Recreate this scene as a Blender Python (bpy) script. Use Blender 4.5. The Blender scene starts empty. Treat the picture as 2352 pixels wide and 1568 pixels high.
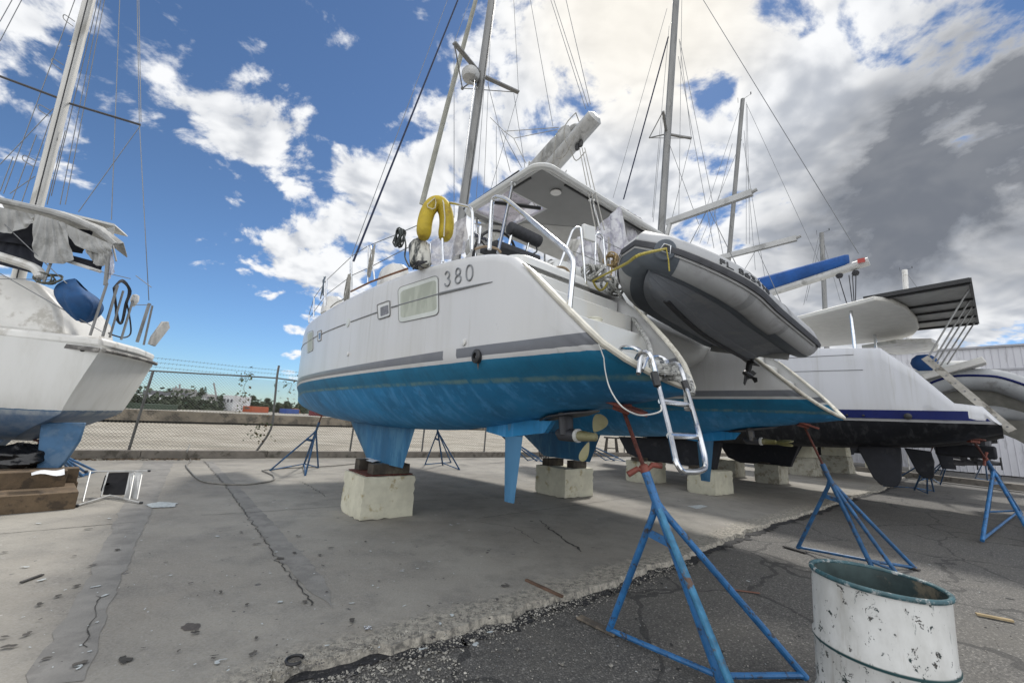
import bpy, math, random
from mathutils import Vector, Matrix
R = math.radians
rnd = random.Random(7)
scene = bpy.context.scene
COL = scene.collection
V3 = Vector
# ---------------------------------------------------------------- camera geometry
FPX, HY, ROLL, EYE = 935.0, 966.0, R(3.24), 1.6
_th = math.atan((HY - 784) * math.cos(ROLL) / FPX)
_up0 = V3((0, -math.sin(_th), math.cos(_th))); _fw = V3((0, math.cos(_th), math.sin(_th)))
_rt = V3((1, 0, 0)) * math.cos(ROLL) + _up0 * math.sin(ROLL)
_up = _up0 * math.cos(ROLL) - V3((1, 0, 0)) * math.sin(ROLL)
EYEP = V3((0, 0, EYE))
def ray(x, y): return ((x - 1176) * _rt - (y - 784) * _up + FPX * _fw) / FPX
def hit(x, y, p, n):
    d = ray(x, y); return EYEP + d * ((p - EYEP).dot(n) / d.dot(n))
def G(x, y, z=0.0): return hit(x, y, V3((0, 0, z)), V3((0, 0, 1)))          # point at height z
def AY(x, y, Y): return hit(x, y, V3((0, Y, 0)), V3((0, 1, 0)))             # point at distance Y ahead
# frame of the boat yard: t to starboard, s towards the bows, z up
O1 = V3((-2.068, 7.097, 0)); VV = V3((.76932, .63887, 0)); UU = V3((-.63887, .76932, 0))
YM = Matrix((( VV.x, UU.x, 0, O1.x), (VV.y, UU.y, 0, O1.y), (0, 0, 1, 0), (0, 0, 0, 1)))
YI = YM.inverted()
def Lc(p): return YI @ p
def bt(x, y, t): return Lc(hit(x, y, O1 + VV * t, VV))
def bs(x, y, s): return Lc(hit(x, y, O1 + UU * s, UU))
def bz(x, y, z): return Lc(G(x, y, z))
def Wp(t, s, z): return YM @ V3((t, s, z))
# ---------------------------------------------------------------- mesh builder
def sm(a, b, x):
    x = max(0., min(1., (x - a) / (b - a))); return x * x * (3 - 2 * x)
def lerp(a, b, f): return a + (b - a) * f
def interp(tab, x):
    if x <= tab[0][0]: return tab[0][1]
    for (a, b), (c, d) in zip(tab, tab[1:]):
        if x <= c: return lerp(b, d, (x - a) / (c - a))
    return tab[-1][1]
class MB:
    def __init__(s, frame=None): s.v = []; s.f = []; s.m = frame; s.mi = []; s.cur = 0
    def add(s, vs, fs):
        o = len(s.v)
        for p in vs:
            p = V3(p); s.v.append(s.m @ p if s.m else p)
        for f in fs: s.f.append([i + o for i in f]); s.mi.append(s.cur)
        return s
    def box(s, c, d, rot=None):
        c = V3(c); vs = []
        for x in (-.5, .5):
            for y in (-.5, .5):
                for z in (-.5, .5):
                    p = V3((x * d[0], y * d[1], z * d[2]))
                    if rot is not None: p = rot @ p
                    vs.append(c + p)
        return s.add(vs, [(0, 1, 3, 2), (4, 6, 7, 5), (0, 4, 5, 1), (2, 3, 7, 6), (0, 2, 6, 4), (1, 5, 7, 3)])
    def beam(s, a, b, w, h, up=(0, 0, 1)):
        a = V3(a); b = V3(b); d = (b - a).normalized(); up = V3(up)
        if abs(d.dot(up)) > .98: up = V3((1, 0, 0))
        x = d.cross(up).normalized(); y = x.cross(d)
        vs = [q + x * sx * w / 2 + y * sy * h / 2 for q in (a, b) for sx, sy in ((-1, -1), (1, -1), (1, 1), (-1, 1))]
        return s.add(vs, [(3, 2, 1, 0), (4, 5, 6, 7), (0, 1, 5, 4), (1, 2, 6, 5), (2, 3, 7, 6), (3, 0, 4, 7)])
    def tube(s, pts, r, n=8, closed=False, caps=True, flat=1.0, upv=None):
        pts = [V3(p) for p in pts]; N = len(pts); rr = r if isinstance(r, (list, tuple)) else [r] * N
        vs = []; px = None
        for i, p in enumerate(pts):
            a = pts[(i - 1) % N] if (closed or i) else p; b = pts[(i + 1) % N] if (closed or i < N - 1) else p
            d = (b - a); d = d.normalized() if d.length > 1e-9 else V3((0, 0, 1))
            if px is None:
                u = V3(upv) if upv else (V3((0, 0, 1)) if abs(d.z) < .9 else V3((1, 0, 0)))
                px = d.cross(u).normalized()
            else:
                px = (px - d * px.dot(d)); px = px.normalized() if px.length > 1e-6 else d.orthogonal().normalized()
            py = px.cross(d)
            for k in range(n):
                a_ = 2 * math.pi * k / n
                vs.append(p + px * math.cos(a_) * rr[i] + py * math.sin(a_) * rr[i] * flat)
        fs = []
        M = N if closed else N - 1
        for i in range(M):
            j = (i + 1) % N
            for k in range(n):
                l = (k + 1) % n; fs.append((i * n + k, i * n + l, j * n + l, j * n + k))
        if caps and not closed:
            fs.append(tuple(range(n - 1, -1, -1))); fs.append(tuple((N - 1) * n + k for k in range(n)))
        return s.add(vs, fs)
    def lathe(s, prof, c=(0, 0, 0), axis=(0, 0, 1), n=32, caps=True):
        ax = V3(axis).normalized(); x = ax.orthogonal().normalized(); y = ax.cross(x); c = V3(c); vs = []
        for r, h in prof:
            for k in range(n):
                a = 2 * math.pi * k / n; vs.append(c + ax * h + (x * math.cos(a) + y * math.sin(a)) * r)
        fs = [(i * n + k, i * n + (k + 1) % n, (i + 1) * n + (k + 1) % n, (i + 1) * n + k) for i in range(len(prof) - 1) for k in range(n)]
        if caps: fs.append(tuple(range(n - 1, -1, -1))); fs.append(tuple((len(prof) - 1) * n + k for k in range(n)))
        return s.add(vs, fs)
    def loft(s, rings, closed=True, cap0=False, cap1=False):
        n = len(rings[0]); vs = [p for r in rings for p in r]; fs = []
        for i in range(len(rings) - 1):
            for k in range(n if closed else n - 1):
                l = (k + 1) % n; fs.append((i * n + k, i * n + l, (i + 1) * n + l, (i + 1) * n + k))
        if cap0: fs.append(tuple(range(n - 1, -1, -1)))
        if cap1: fs.append(tuple((len(rings) - 1) * n + k for k in range(n)))
        return s.add(vs, fs)
    def slab(s, poly, off):                                    # polygon (3d points) extruded by vector off
        n = len(poly); off = V3(off); vs = [V3(p) for p in poly] + [V3(p) + off for p in poly]
        fs = [tuple(range(n - 1, -1, -1)), tuple(range(n, 2 * n))] + [(i, (i + 1) % n, n + (i + 1) % n, n + i) for i in range(n)]
        return s.add(vs, fs)
    def ball(s, c, r, n=12, sq=(1, 1, 1)):
        c = V3(c); rings = []
        for i in range(1, n // 2):
            a = math.pi * i / (n // 2)
            rings.append([c + V3((math.sin(a) * math.cos(b) * r * sq[0], math.sin(a) * math.sin(b) * r * sq[1], math.cos(a) * r * sq[2])) for b in [2 * math.pi * k / n for k in range(n)]])
        return s.loft(rings, True, True, True)
    def grid(s, fn, nu, nv):
        vs = [fn(i / nu, j / nv) for i in range(nu + 1) for j in range(nv + 1)]
        return s.add(vs, [(i * (nv + 1) + j, (i + 1) * (nv + 1) + j, (i + 1) * (nv + 1) + j + 1, i * (nv + 1) + j + 1) for i in range(nu) for j in range(nv)])
ROOT = {}
def _link(o, parent):
    COL.objects.link(o)
    if parent is not None: o.parent = parent; ROOT[o.name] = ROOT[parent.name]
def mesh_from(mb, name, mat, inv, smooth):
    me = bpy.data.meshes.new(name)
    me.from_pydata([inv @ p for p in mb.v], [], mb.f)
    for m in (mat if isinstance(mat, (list, tuple)) else [mat]): me.materials.append(m)
    if any(mb.mi): me.polygons.foreach_set('material_index', mb.mi)
    if smooth is not None:
        me.shade_smooth(); me.set_sharp_from_angle(angle=R(smooth))
    me.update(); return me
def tag(o, label=None, cat=None, group=None, kind=None):
    for k, v in (('label', label), ('category', cat), ('group', group), ('kind', kind)):
        if v: o[k] = v
    return o
def thing(name, label, cat, base=(0, 0, 0), rz=0, group=None):
    o = bpy.data.objects.new(name, None); o.location = base; o.rotation_euler = (0, 0, rz); o.empty_display_size = .2
    COL.objects.link(o); ROOT[o.name] = (Matrix.Translation(V3(base)) @ Matrix.Rotation(rz, 4, 'Z'))
    return tag(o, label, cat, group)
def part(mb, name, mat, parent, smooth=35, bevel=0, label=None, solid=0, kind=None):
    inv = ROOT[parent.name].inverted()
    o = bpy.data.objects.new(name, mesh_from(mb, name, mat, inv, smooth)); _link(o, parent)
    if solid:
        m = o.modifiers.new('Solid', 'SOLIDIFY'); m.thickness = solid; m.offset = 0
    if bevel:
        m = o.modifiers.new('Bevel', 'BEVEL'); m.width = bevel; m.segments = 2; m.limit_method = 'ANGLE'; m.angle_limit = R(40)
    return tag(o, label, None, None, kind)
def solo(mb, name, mat, label, cat, group=None, smooth=35, bevel=0, kind=None, solid=0):
    xs = [p.x for p in mb.v]; ys = [p.y for p in mb.v]; zs = [p.z for p in mb.v]
    base = V3(((min(xs) + max(xs)) / 2, (min(ys) + max(ys)) / 2, min(zs)))
    o = bpy.data.objects.new(name, mesh_from(mb, name, mat, Matrix.Translation(-base), smooth)); o.location = base
    COL.objects.link(o); ROOT[o.name] = Matrix.Translation(base)
    if solid:
        m = o.modifiers.new('Solid', 'SOLIDIFY'); m.thickness = solid; m.offset = 0
    if bevel:
        m = o.modifiers.new('Bevel', 'BEVEL'); m.width = bevel; m.segments = 2; m.limit_method = 'ANGLE'; m.angle_limit = R(40)
    return tag(o, label, cat, group, kind)
def struct(mb, name, mat, smooth=None):
    o = bpy.data.objects.new(name, mesh_from(mb, name, mat, Matrix(), smooth)); COL.objects.link(o); ROOT[o.name] = Matrix()
    o['kind'] = 'structure'; return o
def arc(c, r, a0, a1, n, x, y): return [V3(c) + V3(x) * (r * math.cos(R(lerp(a0, a1, i / n)))) + V3(y) * (r * math.sin(R(lerp(a0, a1, i / n)))) for i in range(n + 1)]
def roundpath(pts, r, n=5):                                    # fillet the corners of a polyline
    pts = [V3(p) for p in pts]; out = [pts[0]]
    for a, b, c in zip(pts, pts[1:], pts[2:]):
        d0 = (a - b); d1 = (c - b); k = min(r, d0.length * .45, d1.length * .45)
        p0 = b + d0.normalized() * k; p1 = b + d1.normalized() * k
        for i in range(n + 1):
            f = i / n; out.append(p0 * (1 - f) ** 2 + b * 2 * f * (1 - f) + p1 * f * f)
    return out + [pts[-1]]
def sag(a, b, d, n=10):
    a = V3(a); b = V3(b); return [a.lerp(b, i / n) - V3((0, 0, d * 4 * (i / n) * (1 - i / n))) for i in range(n + 1)]
def spline(pts, k=6):
    pts = [V3(p) for p in pts]; P = [pts[0]] + pts + [pts[-1]]; out = []
    for i in range(1, len(P) - 2):
        a, b, c, d = P[i - 1:i + 3]
        for j in range(k):
            t = j / k; out.append(.5 * ((2 * b) + (c - a) * t + (2 * a - 5 * b + 4 * c - d) * t * t + (-a + 3 * b - 3 * c + d) * t ** 3))
    return out + [pts[-1]]
# ---------------------------------------------------------------- node helper
class S:
    def __init__(s, nt, sock): s.nt = nt; s.k = sock
    def _m(s, op, o=None, c=None, rev=False):
        n = s.nt.nodes.new('ShaderNodeMath'); n.operation = op
        args = [s, o] if not rev else [o, s]
        if c is not None: args.append(c)
        for i, a in enumerate(args):
            if a is None: continue
            if isinstance(a, S): s.nt.links.new(a.k, n.inputs[i])
            else: n.inputs[i].default_value = a
        return S(s.nt, n.outputs[0])
    def __add__(s, o): return s._m('ADD', o)
    __radd__ = __add__
    def __mul__(s, o): return s._m('MULTIPLY', o)
    __rmul__ = __mul__
    def __sub__(s, o): return s._m('SUBTRACT', o)
    def __rsub__(s, o): return s._m('SUBTRACT', o, rev=True)
    def __truediv__(s, o): return s._m('DIVIDE', o)
    def gt(s, o): return s._m('GREATER_THAN', o)
    def lt(s, o): return s._m('LESS_THAN', o)
    def abs(s): return s._m('ABSOLUTE')
    def max(s, o): return s._m('MAXIMUM', o)
    def min(s, o): return s._m('MINIMUM', o)
    def pow(s, o): return s._m('POWER', o)
    def ss(s, a, b):
        n = s.nt.nodes.new('ShaderNodeMapRange'); n.interpolation_type = 'SMOOTHSTEP'
        s.nt.links.new(s.k, n.inputs[0]); n.inputs[1].default_value = a; n.inputs[2].default_value = b
        return S(s.nt, n.outputs[0])
class NT:
    def __init__(s, tree): s.t = tree; tree.nodes.clear()
    def node(s, ty, **kw):
        n = s.t.nodes.new(ty)
        for k, v in kw.items(): setattr(n, k, v)
        return n
    def put(s, sock, v):
        if isinstance(v, S): s.t.links.new(v.k, sock)
        elif isinstance(v, (tuple, list)) and len(v) == 3 and sock.type == 'RGBA': sock.default_value = (*v, 1)
        else: sock.default_value = v
    def obj(s): return S(s.t, s.node('ShaderNodeTexCoord').outputs['Object'])
    def gen(s): return S(s.t, s.node('ShaderNodeTexCoord').outputs['Generated'])
    def xyz(s, v):
        n = s.node('ShaderNodeSeparateXYZ'); s.put(n.inputs[0], v); return [S(s.t, o) for o in n.outputs]
    def comb(s, x, y, z):
        n = s.node('ShaderNodeCombineXYZ')
        for i, a in enumerate((x, y, z)): s.put(n.inputs[i], a)
        return S(s.t, n.outputs[0])
    def scale(s, v, sc, off=(0, 0, 0)):
        n = s.node('ShaderNodeMapping'); s.put(n.inputs[0], v); n.inputs['Scale'].default_value = sc if isinstance(sc, (tuple, list)) else (sc,) * 3
        n.inputs['Location'].default_value = off; return S(s.t, n.outputs[0])
    def noise(s, v, sc, det=4, rough=.55, dist=0):
        n = s.node('ShaderNodeTexNoise'); s.put(n.inputs['Vector'], v); n.inputs['Scale'].default_value = sc; n.inputs['Detail'].default_value = det
        n.inputs['Roughness'].default_value = rough; n.inputs['Distortion'].default_value = dist; return S(s.t, n.outputs[0])
    def noise3(s, v, sc, det=3):
        n = s.node('ShaderNodeTexNoise'); s.put(n.inputs['Vector'], v); n.inputs['Scale'].default_value = sc; n.inputs['Detail'].default_value = det
        return S(s.t, n.outputs['Color'])
    def voro(s, v, sc, feat='F1', out='Distance'):
        n = s.node('ShaderNodeTexVoronoi', feature=feat); s.put(n.inputs['Vector'], v); n.inputs['Scale'].default_value = sc; return S(s.t, n.outputs[out])
    def mix(s, f, a, b):
        n = s.node('ShaderNodeMix', data_type='RGBA'); s.put(n.inputs[0], f); s.put(n.inputs[6], a); s.put(n.inputs[7], b); return S(s.t, n.outputs[2])
    def vadd(s, a, b, op='ADD'):
        n = s.node('ShaderNodeVectorMath', operation=op); s.put(n.inputs[0], a); s.put(n.inputs[1], b); return S(s.t, n.outputs[0])
    def vdot(s, a, b):
        n = s.node('ShaderNodeVectorMath', operation='DOT_PRODUCT'); s.put(n.inputs[0], a); s.put(n.inputs[1], b); return S(s.t, n.outputs['Value'])
    def vscale(s, a, f):
        n = s.node('ShaderNodeVectorMath', operation='SCALE'); s.put(n.inputs[0], a); s.put(n.inputs[3], f); return S(s.t, n.outputs[0])
    def vlen(s, a):
        n = s.node('ShaderNodeVectorMath', operation='LENGTH'); s.put(n.inputs[0], a); return S(s.t, n.outputs['Value'])
    def seg(s, p, a, b):                                       # distance from p (xy vector) to segment ab
        a = V3((a[0], a[1], 0)); b = V3((b[0], b[1], 0)); d = b - a; L2 = d.length_squared
        pa = s.vadd(p, tuple(a), 'SUBTRACT'); h = (s.vdot(pa, tuple(d)) * (1 / L2)).max(0.).min(1.)
        return s.vlen(s.vadd(pa, s.vscale(tuple(d), h), 'SUBTRACT'))
def newmat(name):
    m = bpy.data.materials.new(name); m.use_nodes = True; n = NT(m.node_tree); return m, n
def finish(n, col, rough=.5, metal=0., bump=None, bstr=.3, bdist=.01, spec=None, alpha=None, trans=None, coat=None, emis=None):
    b = n.node('ShaderNodeBsdfPrincipled'); o = n.node('ShaderNodeOutputMaterial'); n.t.links.new(b.outputs[0], o.inputs[0])
    n.put(b.inputs['Base Color'], col); n.put(b.inputs['Roughness'], rough); n.put(b.inputs['Metallic'], metal)
    if spec is not None: n.put(b.inputs['Specular IOR Level'], spec)
    if alpha is not None: n.put(b.inputs['Alpha'], alpha)
    if trans is not None: n.put(b.inputs['Transmission Weight'], trans)
    if coat is not None: n.put(b.inputs['Coat Weight'], coat)
    if bump is not None:
        k = n.node('ShaderNodeBump'); n.put(k.inputs['Height'], bump); k.inputs['Strength'].default_value = bstr; k.inputs['Distance'].default_value = bdist
        n.t.links.new(k.outputs[0], b.inputs['Normal'])
    return b
MATS = {}
def M(name, col, rough=.5, metal=0., var=.12, sc=5., bump=0., bsc=60., stain=None, samt=.5, ssc=3., streak=False, **kw):
    if name in MATS: return MATS[name]
    m, n = newmat(name); p = n.obj(); q = n.scale(p, (1, 1, .25)) if streak else p
    f = n.noise(q, sc, 5, .6); lo = tuple(c * (1 - var) for c in col); hi = tuple(min(1, c * (1 + var)) for c in col)
    c = n.mix(f.ss(.3, .7), lo, hi)
    if stain:
        g = n.noise(n.scale(q, 1, (3.1, 1.7, .4)), ssc, 6, .65).ss(1 - samt - .06, 1 - samt + .06); c = n.mix(g, c, stain)
    finish(n, c, n.noise(p, sc * 3, 3) * .2 + (rough - .1), metal, n.noise(p, bsc, 3) if bump else None, bump, .01, **kw)
    MATS[name] = m; return m
# ---------------------------------------------------------------- camera, sun, sky
cam = bpy.data.cameras.new('camera'); co = bpy.data.objects.new('camera', cam); COL.objects.link(co); scene.camera = co
cam.sensor_width = 36; cam.lens = 36 * FPX / 2352; cam.clip_end = 3000; cam.clip_start = .05
co.matrix_world = Matrix.Translation(EYEP) @ Matrix((( _rt.x, _up.x, -_fw.x, 0), (_rt.y, _up.y, -_fw.y, 0), (_rt.z, _up.z, -_fw.z, 0), (0, 0, 0, 1)))
SUN = ray(1500, -60).normalized()
sl = bpy.data.lights.new('sun', 'SUN'); sl.energy = 3.0; sl.angle = R(7); sl.color = (1, .96, .9)
so = bpy.data.objects.new('sun', sl); COL.objects.link(so); so.rotation_euler = SUN.to_track_quat('Z', 'Y').to_euler()
scene.view_settings.view_transform = 'Standard'; scene.view_settings.look = 'None'; scene.view_settings.exposure = .18; scene.view_settings.gamma = 1
w = bpy.data.worlds.new('World'); scene.world = w; w.use_nodes = True
n = NT(w.node_tree)
BLOBS = ((700, 110, 13, -.34), (850, 260, 8, -.24), (780, 210, 8, -.10), (930, 40, 7, -.22), (400, 330, 8, -.08), (450, 640, 16, -.20), (180, 560, 15, -.18), (560, 860, 15, -.20), (330, 880, 15, -.20), (640, 470, 6, -.10), (300, 480, 8, -.12),
    (1680, 300, 7, -.22), (1600, 180, 5, -.14), (1620, 430, 6, -.18), (1230, 270, 4, -.14), (1120, 420, 4, -.10), (2060, 60, 6, -.18), (1320, 190, 4, -.10), (2250, 0, 7, -.14), (1840, 480, 3, -.16), (1170, 560, 5, -.08),
    (150, 140, 14, .02), (480, 230, 8, .10), (600, 350, 7, .20), (740, 290, 4, .14), (545, 455, 6, -.22), (690, 410, 6, -.18), (400, 60, 6, -.10), (130, 250, 6, -.08), (600, 570, 7, .12), (740, 610, 10, .18), (880, 480, 9, .12), (440, 470, 5, .16), (870, 110, 3, .16), (100, 330, 9, .06), (350, 40, 8, .04), (280, 130, 5, -.10), (230, 400, 5, .08), (1000, 330, 7, .08),
    (1250, 60, 12, .06), (2200, 420, 24, .22), (1950, 250, 14, .12), (2250, 720, 14, .10), (1950, 640, 12, .12), (1500, -80, 14, .16), (1350, 500, 12, .06), (1800, 130, 8, .08))
sky = n.node('ShaderNodeTexSky'); sky.sky_type = 'NISHITA'; sky.sun_disc = False
sky.sun_elevation = math.asin(SUN.z); sky.sun_rotation = math.atan2(SUN.x, SUN.y); sky.air_density = 1.0; sky.dust_density = .1; sky.ozone_density = 2.5
D = n.gen(); dx, dy, dz = n.xyz(D)
zz = dz.max(0.) + .38
P = n.comb(dx / zz, dy / zz, 0.)
def blob(px, py, deg, soft=.5):
    c = ray(px, py).normalized(); k = n.vdot(D, tuple(c))
    return k.ss(math.cos(R(deg)), math.cos(R(deg * soft * .5)))
warp = n.vadd(P, n.vscale(n.noise3(P, 2.2, 2), .22))
SP_ = V3((SUN.x, SUN.y, 0)) / (SUN.z + .38)
def vor(v, sc, det):
    k = n.node('ShaderNodeTexVoronoi', feature='F1'); n.put(k.inputs['Vector'], v); k.inputs['Scale'].default_value = sc; k.inputs['Detail'].default_value = det; k.inputs['Roughness'].default_value = .55; k.normalize = True
    return S(n.t, k.outputs['Distance'])
def dens(v, hi=True):
    e = n.noise(v, 3.4, 7 if hi else 4, .60) * .75 + n.noise(n.scale(v, 1, (4, 2, 0)), 12., 6 if hi else 2, .62) * .25
    return e + (.42 - vor(v, 9.5, 2.0 if hi else 1.)) * .30
d0 = dens(warp)
tos = n.vscale(n.vadd(tuple(SP_), P, 'SUBTRACT'), .06)
d1 = dens(n.vadd(warp, tos), False)
bias = blob(1500, 330, 48, .5) * .10
for x, y, g, a in BLOBS:
    bias = bias + blob(x, y, g) * a
d = .5 + (d0 - .5) * 2.5 + bias - .005
mask = d.ss(.46, .66)
rel = (d1 - d0) * 1.7 + (d - .62) * .35
shade = rel.ss(-.08, .26) * .72
dark = (blob(2270, 400, 15, .6) * .70 + blob(2340, 200, 13, .6) * .50 + blob(1900, 640, 10, .6) * .30 + blob(1960, 480, 12, .6) * .35) * ((d0 - .5) * 3.6 + .85).max(.30).min(1.15)
lit = n.mix(shade.min(1.), (.86, .87, .885), (.30, .335, .40))
lit = n.mix((dark * .92).min(.9), lit, (.135, .150, .180))
glow = blob(1500, -60, 18, .1)
lit = n.mix(glow.min(1.) * .6, lit, (1.0, .93, .80))
# unseen overcast behind the camera, added and brightened as fill light
beh = (dy * -1.).ss(-.1, .5)
skyc = S(n.t, sky.outputs[0])
blue = n.mix(1., (0, 0, 0), skyc)
mul = n.node('ShaderNodeMix', data_type='RGBA', blend_type='MULTIPLY'); mul.inputs[0].default_value = 1
tint = n.mix(dz.ss(.0, .5), (.66, .88, 1.12), (.63, .74, .85)); n.put(mul.inputs[6], skyc); n.put(mul.inputs[7], tint); blue = S(n.t, mul.outputs[2])
tenc = n.vscale(lit, 10.0 / 1.0)
hz = dz.ss(.0, .10)
tenc = n.vscale(tenc, 1. + beh * 1.1)
out = n.mix((mask * (hz * .85 + .15)).max(beh * .9), blue, tenc)
bg = n.node('ShaderNodeBackground'); bg.inputs[1].default_value = .1; n.put(bg.inputs[0], out)
wo = n.node('ShaderNodeOutputWorld'); n.t.links.new(bg.outputs[0], wo.inputs[0])
# ---------------------------------------------------------------- ground
def conc_mat():
    m, n = newmat('concrete_slab'); p = n.obj(); x, y, z = n.xyz(p); xy = n.comb(x, y, 0.)
    big = n.noise(p, .35, 5, .6); mid = n.noise(p, 1.7, 8, .68); fi = n.noise(p, 55, 3, .7); sp = n.noise(p, 14, 6, .7)
    c = n.mix(big.ss(.35, .65), (.208, .190, .160), (.280, .262, .225))
    c = n.mix(mid.ss(.42, .72) * .7, c, (.115, .107, .095))
    c = n.mix(sp.ss(.52, .72) * .5, c, (.30, .29, .26)); c = n.mix(n.noise(n.scale(p, 1, (11, 3, 0)), 26, 6, .75).ss(.56, .68) * .5, c, (.10, .095, .085))
    # rubbed and rust tinted drifts
    c = n.mix(n.noise(n.scale(p, 1, (9, 4, 0)), .9, 6, .7).ss(.55, .8) * .35, c, (.21, .17, .125))
    c = n.mix(n.noise(n.scale(p, 1, (2, 7, 0)), 2.6, 7, .75).ss(.62, .70) * .6, c, (.06, .058, .056))
    c = n.mix(n.voro(n.scale(p, 1, (1, 3, 0)), 1.3).lt(.035), c, (.055, .05, .048))
    flk = n.voro(n.vadd(p, n.vscale(n.noise3(p, 9), .12)), 4.5); c = n.mix(flk.lt(.075) * n.noise(p, .9, 3).gt(.5), c, (.06, .056, .052)); c = n.mix(n.voro(n.vadd(n.scale(p, 1, (7, 1, 0)), n.vscale(n.noise3(p, 12), .1)), 3.1).lt(.055) * n.noise(p, .7, 3).gt(.52), c, (.42, .41, .38))
    scr = n.noise(n.scale(p, (1.2, 9, 1), (2, 2, 0)), 2.2, 6, .7).ss(.60, .66) * n.noise(p, .6, 3).ss(.45, .6); c = n.mix(scr * .35, c, (.10, .095, .09))
    c = n.mix(fi.ss(.3, .75) * .38, c, (.35, .34, .32))
    dk = n.noise(n.scale(p, 1, (4, 9, 0)), .55, 6, .65).ss(.5, .8) * .5; c = n.mix(dk, c, (.10, .096, .09))
    edge = None; pts = [tuple(G(a, b)[:2]) for a, b in ((600, 1580), (708, 1537), (850, 1499), (989, 1451), (1163, 1402), (1336, 1350), (1570, 1276), (1714, 1214), (1906, 1157), (2010, 1125), (2060, 1105))]
    for a, b in zip(pts, pts[1:]):
        e = n.seg(xy, a, b); edge = e if edge is None else edge.min(e)
    en = edge + (n.noise(p, 3, 6, .7) - .5) * .5
    wornf = 1. - en.ss(.16, .40); c = n.mix(wornf * .9, c, n.mix(n.noise(p, 16, 6, .8).ss(.35, .60), (.10, .095, .085), (.40, .37, .31)))
    h = fi * .35 + sp * .5 + mid + wornf * n.noise(p, 22, 6, .8) * 3.
    finish(n, c, n.noise(p, 3, 4) * .25 + .68, 0, h, .55, .012); return m
def asph_mat():
    m, n = newmat('asphalt_lane'); p = n.obj()
    ag = n.voro(p, 75, 'F1', 'Color'); r, g, b = n.xyz(ag); vd = n.voro(p, 75)
    c = n.mix(r.ss(.1, 1.), (.078, .075, .070), (.160, .153, .140))
    c = n.mix(vd.ss(.35, .6) * .6, c, (.045, .043, .042))
    c = n.mix(n.noise(p, .8, 7, .65).ss(.4, .7) * .55, c, (.11, .103, .09))
    c = n.mix(n.noise(n.scale(p, 1, (5, 1, 0)), 2.1, 7, .7).ss(.58, .7) * .5, c, (.030, .029, .029))
    c = n.mix(g.gt(.95) * .7, c, (.24, .23, .21))
    # tyre-worn streaks running along the lane
    q = n.scale(p, (1, 1, 1)); st = n.node('ShaderNodeMapping'); st.inputs['Rotation'].default_value = (0, 0, -math.atan2(VV.y, VV.x)); n.put(st.inputs[0], p)
    s2 = n.noise(n.scale(S(n.t, st.outputs[0]), (.5, 6, 1)), 1.6, 6, .7).ss(.6, .72); c = n.mix(s2 * .5, c, (.022, .021, .021))
    cr = n.voro(n.vadd(p, n.vscale(n.noise3(p, 1.5), .5)), .55, 'DISTANCE_TO_EDGE').lt(.010); c = n.mix(cr * .6, c, (.015, .015, .015))
    finish(n, c, n.noise(p, 60, 2) * .2 + .7, 0, (1. - vd) * .8 + n.noise(p, 200, 2) * .4 + n.noise(p, 6, 4) * 1.2, .8, .008); return m
def gravel_mat():
    m, n = newmat('far_lot_gravel'); p = n.obj(); q = n.noise(p, .5, 8, .7); c = n.mix(q.ss(.35, .65), (.235, .208, .165), (.36, .33, .275))
    c = n.mix(n.noise(n.scale(p, (.35, 1.6, 1)), .35, 7, .7).ss(.5, .7) * .7, c, (.11, .10, .075)); c = n.mix(n.noise(p, 3, 6, .75).ss(.55, .75) * .7, c, (.085, .085, .05))
    finish(n, c, .9, 0, n.noise(p, 12, 4, .8), .8, .05); return m
A_ = [(-60, -20), (-60, 400), (-800, 400), (-800, 1500), (1500, 1500), (1500, -200), (-60, -200)]
mb = MB(); mb.add([(-1500, -300, -.16), (1500, -300, -.16), (1500, 2500, -.16), (-1500, 2500, -.16)], [(0, 1, 2, 3)]); struct(mb, 'ground', gravel_mat())
EDGE = [G(a, b).to_2d() for a, b in ((600, 1580), (708, 1537), (850, 1499), (989, 1451), (1163, 1402), (1336, 1350), (1570, 1276), (1714, 1214), (1906, 1157), (2010, 1125), (2060, 1105))]
EDGE = [EDGE[0] - (EDGE[1] - EDGE[0]) * 12] + EDGE + [EDGE[-1] + (EDGE[-1] - EDGE[-2]) * 14]
rg = []; r2 = random.Random(3); wk_ = 0
for a, b in zip(EDGE, EDGE[1:]):
    L = (b - a).length; k = max(2, int(min(L, 8) / .05)) if L < 9 else int(L / .5); nn = V3((-(b - a).y, (b - a).x)).normalized() if False else (b - a).orthogonal().normalized()
    for i in range(k): wk_ = r2.gauss(0, .012) + wk_ * .93 + (r2.uniform(-.10, .10) if r2.random() < .07 else 0); wk_ = max(-.12, min(.12, wk_)); rg.append(a.lerp(b, i / k) + nn * (wk_ + r2.gauss(0, .010)))
rg.append(EDGE[-1])
KF = [G(175, 1053.5), G(802, 1051)]; kd = (KF[1] - KF[0]).normalized(); kn = V3((-kd.y, kd.x, 0))
back0 = KF[0] - kd * 30; back1 = KF[0] + kd * 120
mb = MB(); top = [V3((p.x, p.y, 0)) for p in rg]; bot = [V3((p.x + .01, p.y - .03, -.07)) for p in rg]
nb = len(top); poly = top + [V3((back1.x, back1.y, 0)), V3((back0.x, back0.y, 0))]
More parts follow.
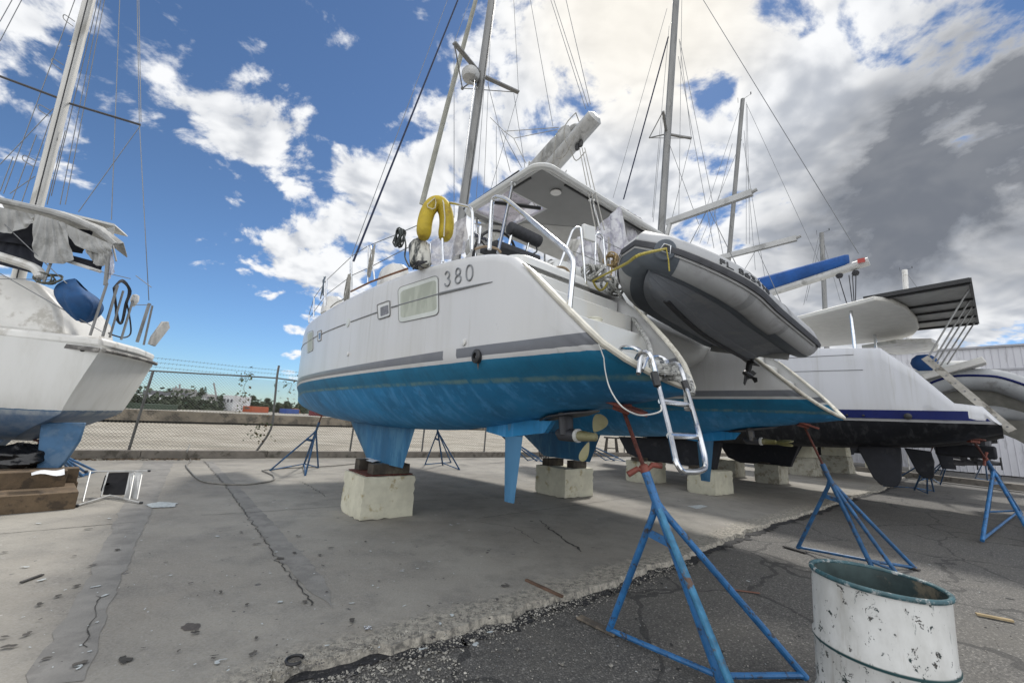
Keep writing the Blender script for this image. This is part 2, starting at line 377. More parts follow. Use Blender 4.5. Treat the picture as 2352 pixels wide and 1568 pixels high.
# concrete: front edge strip plus body
mb.add(poly, [tuple(range(len(poly)))]); mb.add(top + bot, [(i + nb, i + 1 + nb, i + 1, i) for i in range(nb - 1)])
CONC = conc_mat(); struct(mb, 'concrete_pavement', CONC)
ASPH = asph_mat()
mb = MB()
def asph(u, v):
    x = -9 + 34 * u; y = .2 + 24 * v; z = -.055 + .012 * math.sin(x * 2.1 + y) + .010 * math.sin(y * 3.3 - x * 1.3)
    return V3((x, y, z))
eo = (EDGE[-1] - EDGE[0]).orthogonal().normalized(); eo = eo if eo.y > 0 else -eo
ap = [V3((*(p + eo * .5), -.06)) for p in EDGE]; mb.add([V3((-60, -60, -.06)), V3((160, -60, -.06)), V3((160, 60, -.06))] + list(reversed(ap)), [tuple(range(3 + len(ap)))]); struct(mb, 'asphalt_lane', ASPH)
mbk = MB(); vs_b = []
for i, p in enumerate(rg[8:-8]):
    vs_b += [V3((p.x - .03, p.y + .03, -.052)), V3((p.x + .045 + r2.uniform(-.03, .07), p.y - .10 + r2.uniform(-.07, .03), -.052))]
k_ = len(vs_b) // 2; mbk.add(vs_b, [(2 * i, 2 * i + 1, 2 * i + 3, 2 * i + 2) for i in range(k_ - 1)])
struct(mbk, 'ledge_shade', M('ledge_shade', (.016, .016, .018), .85, var=.5, sc=30, bump=.8, bsc=60, stain=(.09, .085, .08), samt=.40, ssc=40))  # dark strip painted as the shadow under the concrete ledge, with pale crumble flecks
# joints, cracks and repairs in the concrete (thin sheets, their real widths)
DARK = M('crack_dark', (.05, .047, .042), .95, var=.3, sc=20)
PATCH = M('repair_mortar', (.205, .197, .182), .85, var=.12, sc=4, bump=.3, stain=(.165, .158, .147), samt=.45)
def ribbon(name, pts, wid, jit, mat, z=.004, seed=1, step=.06):
    rr = random.Random(seed); mb = MB(); P_ = [G(*p).to_2d() for p in pts]; vs = []
    for a, b in zip(P_, P_[1:]):
        k = max(1, int((b - a).length / step)); o = (b - a).orthogonal().normalized()
        for i in range(k):
            c = a.lerp(b, i / k) + o * rr.gauss(0, jit); ww = wid * rr.uniform(.35, 1.4)
            vs += [V3((*(c - o * ww / 2), z)), V3((*(c + o * ww / 2), z))]
    m_ = len(vs) // 2; mb.add(vs, [(2 * i, 2 * i + 2, 2 * i + 3, 2 * i + 1) for i in range(m_ - 1)]); return struct(mb, name, mat)
ribbon('pavement_joint', [(-200, 1243), (340, 1196)], .012, .002, DARK, seed=2)
ribbon('pavement_joint', [(460, 1183), (500, 1182), (970, 1150), (1240, 1140)], .012, .003, DARK, .0085, seed=3)
ribbon('pavement_joint', [(1100, 1190), (1610, 1120)], .012, .003, DARK, seed=4)
ribbon('pavement_crack', [(468, 1058), (520, 1118), (590, 1215), (640, 1290), (690, 1352), (724, 1396)], .012, .016, DARK, .0085, seed=5, step=.05)
ribbon('pavement_crack', [(690, 1105), (735, 1130), (752, 1143)], .014, .02, DARK, seed=6)
ribbon('pavement_crack', [(1240, 1195), (1290, 1235), (1345, 1270)], .03, .02, DARK, seed=7)
ribbon('pavement_crack', [(218, 1370), (222, 1400), (205, 1430), (190, 1500)], .007, .012, DARK, .0085, seed=8)
ribbon('pavement_crack', [(1240, 1380 - 130), (1180, 1210), (1080, 1195)], .010, .02, DARK, seed=9)
def sheet(name, pts, mat, z=.004, jit=.0, st=.12):
    rr = random.Random(len(name)); P_ = [G(*p).to_2d() for p in pts]; out = []
    for a, b in zip(P_, P_[1:] + P_[:1]):
        k = max(1, int((b - a).length / st))
        for i in range(k): c = a.lerp(b, i / k); out.append(V3((c.x + rr.gauss(0, jit), c.y + rr.gauss(0, jit), z)))
    mb = MB(); mb.add(out, [tuple(range(len(out)))]); return struct(mb, name, mat)
sheet('pavement_patch', [(330, 1060), (400, 1060), (290, 1300), (240, 1420), (190, 1570), (60, 1570), (160, 1400), (215, 1300)], PATCH, jit=.012)
sheet('pavement_patch', [(468, 1060), (488, 1060), (560, 1130), (640, 1215), (745, 1330), (770, 1400), (700, 1352), (590, 1215), (520, 1118)], PATCH, jit=.012)
PAINTW = M('paint_spill', (.42, .45, .45), .7, var=.2, sc=30)
sheet('paint_spill', [(332, 1160), (365, 1153), (405, 1156), (400, 1165), (345, 1167)], PAINTW, .012, .010, .03)
sheet('paint_spill', [(1580, 1162), (1612, 1159), (1625, 1163), (1600, 1168)], PAINTW, .004, .01)
STAIN = M('oil_stain', (.075, .062, .05), .6, var=.3, sc=30)
sheet('oil_stain', [(415, 1440), (432, 1430), (462, 1433), (455, 1446), (425, 1449)], STAIN, .004, .004, .012)
sheet('tar_blob', [(268, 1515), (285, 1508), (303, 1517), (280, 1531)], DARK, .010, .007, .015)

def specks(name, n_, mat, s0, s1, box_, seed, z):
    rr = random.Random(seed); mb = MB()
    for i in range(n_):
        c = G(rr.uniform(box_[0], box_[2]), rr.uniform(box_[1], box_[3]), z); r0 = s0 + (s1 - s0) * rr.random() ** 3; an = rr.uniform(0, 3.1); el = rr.uniform(.35, 1); k = 11; ph = rr.uniform(0, 6)
        o = [r0 * (1 + .35 * math.sin(2 * a + ph) + rr.gauss(0, .22)) for a in [2 * math.pi * j / k for j in range(k)]]
        mb.add([V3((c.x + math.cos(an) * math.cos(a) * q - math.sin(an) * math.sin(a) * q * el, c.y + math.sin(an) * math.cos(a) * q + math.cos(an) * math.sin(a) * q * el, z)) for q, a in zip(o, [2 * math.pi * j / k for j in range(k)])], [tuple(range(k))])
    return struct(mb, name, mat)
specks('paint_specks', 150, PAINTW, .004, .026, (0, 1120, 1150, 1540), 3, .0125)
specks('dirt_specks', 210, M('ground_dirt', (.075, .068, .06), .9, var=.3), .004, .034, (0, 1100, 1250, 1530), 4, .0165)
specks('dirt_specks', 120, M('asphalt_dirt', (.03, .03, .03), .9, var=.3), .004, .03, (1250, 1260, 2350, 1560), 5, -.0555)
specks('paint_specks', 40, PAINTW, .004, .018, (1250, 1200, 2350, 1560), 6, -.0555)
# ---------------------------------------------------------------- shared materials
STEEL = M('stainless_steel', (.62, .63, .64), .18, 1., var=.1, sc=12)
ALU = M('mast_aluminium', (.20, .20, .195), .5, .2, var=.15, sc=3, stain=(.12, .12, .115), samt=.4, streak=True)
ALUL = M('pale_aluminium', (.42, .42, .41), .45, .2, var=.1, sc=4, stain=(.26, .26, .25), samt=.4)
GEL = M('white_gelcoat', (.60, .605, .59), .32, var=.05, sc=2, stain=(.58, .57, .53), samt=.42, ssc=2.2, streak=True)
GELD = M('aged_white_gelcoat', (.60, .59, .56), .4, var=.08, sc=3, stain=(.42, .40, .36), samt=.42)
CREAM = M('cream_rubber', (.54, .515, .44), .6, var=.15, sc=8, stain=(.40, .37, .31), samt=.40, ssc=7)
BLACK = M('black_plastic', (.018, .018, .019), .45, var=.3)
BLKROPE = M('black_rope', (.03, .03, .034), .9, var=.3, sc=80, bump=.5)
ROPE = M('grey_rope', (.30, .29, .26), .9, var=.4, sc=90, bump=.6, bsc=120)
WIRE = M('rigging_wire', (.17, .175, .18), .4, .6, var=.1)
WIREB = M('navy_luff_cover', (.012, .02, .05), .8, var=.2)
TEAK = M('teak', (.17, .075, .035), .7, var=.3, sc=9)
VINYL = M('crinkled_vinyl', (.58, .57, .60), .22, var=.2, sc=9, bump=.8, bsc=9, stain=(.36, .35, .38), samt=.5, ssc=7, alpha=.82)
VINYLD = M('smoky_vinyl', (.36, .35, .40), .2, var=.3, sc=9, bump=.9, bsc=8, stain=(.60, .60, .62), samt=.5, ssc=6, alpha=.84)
CANVAS = M('pale_canvas', (.50, .49, .46), .9, var=.12, sc=7, bump=.5, bsc=14, stain=(.38, .37, .33), samt=.45)
CUSH = M('charcoal_cushion', (.035, .036, .04), .7, var=.25, sc=20)
BLUEB = (.009, .185, .40)
def hull_mat(name, white, bottom, band, zb0, slope, stripe=None):
    m, n = newmat(name); p = n.obj(); x, y, z = n.xyz(p)
    zz = z - y * slope + (n.noise(p, 9, 3) - .5) * .006
    vs_ = n.scale(p, (1, 1, .10)); strk = n.noise(vs_, 3.2, 6, .62); cl = n.noise(p, 1.1, 6, .6)
    w = n.mix(strk.ss(.42, .74) * .6, white, tuple(c * k_ for c, k_ in zip(white, (.80, .79, .75)))); w = n.mix(n.noise(n.scale(p, (1, 2.5, .09), (8, 2, 1)), 3.4, 6, .7).ss(.58, .68) * .35, w, (.34, .33, .29))
    w = n.mix(n.noise(n.scale(p, (1, 1, .6), (3, 8, 1)), 2.4, 8, .75).ss(.66, .72) * .35, w, tuple(c * .55 for c in white))
    w = n.mix((1. - (zz - zb0).ss(.1, .55)) * cl.ss(.35, .7) * .25, w, (.50, .48, .42))
    b = n.mix(cl.ss(.3, .7), tuple(c * .75 for c in bottom), tuple(c * 1.25 for c in bottom))
    rub = n.noise(n.scale(p, (1, 1.0, .22), (1, 5, 2)), 5.5, 8, .72)
    b = n.mix(rub.ss(.50, .70) * .75, b, tuple(min(1, c * 1.45 + .045) for c in bottom)); ver = n.noise(n.scale(p, (1, 2.2, .07), (5, 3, 1)), 3.0, 7, .65); b = n.mix(ver.ss(.50, .64) * .7, b, tuple(min(1, c * 1.25 + .05) for c in bottom)); b = n.mix(n.noise(n.scale(p, (1, 3, .12), (9, 3, 1)), 4., 6, .7).ss(.58, .68) * .5, b, tuple(c * .55 for c in bottom))
    b = n.mix(n.noise(n.scale(p, (1, 1, .5), (7, 1, 2)), 3.5, 7, .7).ss(.6, .72) * .6, b, tuple(c * .45 + .01 for c in bottom))
    if band:
        bz_ = zz - zb0; jag = (n.noise(n.scale(p, (1, 1, .3)), 7, 6, .75) - .5) * .13
        upper = (bz_ + jag * .5).ss(-.20, -.17)
        b = n.mix(upper * .9, b, n.mix(strk.ss(.4, .7), band, tuple(c * .7 for c in band)))
        line = 1. - (bz_ + .165 + jag * .25).abs().ss(.004, .028); b = n.mix(line * rub.ss(.35, .6) * .75, b, (.16, .27, .25))
    if stripe:
        y0 = y + (z - stripe[0]) * -1.1
        sfac = z.gt(stripe[0]) * z.lt(stripe[1]) * y0.gt(-5.14) * y.lt(6.0) * (1. - y.gt(-3.52) * y.lt(-3.30) * x.lt(0.))
        w = n.mix(sfac, w, n.mix(strk.ss(.4, .75) * .5, (.150, .158, .178), (.21, .22, .235)))
    f = zz.gt(zb0); c = n.mix(f, b, w)
    finish(n, c, n.mix(f, (.62,) * 3, (.28,) * 3) if False else f * -.30 + .60, 0, rub * .4 + n.noise(p, 30, 3) * .2, .12, .01); return m
def curve_tab(tab):
    def fn(x):
        if x <= tab[0][0]: return tab[0][1]
        if x >= tab[-1][0]: return tab[-1][1]
        for i in range(len(tab) - 1):
            if x <= tab[i + 1][0]: break
        (x0, y0), (x1, y1) = tab[i], tab[i + 1]; h = x1 - x0; t = (x - x0) / h
        def sl(j):
            if j <= 0 or j >= len(tab) - 1: j = min(max(j, 0), len(tab) - 1); k = j + 1 if j == 0 else j - 1; return (tab[k][1] - tab[j][1]) / (tab[k][0] - tab[j][0])
            a = (tab[j][1] - tab[j - 1][1]) / (tab[j][0] - tab[j - 1][0]); b = (tab[j + 1][1] - tab[j][1]) / (tab[j + 1][0] - tab[j][0])
            return 0 if a * b <= 0 else 2 * a * b / (a + b)
        m0, m1 = sl(i) * h, sl(i + 1) * h
        return (2 * t ** 3 - 3 * t * t + 1) * y0 + (t ** 3 - 2 * t * t + t) * m0 + (-2 * t ** 3 + 3 * t * t) * y1 + (t ** 3 - t * t) * m1
    return fn
plan = curve_tab([(-5.33, .03), (-5.325, .20), (-5.30, .46), (-5.25, .64), (-5.15, .74), (-5.0, .79), (-4.8, .82), (-4.4, .86), (-3.9, .92), (-3, .97), (-1.5, 1.02), (0, 1.03), (1.2, 1.0), (2.2, .93), (3.5, .71), (4.8, .42), (5.8, .16), (6.25, .03)])
zbot = curve_tab([(-5.33, 1.87), (-5, 1.82), (-4.4, 1.735), (-3.6, 1.61), (-3.0, 1.52), (-2, 1.43), (0, 1.38), (2.5, 1.43), (4.5, 1.55), (5.8, 1.70), (6.25, 1.82)])
deckz = curve_tab([(-4.3, 3.00), (-3.8, 3.12), (-3.2, 3.20), (-2.4, 3.27), (-1, 3.33), (1, 3.36), (6.25, 3.38)])
def ztop(s):
    a = deckz(s); b = 1.92 + (s + 5.32) * 1.0; k = .12                          # transom slope, softly blended into the deck
    h = max(0., min(1., .5 + .5 * (b - a) / k)); return b * (1 - h) + a * h - k * h * (1 - h)
def hb(s, z):
    zb = zbot(s); zw = 2.12; B = plan(s)
    if z >= zw: k = lerp(.965, 1, min(1, (z - zw) / 1.1))
    else:
        e = .46 + .35 * sm(2.5, 6, s); k = .965 * max(0., (z - zb) / (zw - zb)) ** e
    return B * k
def hs(px, py, off=.004, it=30):                                               # photo direction met with the port topsides
    t = -.95
    for _ in range(it):
        p = bt(px, py, t); s_ = max(-5.3, min(6.2, p.y)); z_ = max(1.4, min(3.35, p.z)); t = .5 * t - .5 * (hb(s_, z_) + off)
    p = bt(px, py, t); return V3((-(hb(max(-5.3, min(6.2, p.y)), p.z) + off), p.y, p.z))
SP = 4.46
HULLM = hull_mat('catamaran_hull_paint', (.56, .56, .56), BLUEB, (.005, .145, .265), 2.11, .0, stripe=(2.147, 2.237))
cat = thing('catamaran', 'big white catamaran with blue bottom, grey stripe and 380 on its side', 'catamaran', O1, math.atan2(VV.y, VV.x))
def ring(s, t0, n=16):
    zt = ztop(s); zb = zbot(s); pts = []
    zl = [zb + (zt - zb) * (1 - i / n) for i in range(n + 1)]
    zl = [zb + (z - zb) * (.35 + .65 * (z - zb) / max(.01, zt - zb)) if True else z for z in zl]
    r_ = min(.09, plan(s) * .3)
    half = [(max(.005, hb(s, zt) - r_), zt), (max(.005, hb(s, zt) - r_ * .3), zt - r_ * .25)] + [(hb(s, z), min(z, zt - r_ * (1 - .0 * i))) for i, z in enumerate(zl) if z <= zt - r_ * 1.0 or i == 0]
    half = [(a, z) for a, z in half]
    k = len(half)
    return [V3((t0 - a, s, z)) for a, z in half] + [V3((t0 + a, s, z)) for a, z in reversed(half[:-1])]
inn = curve_tab([(-5.33, .2), (-5.25, .30), (-5.15, .42), (-5.0, .60), (-4.8, .74), (-4.4, .88), (-3.5, 1)])
def cat_hull(t0):
    mb = MB(YM)
    N = 16
    def R_(s):
        zt = ztop(s); zb = zbot(s); B = hb(s, zt); r_ = min(.09, B * .3, (zt - zb) * .3)
        q = [(B - r_, zt), (B - r_ * .35, zt - r_ * .12), (B - r_ * .05, zt - r_ * .5)]
        z1 = zt - r_
        for i in range(N + 1):
            z = zb + (z1 - zb) * (1 - i / N) ** 1.35; q.append((hb(s, z), z))
        fo, fi_ = 1, inn(s)
        return [V3((t0 - max(a, .004) * fo, s, z)) for a, z in q] + [V3((t0 + max(a, .004) * fi_, s, z)) for a, z in reversed(q[:-1])]
    st = [-5.33, -5.328, -5.322, -5.31, -5.29, -5.25, -5.18, -5.08, -4.96, -4.8, -4.6, -4.4, -4.2, -4.05]
    mb.loft([R_(s) for s in st], closed=False)
    st2 = [-4.05, -3.9, -3.7] + [-3.5 + i * .25 for i in range(38)] + [6.05, 6.15, 6.22, 6.26]
    mb.loft([R_(s) for s in st2], closed=True, cap1=True)
    return part(mb, 'hull', HULLM, cat, smooth=50)
hull_parts = [cat_hull(0), cat_hull(SP)]
def rubrail(t0):
    mb = MB(YM); ss_ = [-4.34, -4.45, -4.6, -4.8, -4.96, -5.08, -5.18, -5.25, -5.29, -5.31, -5.322, -5.33]; fo, fi_ = (lambda s: 1), inn
    L_ = [V3((t0 - hb(s, ztop(s)) * fo(s) + .006, s - .008, ztop(s) - .008)) for s in ss_]; R2 = [V3((t0 + hb(s, ztop(s)) * fi_(s) - .006, s - .008, ztop(s) - .008)) for s in reversed(ss_)]
    mb.tube(L_ + R2, [.008, .018, .024] + [.026] * (len(L_) * 2 - 6) + [.024, .018, .008], 8, flat=.95); return part(mb, 'rub_rail', CREAM, cat)
rubrail(0); rubrail(SP)
def steps(t0):
    mb = MB(YM)
    def tr(s0, s1, z, zlow):
        poly = []
        for k in range(9):
            s = lerp(s0, s1, k / 8); poly.append((max(.02, hb(s, zlow) - .03), s))
        P_ = [V3((t0 - a, s, z)) for a, s in poly] + [V3((t0 + a * inn(s), s, z)) for a, s in reversed(poly)]
        mb.slab(P_, (0, 0, zlow - z))
    tr(-5.29, -4.80, 1.955, 1.915); tr(-4.88, -4.50, 2.20, 1.95); tr(-4.60, -4.26, 2.50, 2.2); tr(-4.34, -4.02, 2.77, 2.47); tr(-4.12, -4.0, 2.98, 2.7)
    part(mb, 'transom_steps', GEL, cat, bevel=.02)
steps(0); steps(SP)
# bucket-like pot stays a thing of its own; locker line on the top step
def foil(mb, root, tip, thick, n=10):                                          # root / tip: (s_lead, s_trail, z, t)
    rings = []
    for k in range(7):
        f = k / 6; a = lerp(root[0], tip[0], f); b = lerp(root[1], tip[1], f); z = lerp(root[2], tip[2], f); t = lerp(root[3], tip[3], f); th = lerp(thick, thick * .55, f); r_ = []
        for i in range(n): u = i / n; r_.append(V3((t - th * 2.2 * (u ** .5) * (1 - u) * .75, a + (b - a) * u, z)))
        for i in range(n, 0, -1): u = i / n; r_.append(V3((t + th * 2.2 * (u ** .5) * (1 - u) * .75, a + (b - a) * u, z)))
        rings.append(r_)
    return mb.loft(rings, True, True, True)
KEELM = M('keel_antifouling', (.018, .115, .235), .6, var=.2, sc=3, bump=.2, bsc=30, stain=(.05, .17, .29), samt=.47, ssc=4, streak=True)
KEELD = M('rudder_antifouling', (.055, .18, .32), .6, var=.12, sc=3, stain=(.02, .11, .22), samt=.45, streak=True)
for t0 in (0, SP):
    mb = MB(YM); foil(mb, (1.88, -1.12, 1.50, t0), (.66, -.80, .80, t0), .17); part(mb, 'keel', KEELM, cat, smooth=60)
    mb = MB(YM); foil(mb, (-3.20, -3.52, 1.58, t0), (-3.26, -3.42, .76, t0), .05); part(mb, 'rudder', KEELD, cat, smooth=60)
    mb = MB(YM); mb.slab([V3((t0 - .03, s, z)) for s, z in ((-2.9, 1.46), (-3.25, 1.42), (-3.85, 1.50), (-3.95, 1.62), (-2.9, 1.62))], (.06, 0, 0)); part(mb, 'skeg', HULLM, cat)
SAILD = M('saildrive_grey', (.035, .036, .042), .5, var=.2, sc=6, stain=(.10, .09, .07), samt=.38)
PROPB = M('weedy_bronze', (.17, .155, .055), .55, .3, var=.2, sc=9, stain=(.27, .25, .14), samt=.5)
def saildrive(t0, fold):
    mb = MB(YM); mb.tube([(t0, -4.08, 1.90), (t0, -4.10, 1.66), (t0, -4.12, 1.50)], [.095, .09, .085], 14, flat=.55, upv=(0, 1, 0))
    mb.tube([(t0, -4.00, 1.52), (t0, -4.05, 1.50), (t0, -4.20, 1.50), (t0, -4.24, 1.50)], [.03, .06, .06, .055], 14)
    mb.slab([V3((t0, -3.72, 1.615)), V3((t0 + .15, -4.0, 1.665)), V3((t0 + .15, -4.25, 1.70)), V3((t0, -4.5, 1.735)), V3((t0 - .15, -4.25, 1.70)), V3((t0 - .15, -4.0, 1.665))], (0, 0, -.014))
    d = part(mb, 'sail_drive', SAILD, cat)
    mb = MB(YM); mb.lathe([(.055, 0), (.062, .008), (.062, .035), (.045, .04)], (t0, -4.235, 1.50), (0, -1, 0), 16); part(mb, 'collar', M('white_anode', (.55, .55, .52), .5), d)
    mb = MB(YM); mb.lathe([(.045, 0), (.048, .04), (.04, .12), (.036, .19), (.015, .205)], (t0, -4.27, 1.50), (0, -1, 0), 16)
    def blade(direc, L_, wid):
        direc = V3(direc).normalized(); side = V3((.63, -.78, 0)) if not fold else V3((1, 0, 0)); side = (side - direc * side.dot(direc)).normalized(); nn = direc.cross(side)
        P_ = []; hubp = V3((t0, -4.41, 1.50))
        for k in range(18):
            a = 2 * math.pi * k / 18; u = .5 - .5 * math.cos(a); wv = math.sin(a) * wid * (.35 + .75 * u) ; P_.append(hubp + direc * (.05 + L_ * u) + side * wv + nn * .02 * math.sin(a))
        mb.slab([p - nn * .006 for p in P_], nn * .012)
    if fold: blade((.05, -1, .12), .24, .05); blade((-.05, -1, -.12), .24, .05)
    else: blade((.30, -.30, .75), .17, .085); blade((-.28, .22, -.9), .18, .048)
    part(mb, 'propeller', PROPB, d)
saildrive(0, False); saildrive(SP, True)
# bridge deck, cockpit and coachroof between the hulls
mb = MB(YM); prof = [(-3.62, 2.62), (-3.80, 2.74), (-3.90, 2.92), (-3.84, 3.10), (-3.66, 3.20), (-3.3, 3.22), (4.1, 3.3), (4.5, 3.1), (4.3, 2.7), (3.4, 2.5), (-3.2, 2.5)]
mb.slab([V3((.78, s, z)) for s, z in prof], (SP - 1.56, 0, 0)); part(mb, 'bridge_deck', GEL, cat, bevel=.05)
mb = MB(YM)
def roundbox(mb, t0, t1, s0, s1, z0, z1, inset=.12, n=5):
    rings = []
    for k in range(n + 1):
        f = k / n; zz_ = lerp(z0, z1, math.sin(f * math.pi / 2)); ii = inset * (1 - math.cos(f * math.pi / 2)); a, b, c, d = t0 + ii, t1 - ii, s0 + ii, s1 - ii; r_ = .18; P_ = []
        for cx, cy, a0 in ((b - r_, d - r_, 0), (a + r_, d - r_, 90), (a + r_, c + r_, 180), (b - r_, c + r_, 270)):
            for j in range(5): an = R(a0 + 90 * j / 4); P_.append(V3((cx + r_ * math.cos(an), cy + r_ * math.sin(an), zz_)))
        rings.append(P_)
    mb.loft(rings, True, False, True)
roundbox(mb, .75, SP - .75, -1.0, 3.3, 3.2, 4.15, .45); part(mb, 'coachroof', GEL, cat, smooth=40)
mb = MB(YM); roundbox(mb, .2, SP - .3, -3.70, -3.30, 3.05, 3.50, .07); part(mb, 'cockpit_coaming', GEL, cat, smooth=40)
mb = MB(YM); roundbox(mb, -.62, .6, -3.98, -3.2, 3.0, 3.22, .06); part(mb, 'aft_deck', GEL, cat, smooth=40)
mb = MB(YM)
for px, py, l, wd in ((905, 626, .34, .2), (765, 692, .3, .2)):
    mb = MB(YM); p = bt(px, py, -.35); roundbox(mb, p.x - wd, p.x + wd, p.y - l, p.y + l, p.z - .3, p.z + .07, .05); part(mb, 'deck_hatch', GELD, cat, smooth=40)
# hardtop over the cockpit, at z about 5.1
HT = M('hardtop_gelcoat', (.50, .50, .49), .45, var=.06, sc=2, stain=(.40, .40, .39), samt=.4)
def rrect(t0, t1, s0, s1, r, z, n=5, crown=0):
    P_ = []
    for cx, cy, a0 in ((t1 - r, s1 - r, 0), (t0 + r, s1 - r, 90), (t0 + r, s0 + r, 180), (t1 - r, s0 + r, 270)):
        for j in range(n + 1): an = R(a0 + 90 * j / n); P_.append(V3((cx + r * math.cos(an), cy + r * math.sin(an), z)))
    return P_
T0, T1, S0_, S1_ = .48, 4.05, -3.08, -1.12
mb = MB(YM)
hole = (.60, 1.42, -2.24, -1.30)
def htpoint(u, v, z): return V3((lerp(T0, T1, u), lerp(S0_, S1_, v), z))
# underside panels laid round the skylight opening, plus rim and top
zt_, zu = 5.17, 5.10
def quadslab(a, b, c, d): mb.slab([V3((a, c, zu)), V3((b, c, zu)), V3((b, d, zu)), V3((a, d, zu))], (0, 0, zt_ - zu))
outer = rrect(T0, T1, S0_, S1_, .22, zu)
quadslab(hole[1], T1 - .22, S0_, S1_); quadslab(T0 + .06, hole[1], S0_ + .06, hole[2]); quadslab(T0 + .06, hole[1], hole[3], S1_ - .0); quadslab(T0 + .02, hole[0], hole[2], hole[3])
quadslab(T1 - .22, T1 - .04, S0_ + .1, S1_ - .05)
ht = part(mb, 'hardtop', HT, cat)
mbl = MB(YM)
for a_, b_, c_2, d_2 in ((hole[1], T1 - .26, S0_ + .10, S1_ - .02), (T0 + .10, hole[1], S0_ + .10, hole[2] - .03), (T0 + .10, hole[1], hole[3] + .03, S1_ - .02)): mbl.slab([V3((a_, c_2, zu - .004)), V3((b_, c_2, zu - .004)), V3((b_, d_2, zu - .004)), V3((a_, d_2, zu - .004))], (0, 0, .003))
part(mbl, 'underside_shade', M('hardtop_shade_tone', (.22, .22, .215), .7, var=.06, sc=2), ht)  # separate darker sheet: shade under the hardtop put into its colour
mb = MB(YM); lip = [p + V3((0, 0, .02)) for p in outer]; mb.tube(lip, .055, 8, closed=True, flat=.8); part(mb, 'edge', GEL, ht)
mb = MB(YM); mb.add([(hole[0], hole[2], zu + .03), (hole[1], hole[2], zu + .03), (hole[1], hole[3], zu + .03), (hole[0], hole[3], zu + .03)], [(0, 1, 2, 3)])
LILAC = M('tinted_skylight', (.42, .36, .46), .15, var=.1, sc=5, stain=(.22, .20, .27), samt=.45, alpha=.62); part(mb, 'skylight', LILAC, ht)
mb = MB(YM); mb.tube([(T0 + .12, S0_ + .35, zu - .012), (T0 + .12, -2.3, zu - .012)], .018, 6); mb.tube([(T0 + .6, S0_ + .12, zu - .012), (T1 - .6, S0_ + .12, zu - .012)], .018, 6)
mb.tube([(hole[0], -1.75, zu), (hole[1] - .1, -2.2, zu)], .03, 6); mb.tube([(T0 + .03, -1.1, zu + .09), (T0 + .0, -2.6, zu + .10)], .02, 6); part(mb, 'track', BLACK, ht)
mb = MB(YM); mb.lathe([(.085, 0), (.08, .012), (.04, .018), (.04, .03)], (1.12, -2.74, zu - .03), (0, 0, 1), 20); part(mb, 'ceiling_lamp', GELD, ht)
mb = MB(YM)
for a in ((1.41, -1.66), ): pass
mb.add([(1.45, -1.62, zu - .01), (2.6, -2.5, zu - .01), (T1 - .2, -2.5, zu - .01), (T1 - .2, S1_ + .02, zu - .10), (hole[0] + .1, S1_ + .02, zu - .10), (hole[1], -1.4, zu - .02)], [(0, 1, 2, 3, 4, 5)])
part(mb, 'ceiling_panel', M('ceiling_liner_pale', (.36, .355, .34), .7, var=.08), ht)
def post(a, b, r=.022, name='support_post', mat=STEEL):
    mb = MB(YM); mb.tube([a, b], r, 10); mb.lathe([(.05, 0), (.05, .02), (.03, .03)], tuple(V3(b) - V3((0, 0, .03))), (0, 0, 1), 12); part(mb, name, mat, cat)
post(bs(1144, 580, -3.25), (.50, -2.45, 5.1)); post((1.75, -3.45, 3.3), (1.66, -3.0, 5.1))
post((.78, -1.2, 4.2), (.78, -1.12, 5.1), .02); post((2.58, -1.1, 4.1), (2.58, -1.02, 5.1), .02)
# hull side fittings --------------------------------------------------------------
def decal(name, pts, mat, off=.004, closed_fill=True, parent=None, smooth=None):
    mb = MB(YM); P_ = [hs(x, y, off) for x, y in pts]; mb.add(P_, [tuple(range(len(P_)))]); return part(mb, name, mat, parent or cat, smooth)
def rquad(a, b, c, d, r=.12, n=4, sub=3):
    P_ = []; q = [V3((*p, 0)) for p in (a, b, c, d)]
    for i in range(4):
        p0, p1, p2 = q[i - 1], q[i], q[(i + 1) % 4]; e0 = p1 + (p0 - p1) * r; e1 = p1 + (p2 - p1) * r
        for j in range(n + 1): f = j / n; k = e0 * (1 - f) ** 2 + p1 * 2 * f * (1 - f) + e1 * f * f; P_.append((k.x, k.y))
        nx = p2 + (p1 - p2) * r
        for j in range(1, sub): k = e1.lerp(nx, j / sub); P_.append((k.x, k.y))
    return P_
def hwindow(q, qi, frame, pane, off=.006, name='hull_window', tr=.004):
    P_ = [hs(x, y, off) for x, y in rquad(*q)]; I_ = [hs(x, y, off + .002) for x, y in rquad(*qi)]; n_ = len(P_)
    mb = MB(YM); mb.add(P_ + I_, [(i, (i + 1) % n_, n_ + (i + 1) % n_, n_ + i) for i in range(n_)]); f = part(mb, name, frame, cat, None)
    mb = MB(YM); mb.tube(P_, tr, 5, closed=True); part(mb, 'gasket', M('grey_gasket', (.16, .16, .16), .6), f)
    mb = MB(YM); mb.add(I_, [tuple(range(n_))]); part(mb, 'pane', pane, f, None)
WFR = M('window_surround', (.56, .58, .54), .35, var=.08, sc=3); WPN = M('hazy_window_pane', (.40, .42, .355), .5, var=.1, sc=3, spec=.3, stain=(.34, .36, .30), samt=.5, ssc=5, streak=True)
DPN = M('dark_port_pane', (.10, .10, .115), .15, var=.4, sc=14)
hwindow(((914, 661), (1006, 631.5), (1007.5, 722), (916, 741.5)), ((919.5, 669), (1002, 642), (1003, 712), (920, 731)), WFR, WPN)
hwindow(((866.5, 700), (895, 690), (896, 725), (869, 733.5)), ((873, 706), (892, 699.5), (893, 720), (874, 727)), GEL, DPN, name='porthole', tr=.009)
hwindow(((729.5, 762), (738, 758), (737.5, 781), (730, 784)), ((731.5, 765), (736.5, 763), (736, 778), (732, 780)), GEL, DPN, name='porthole', tr=.008)
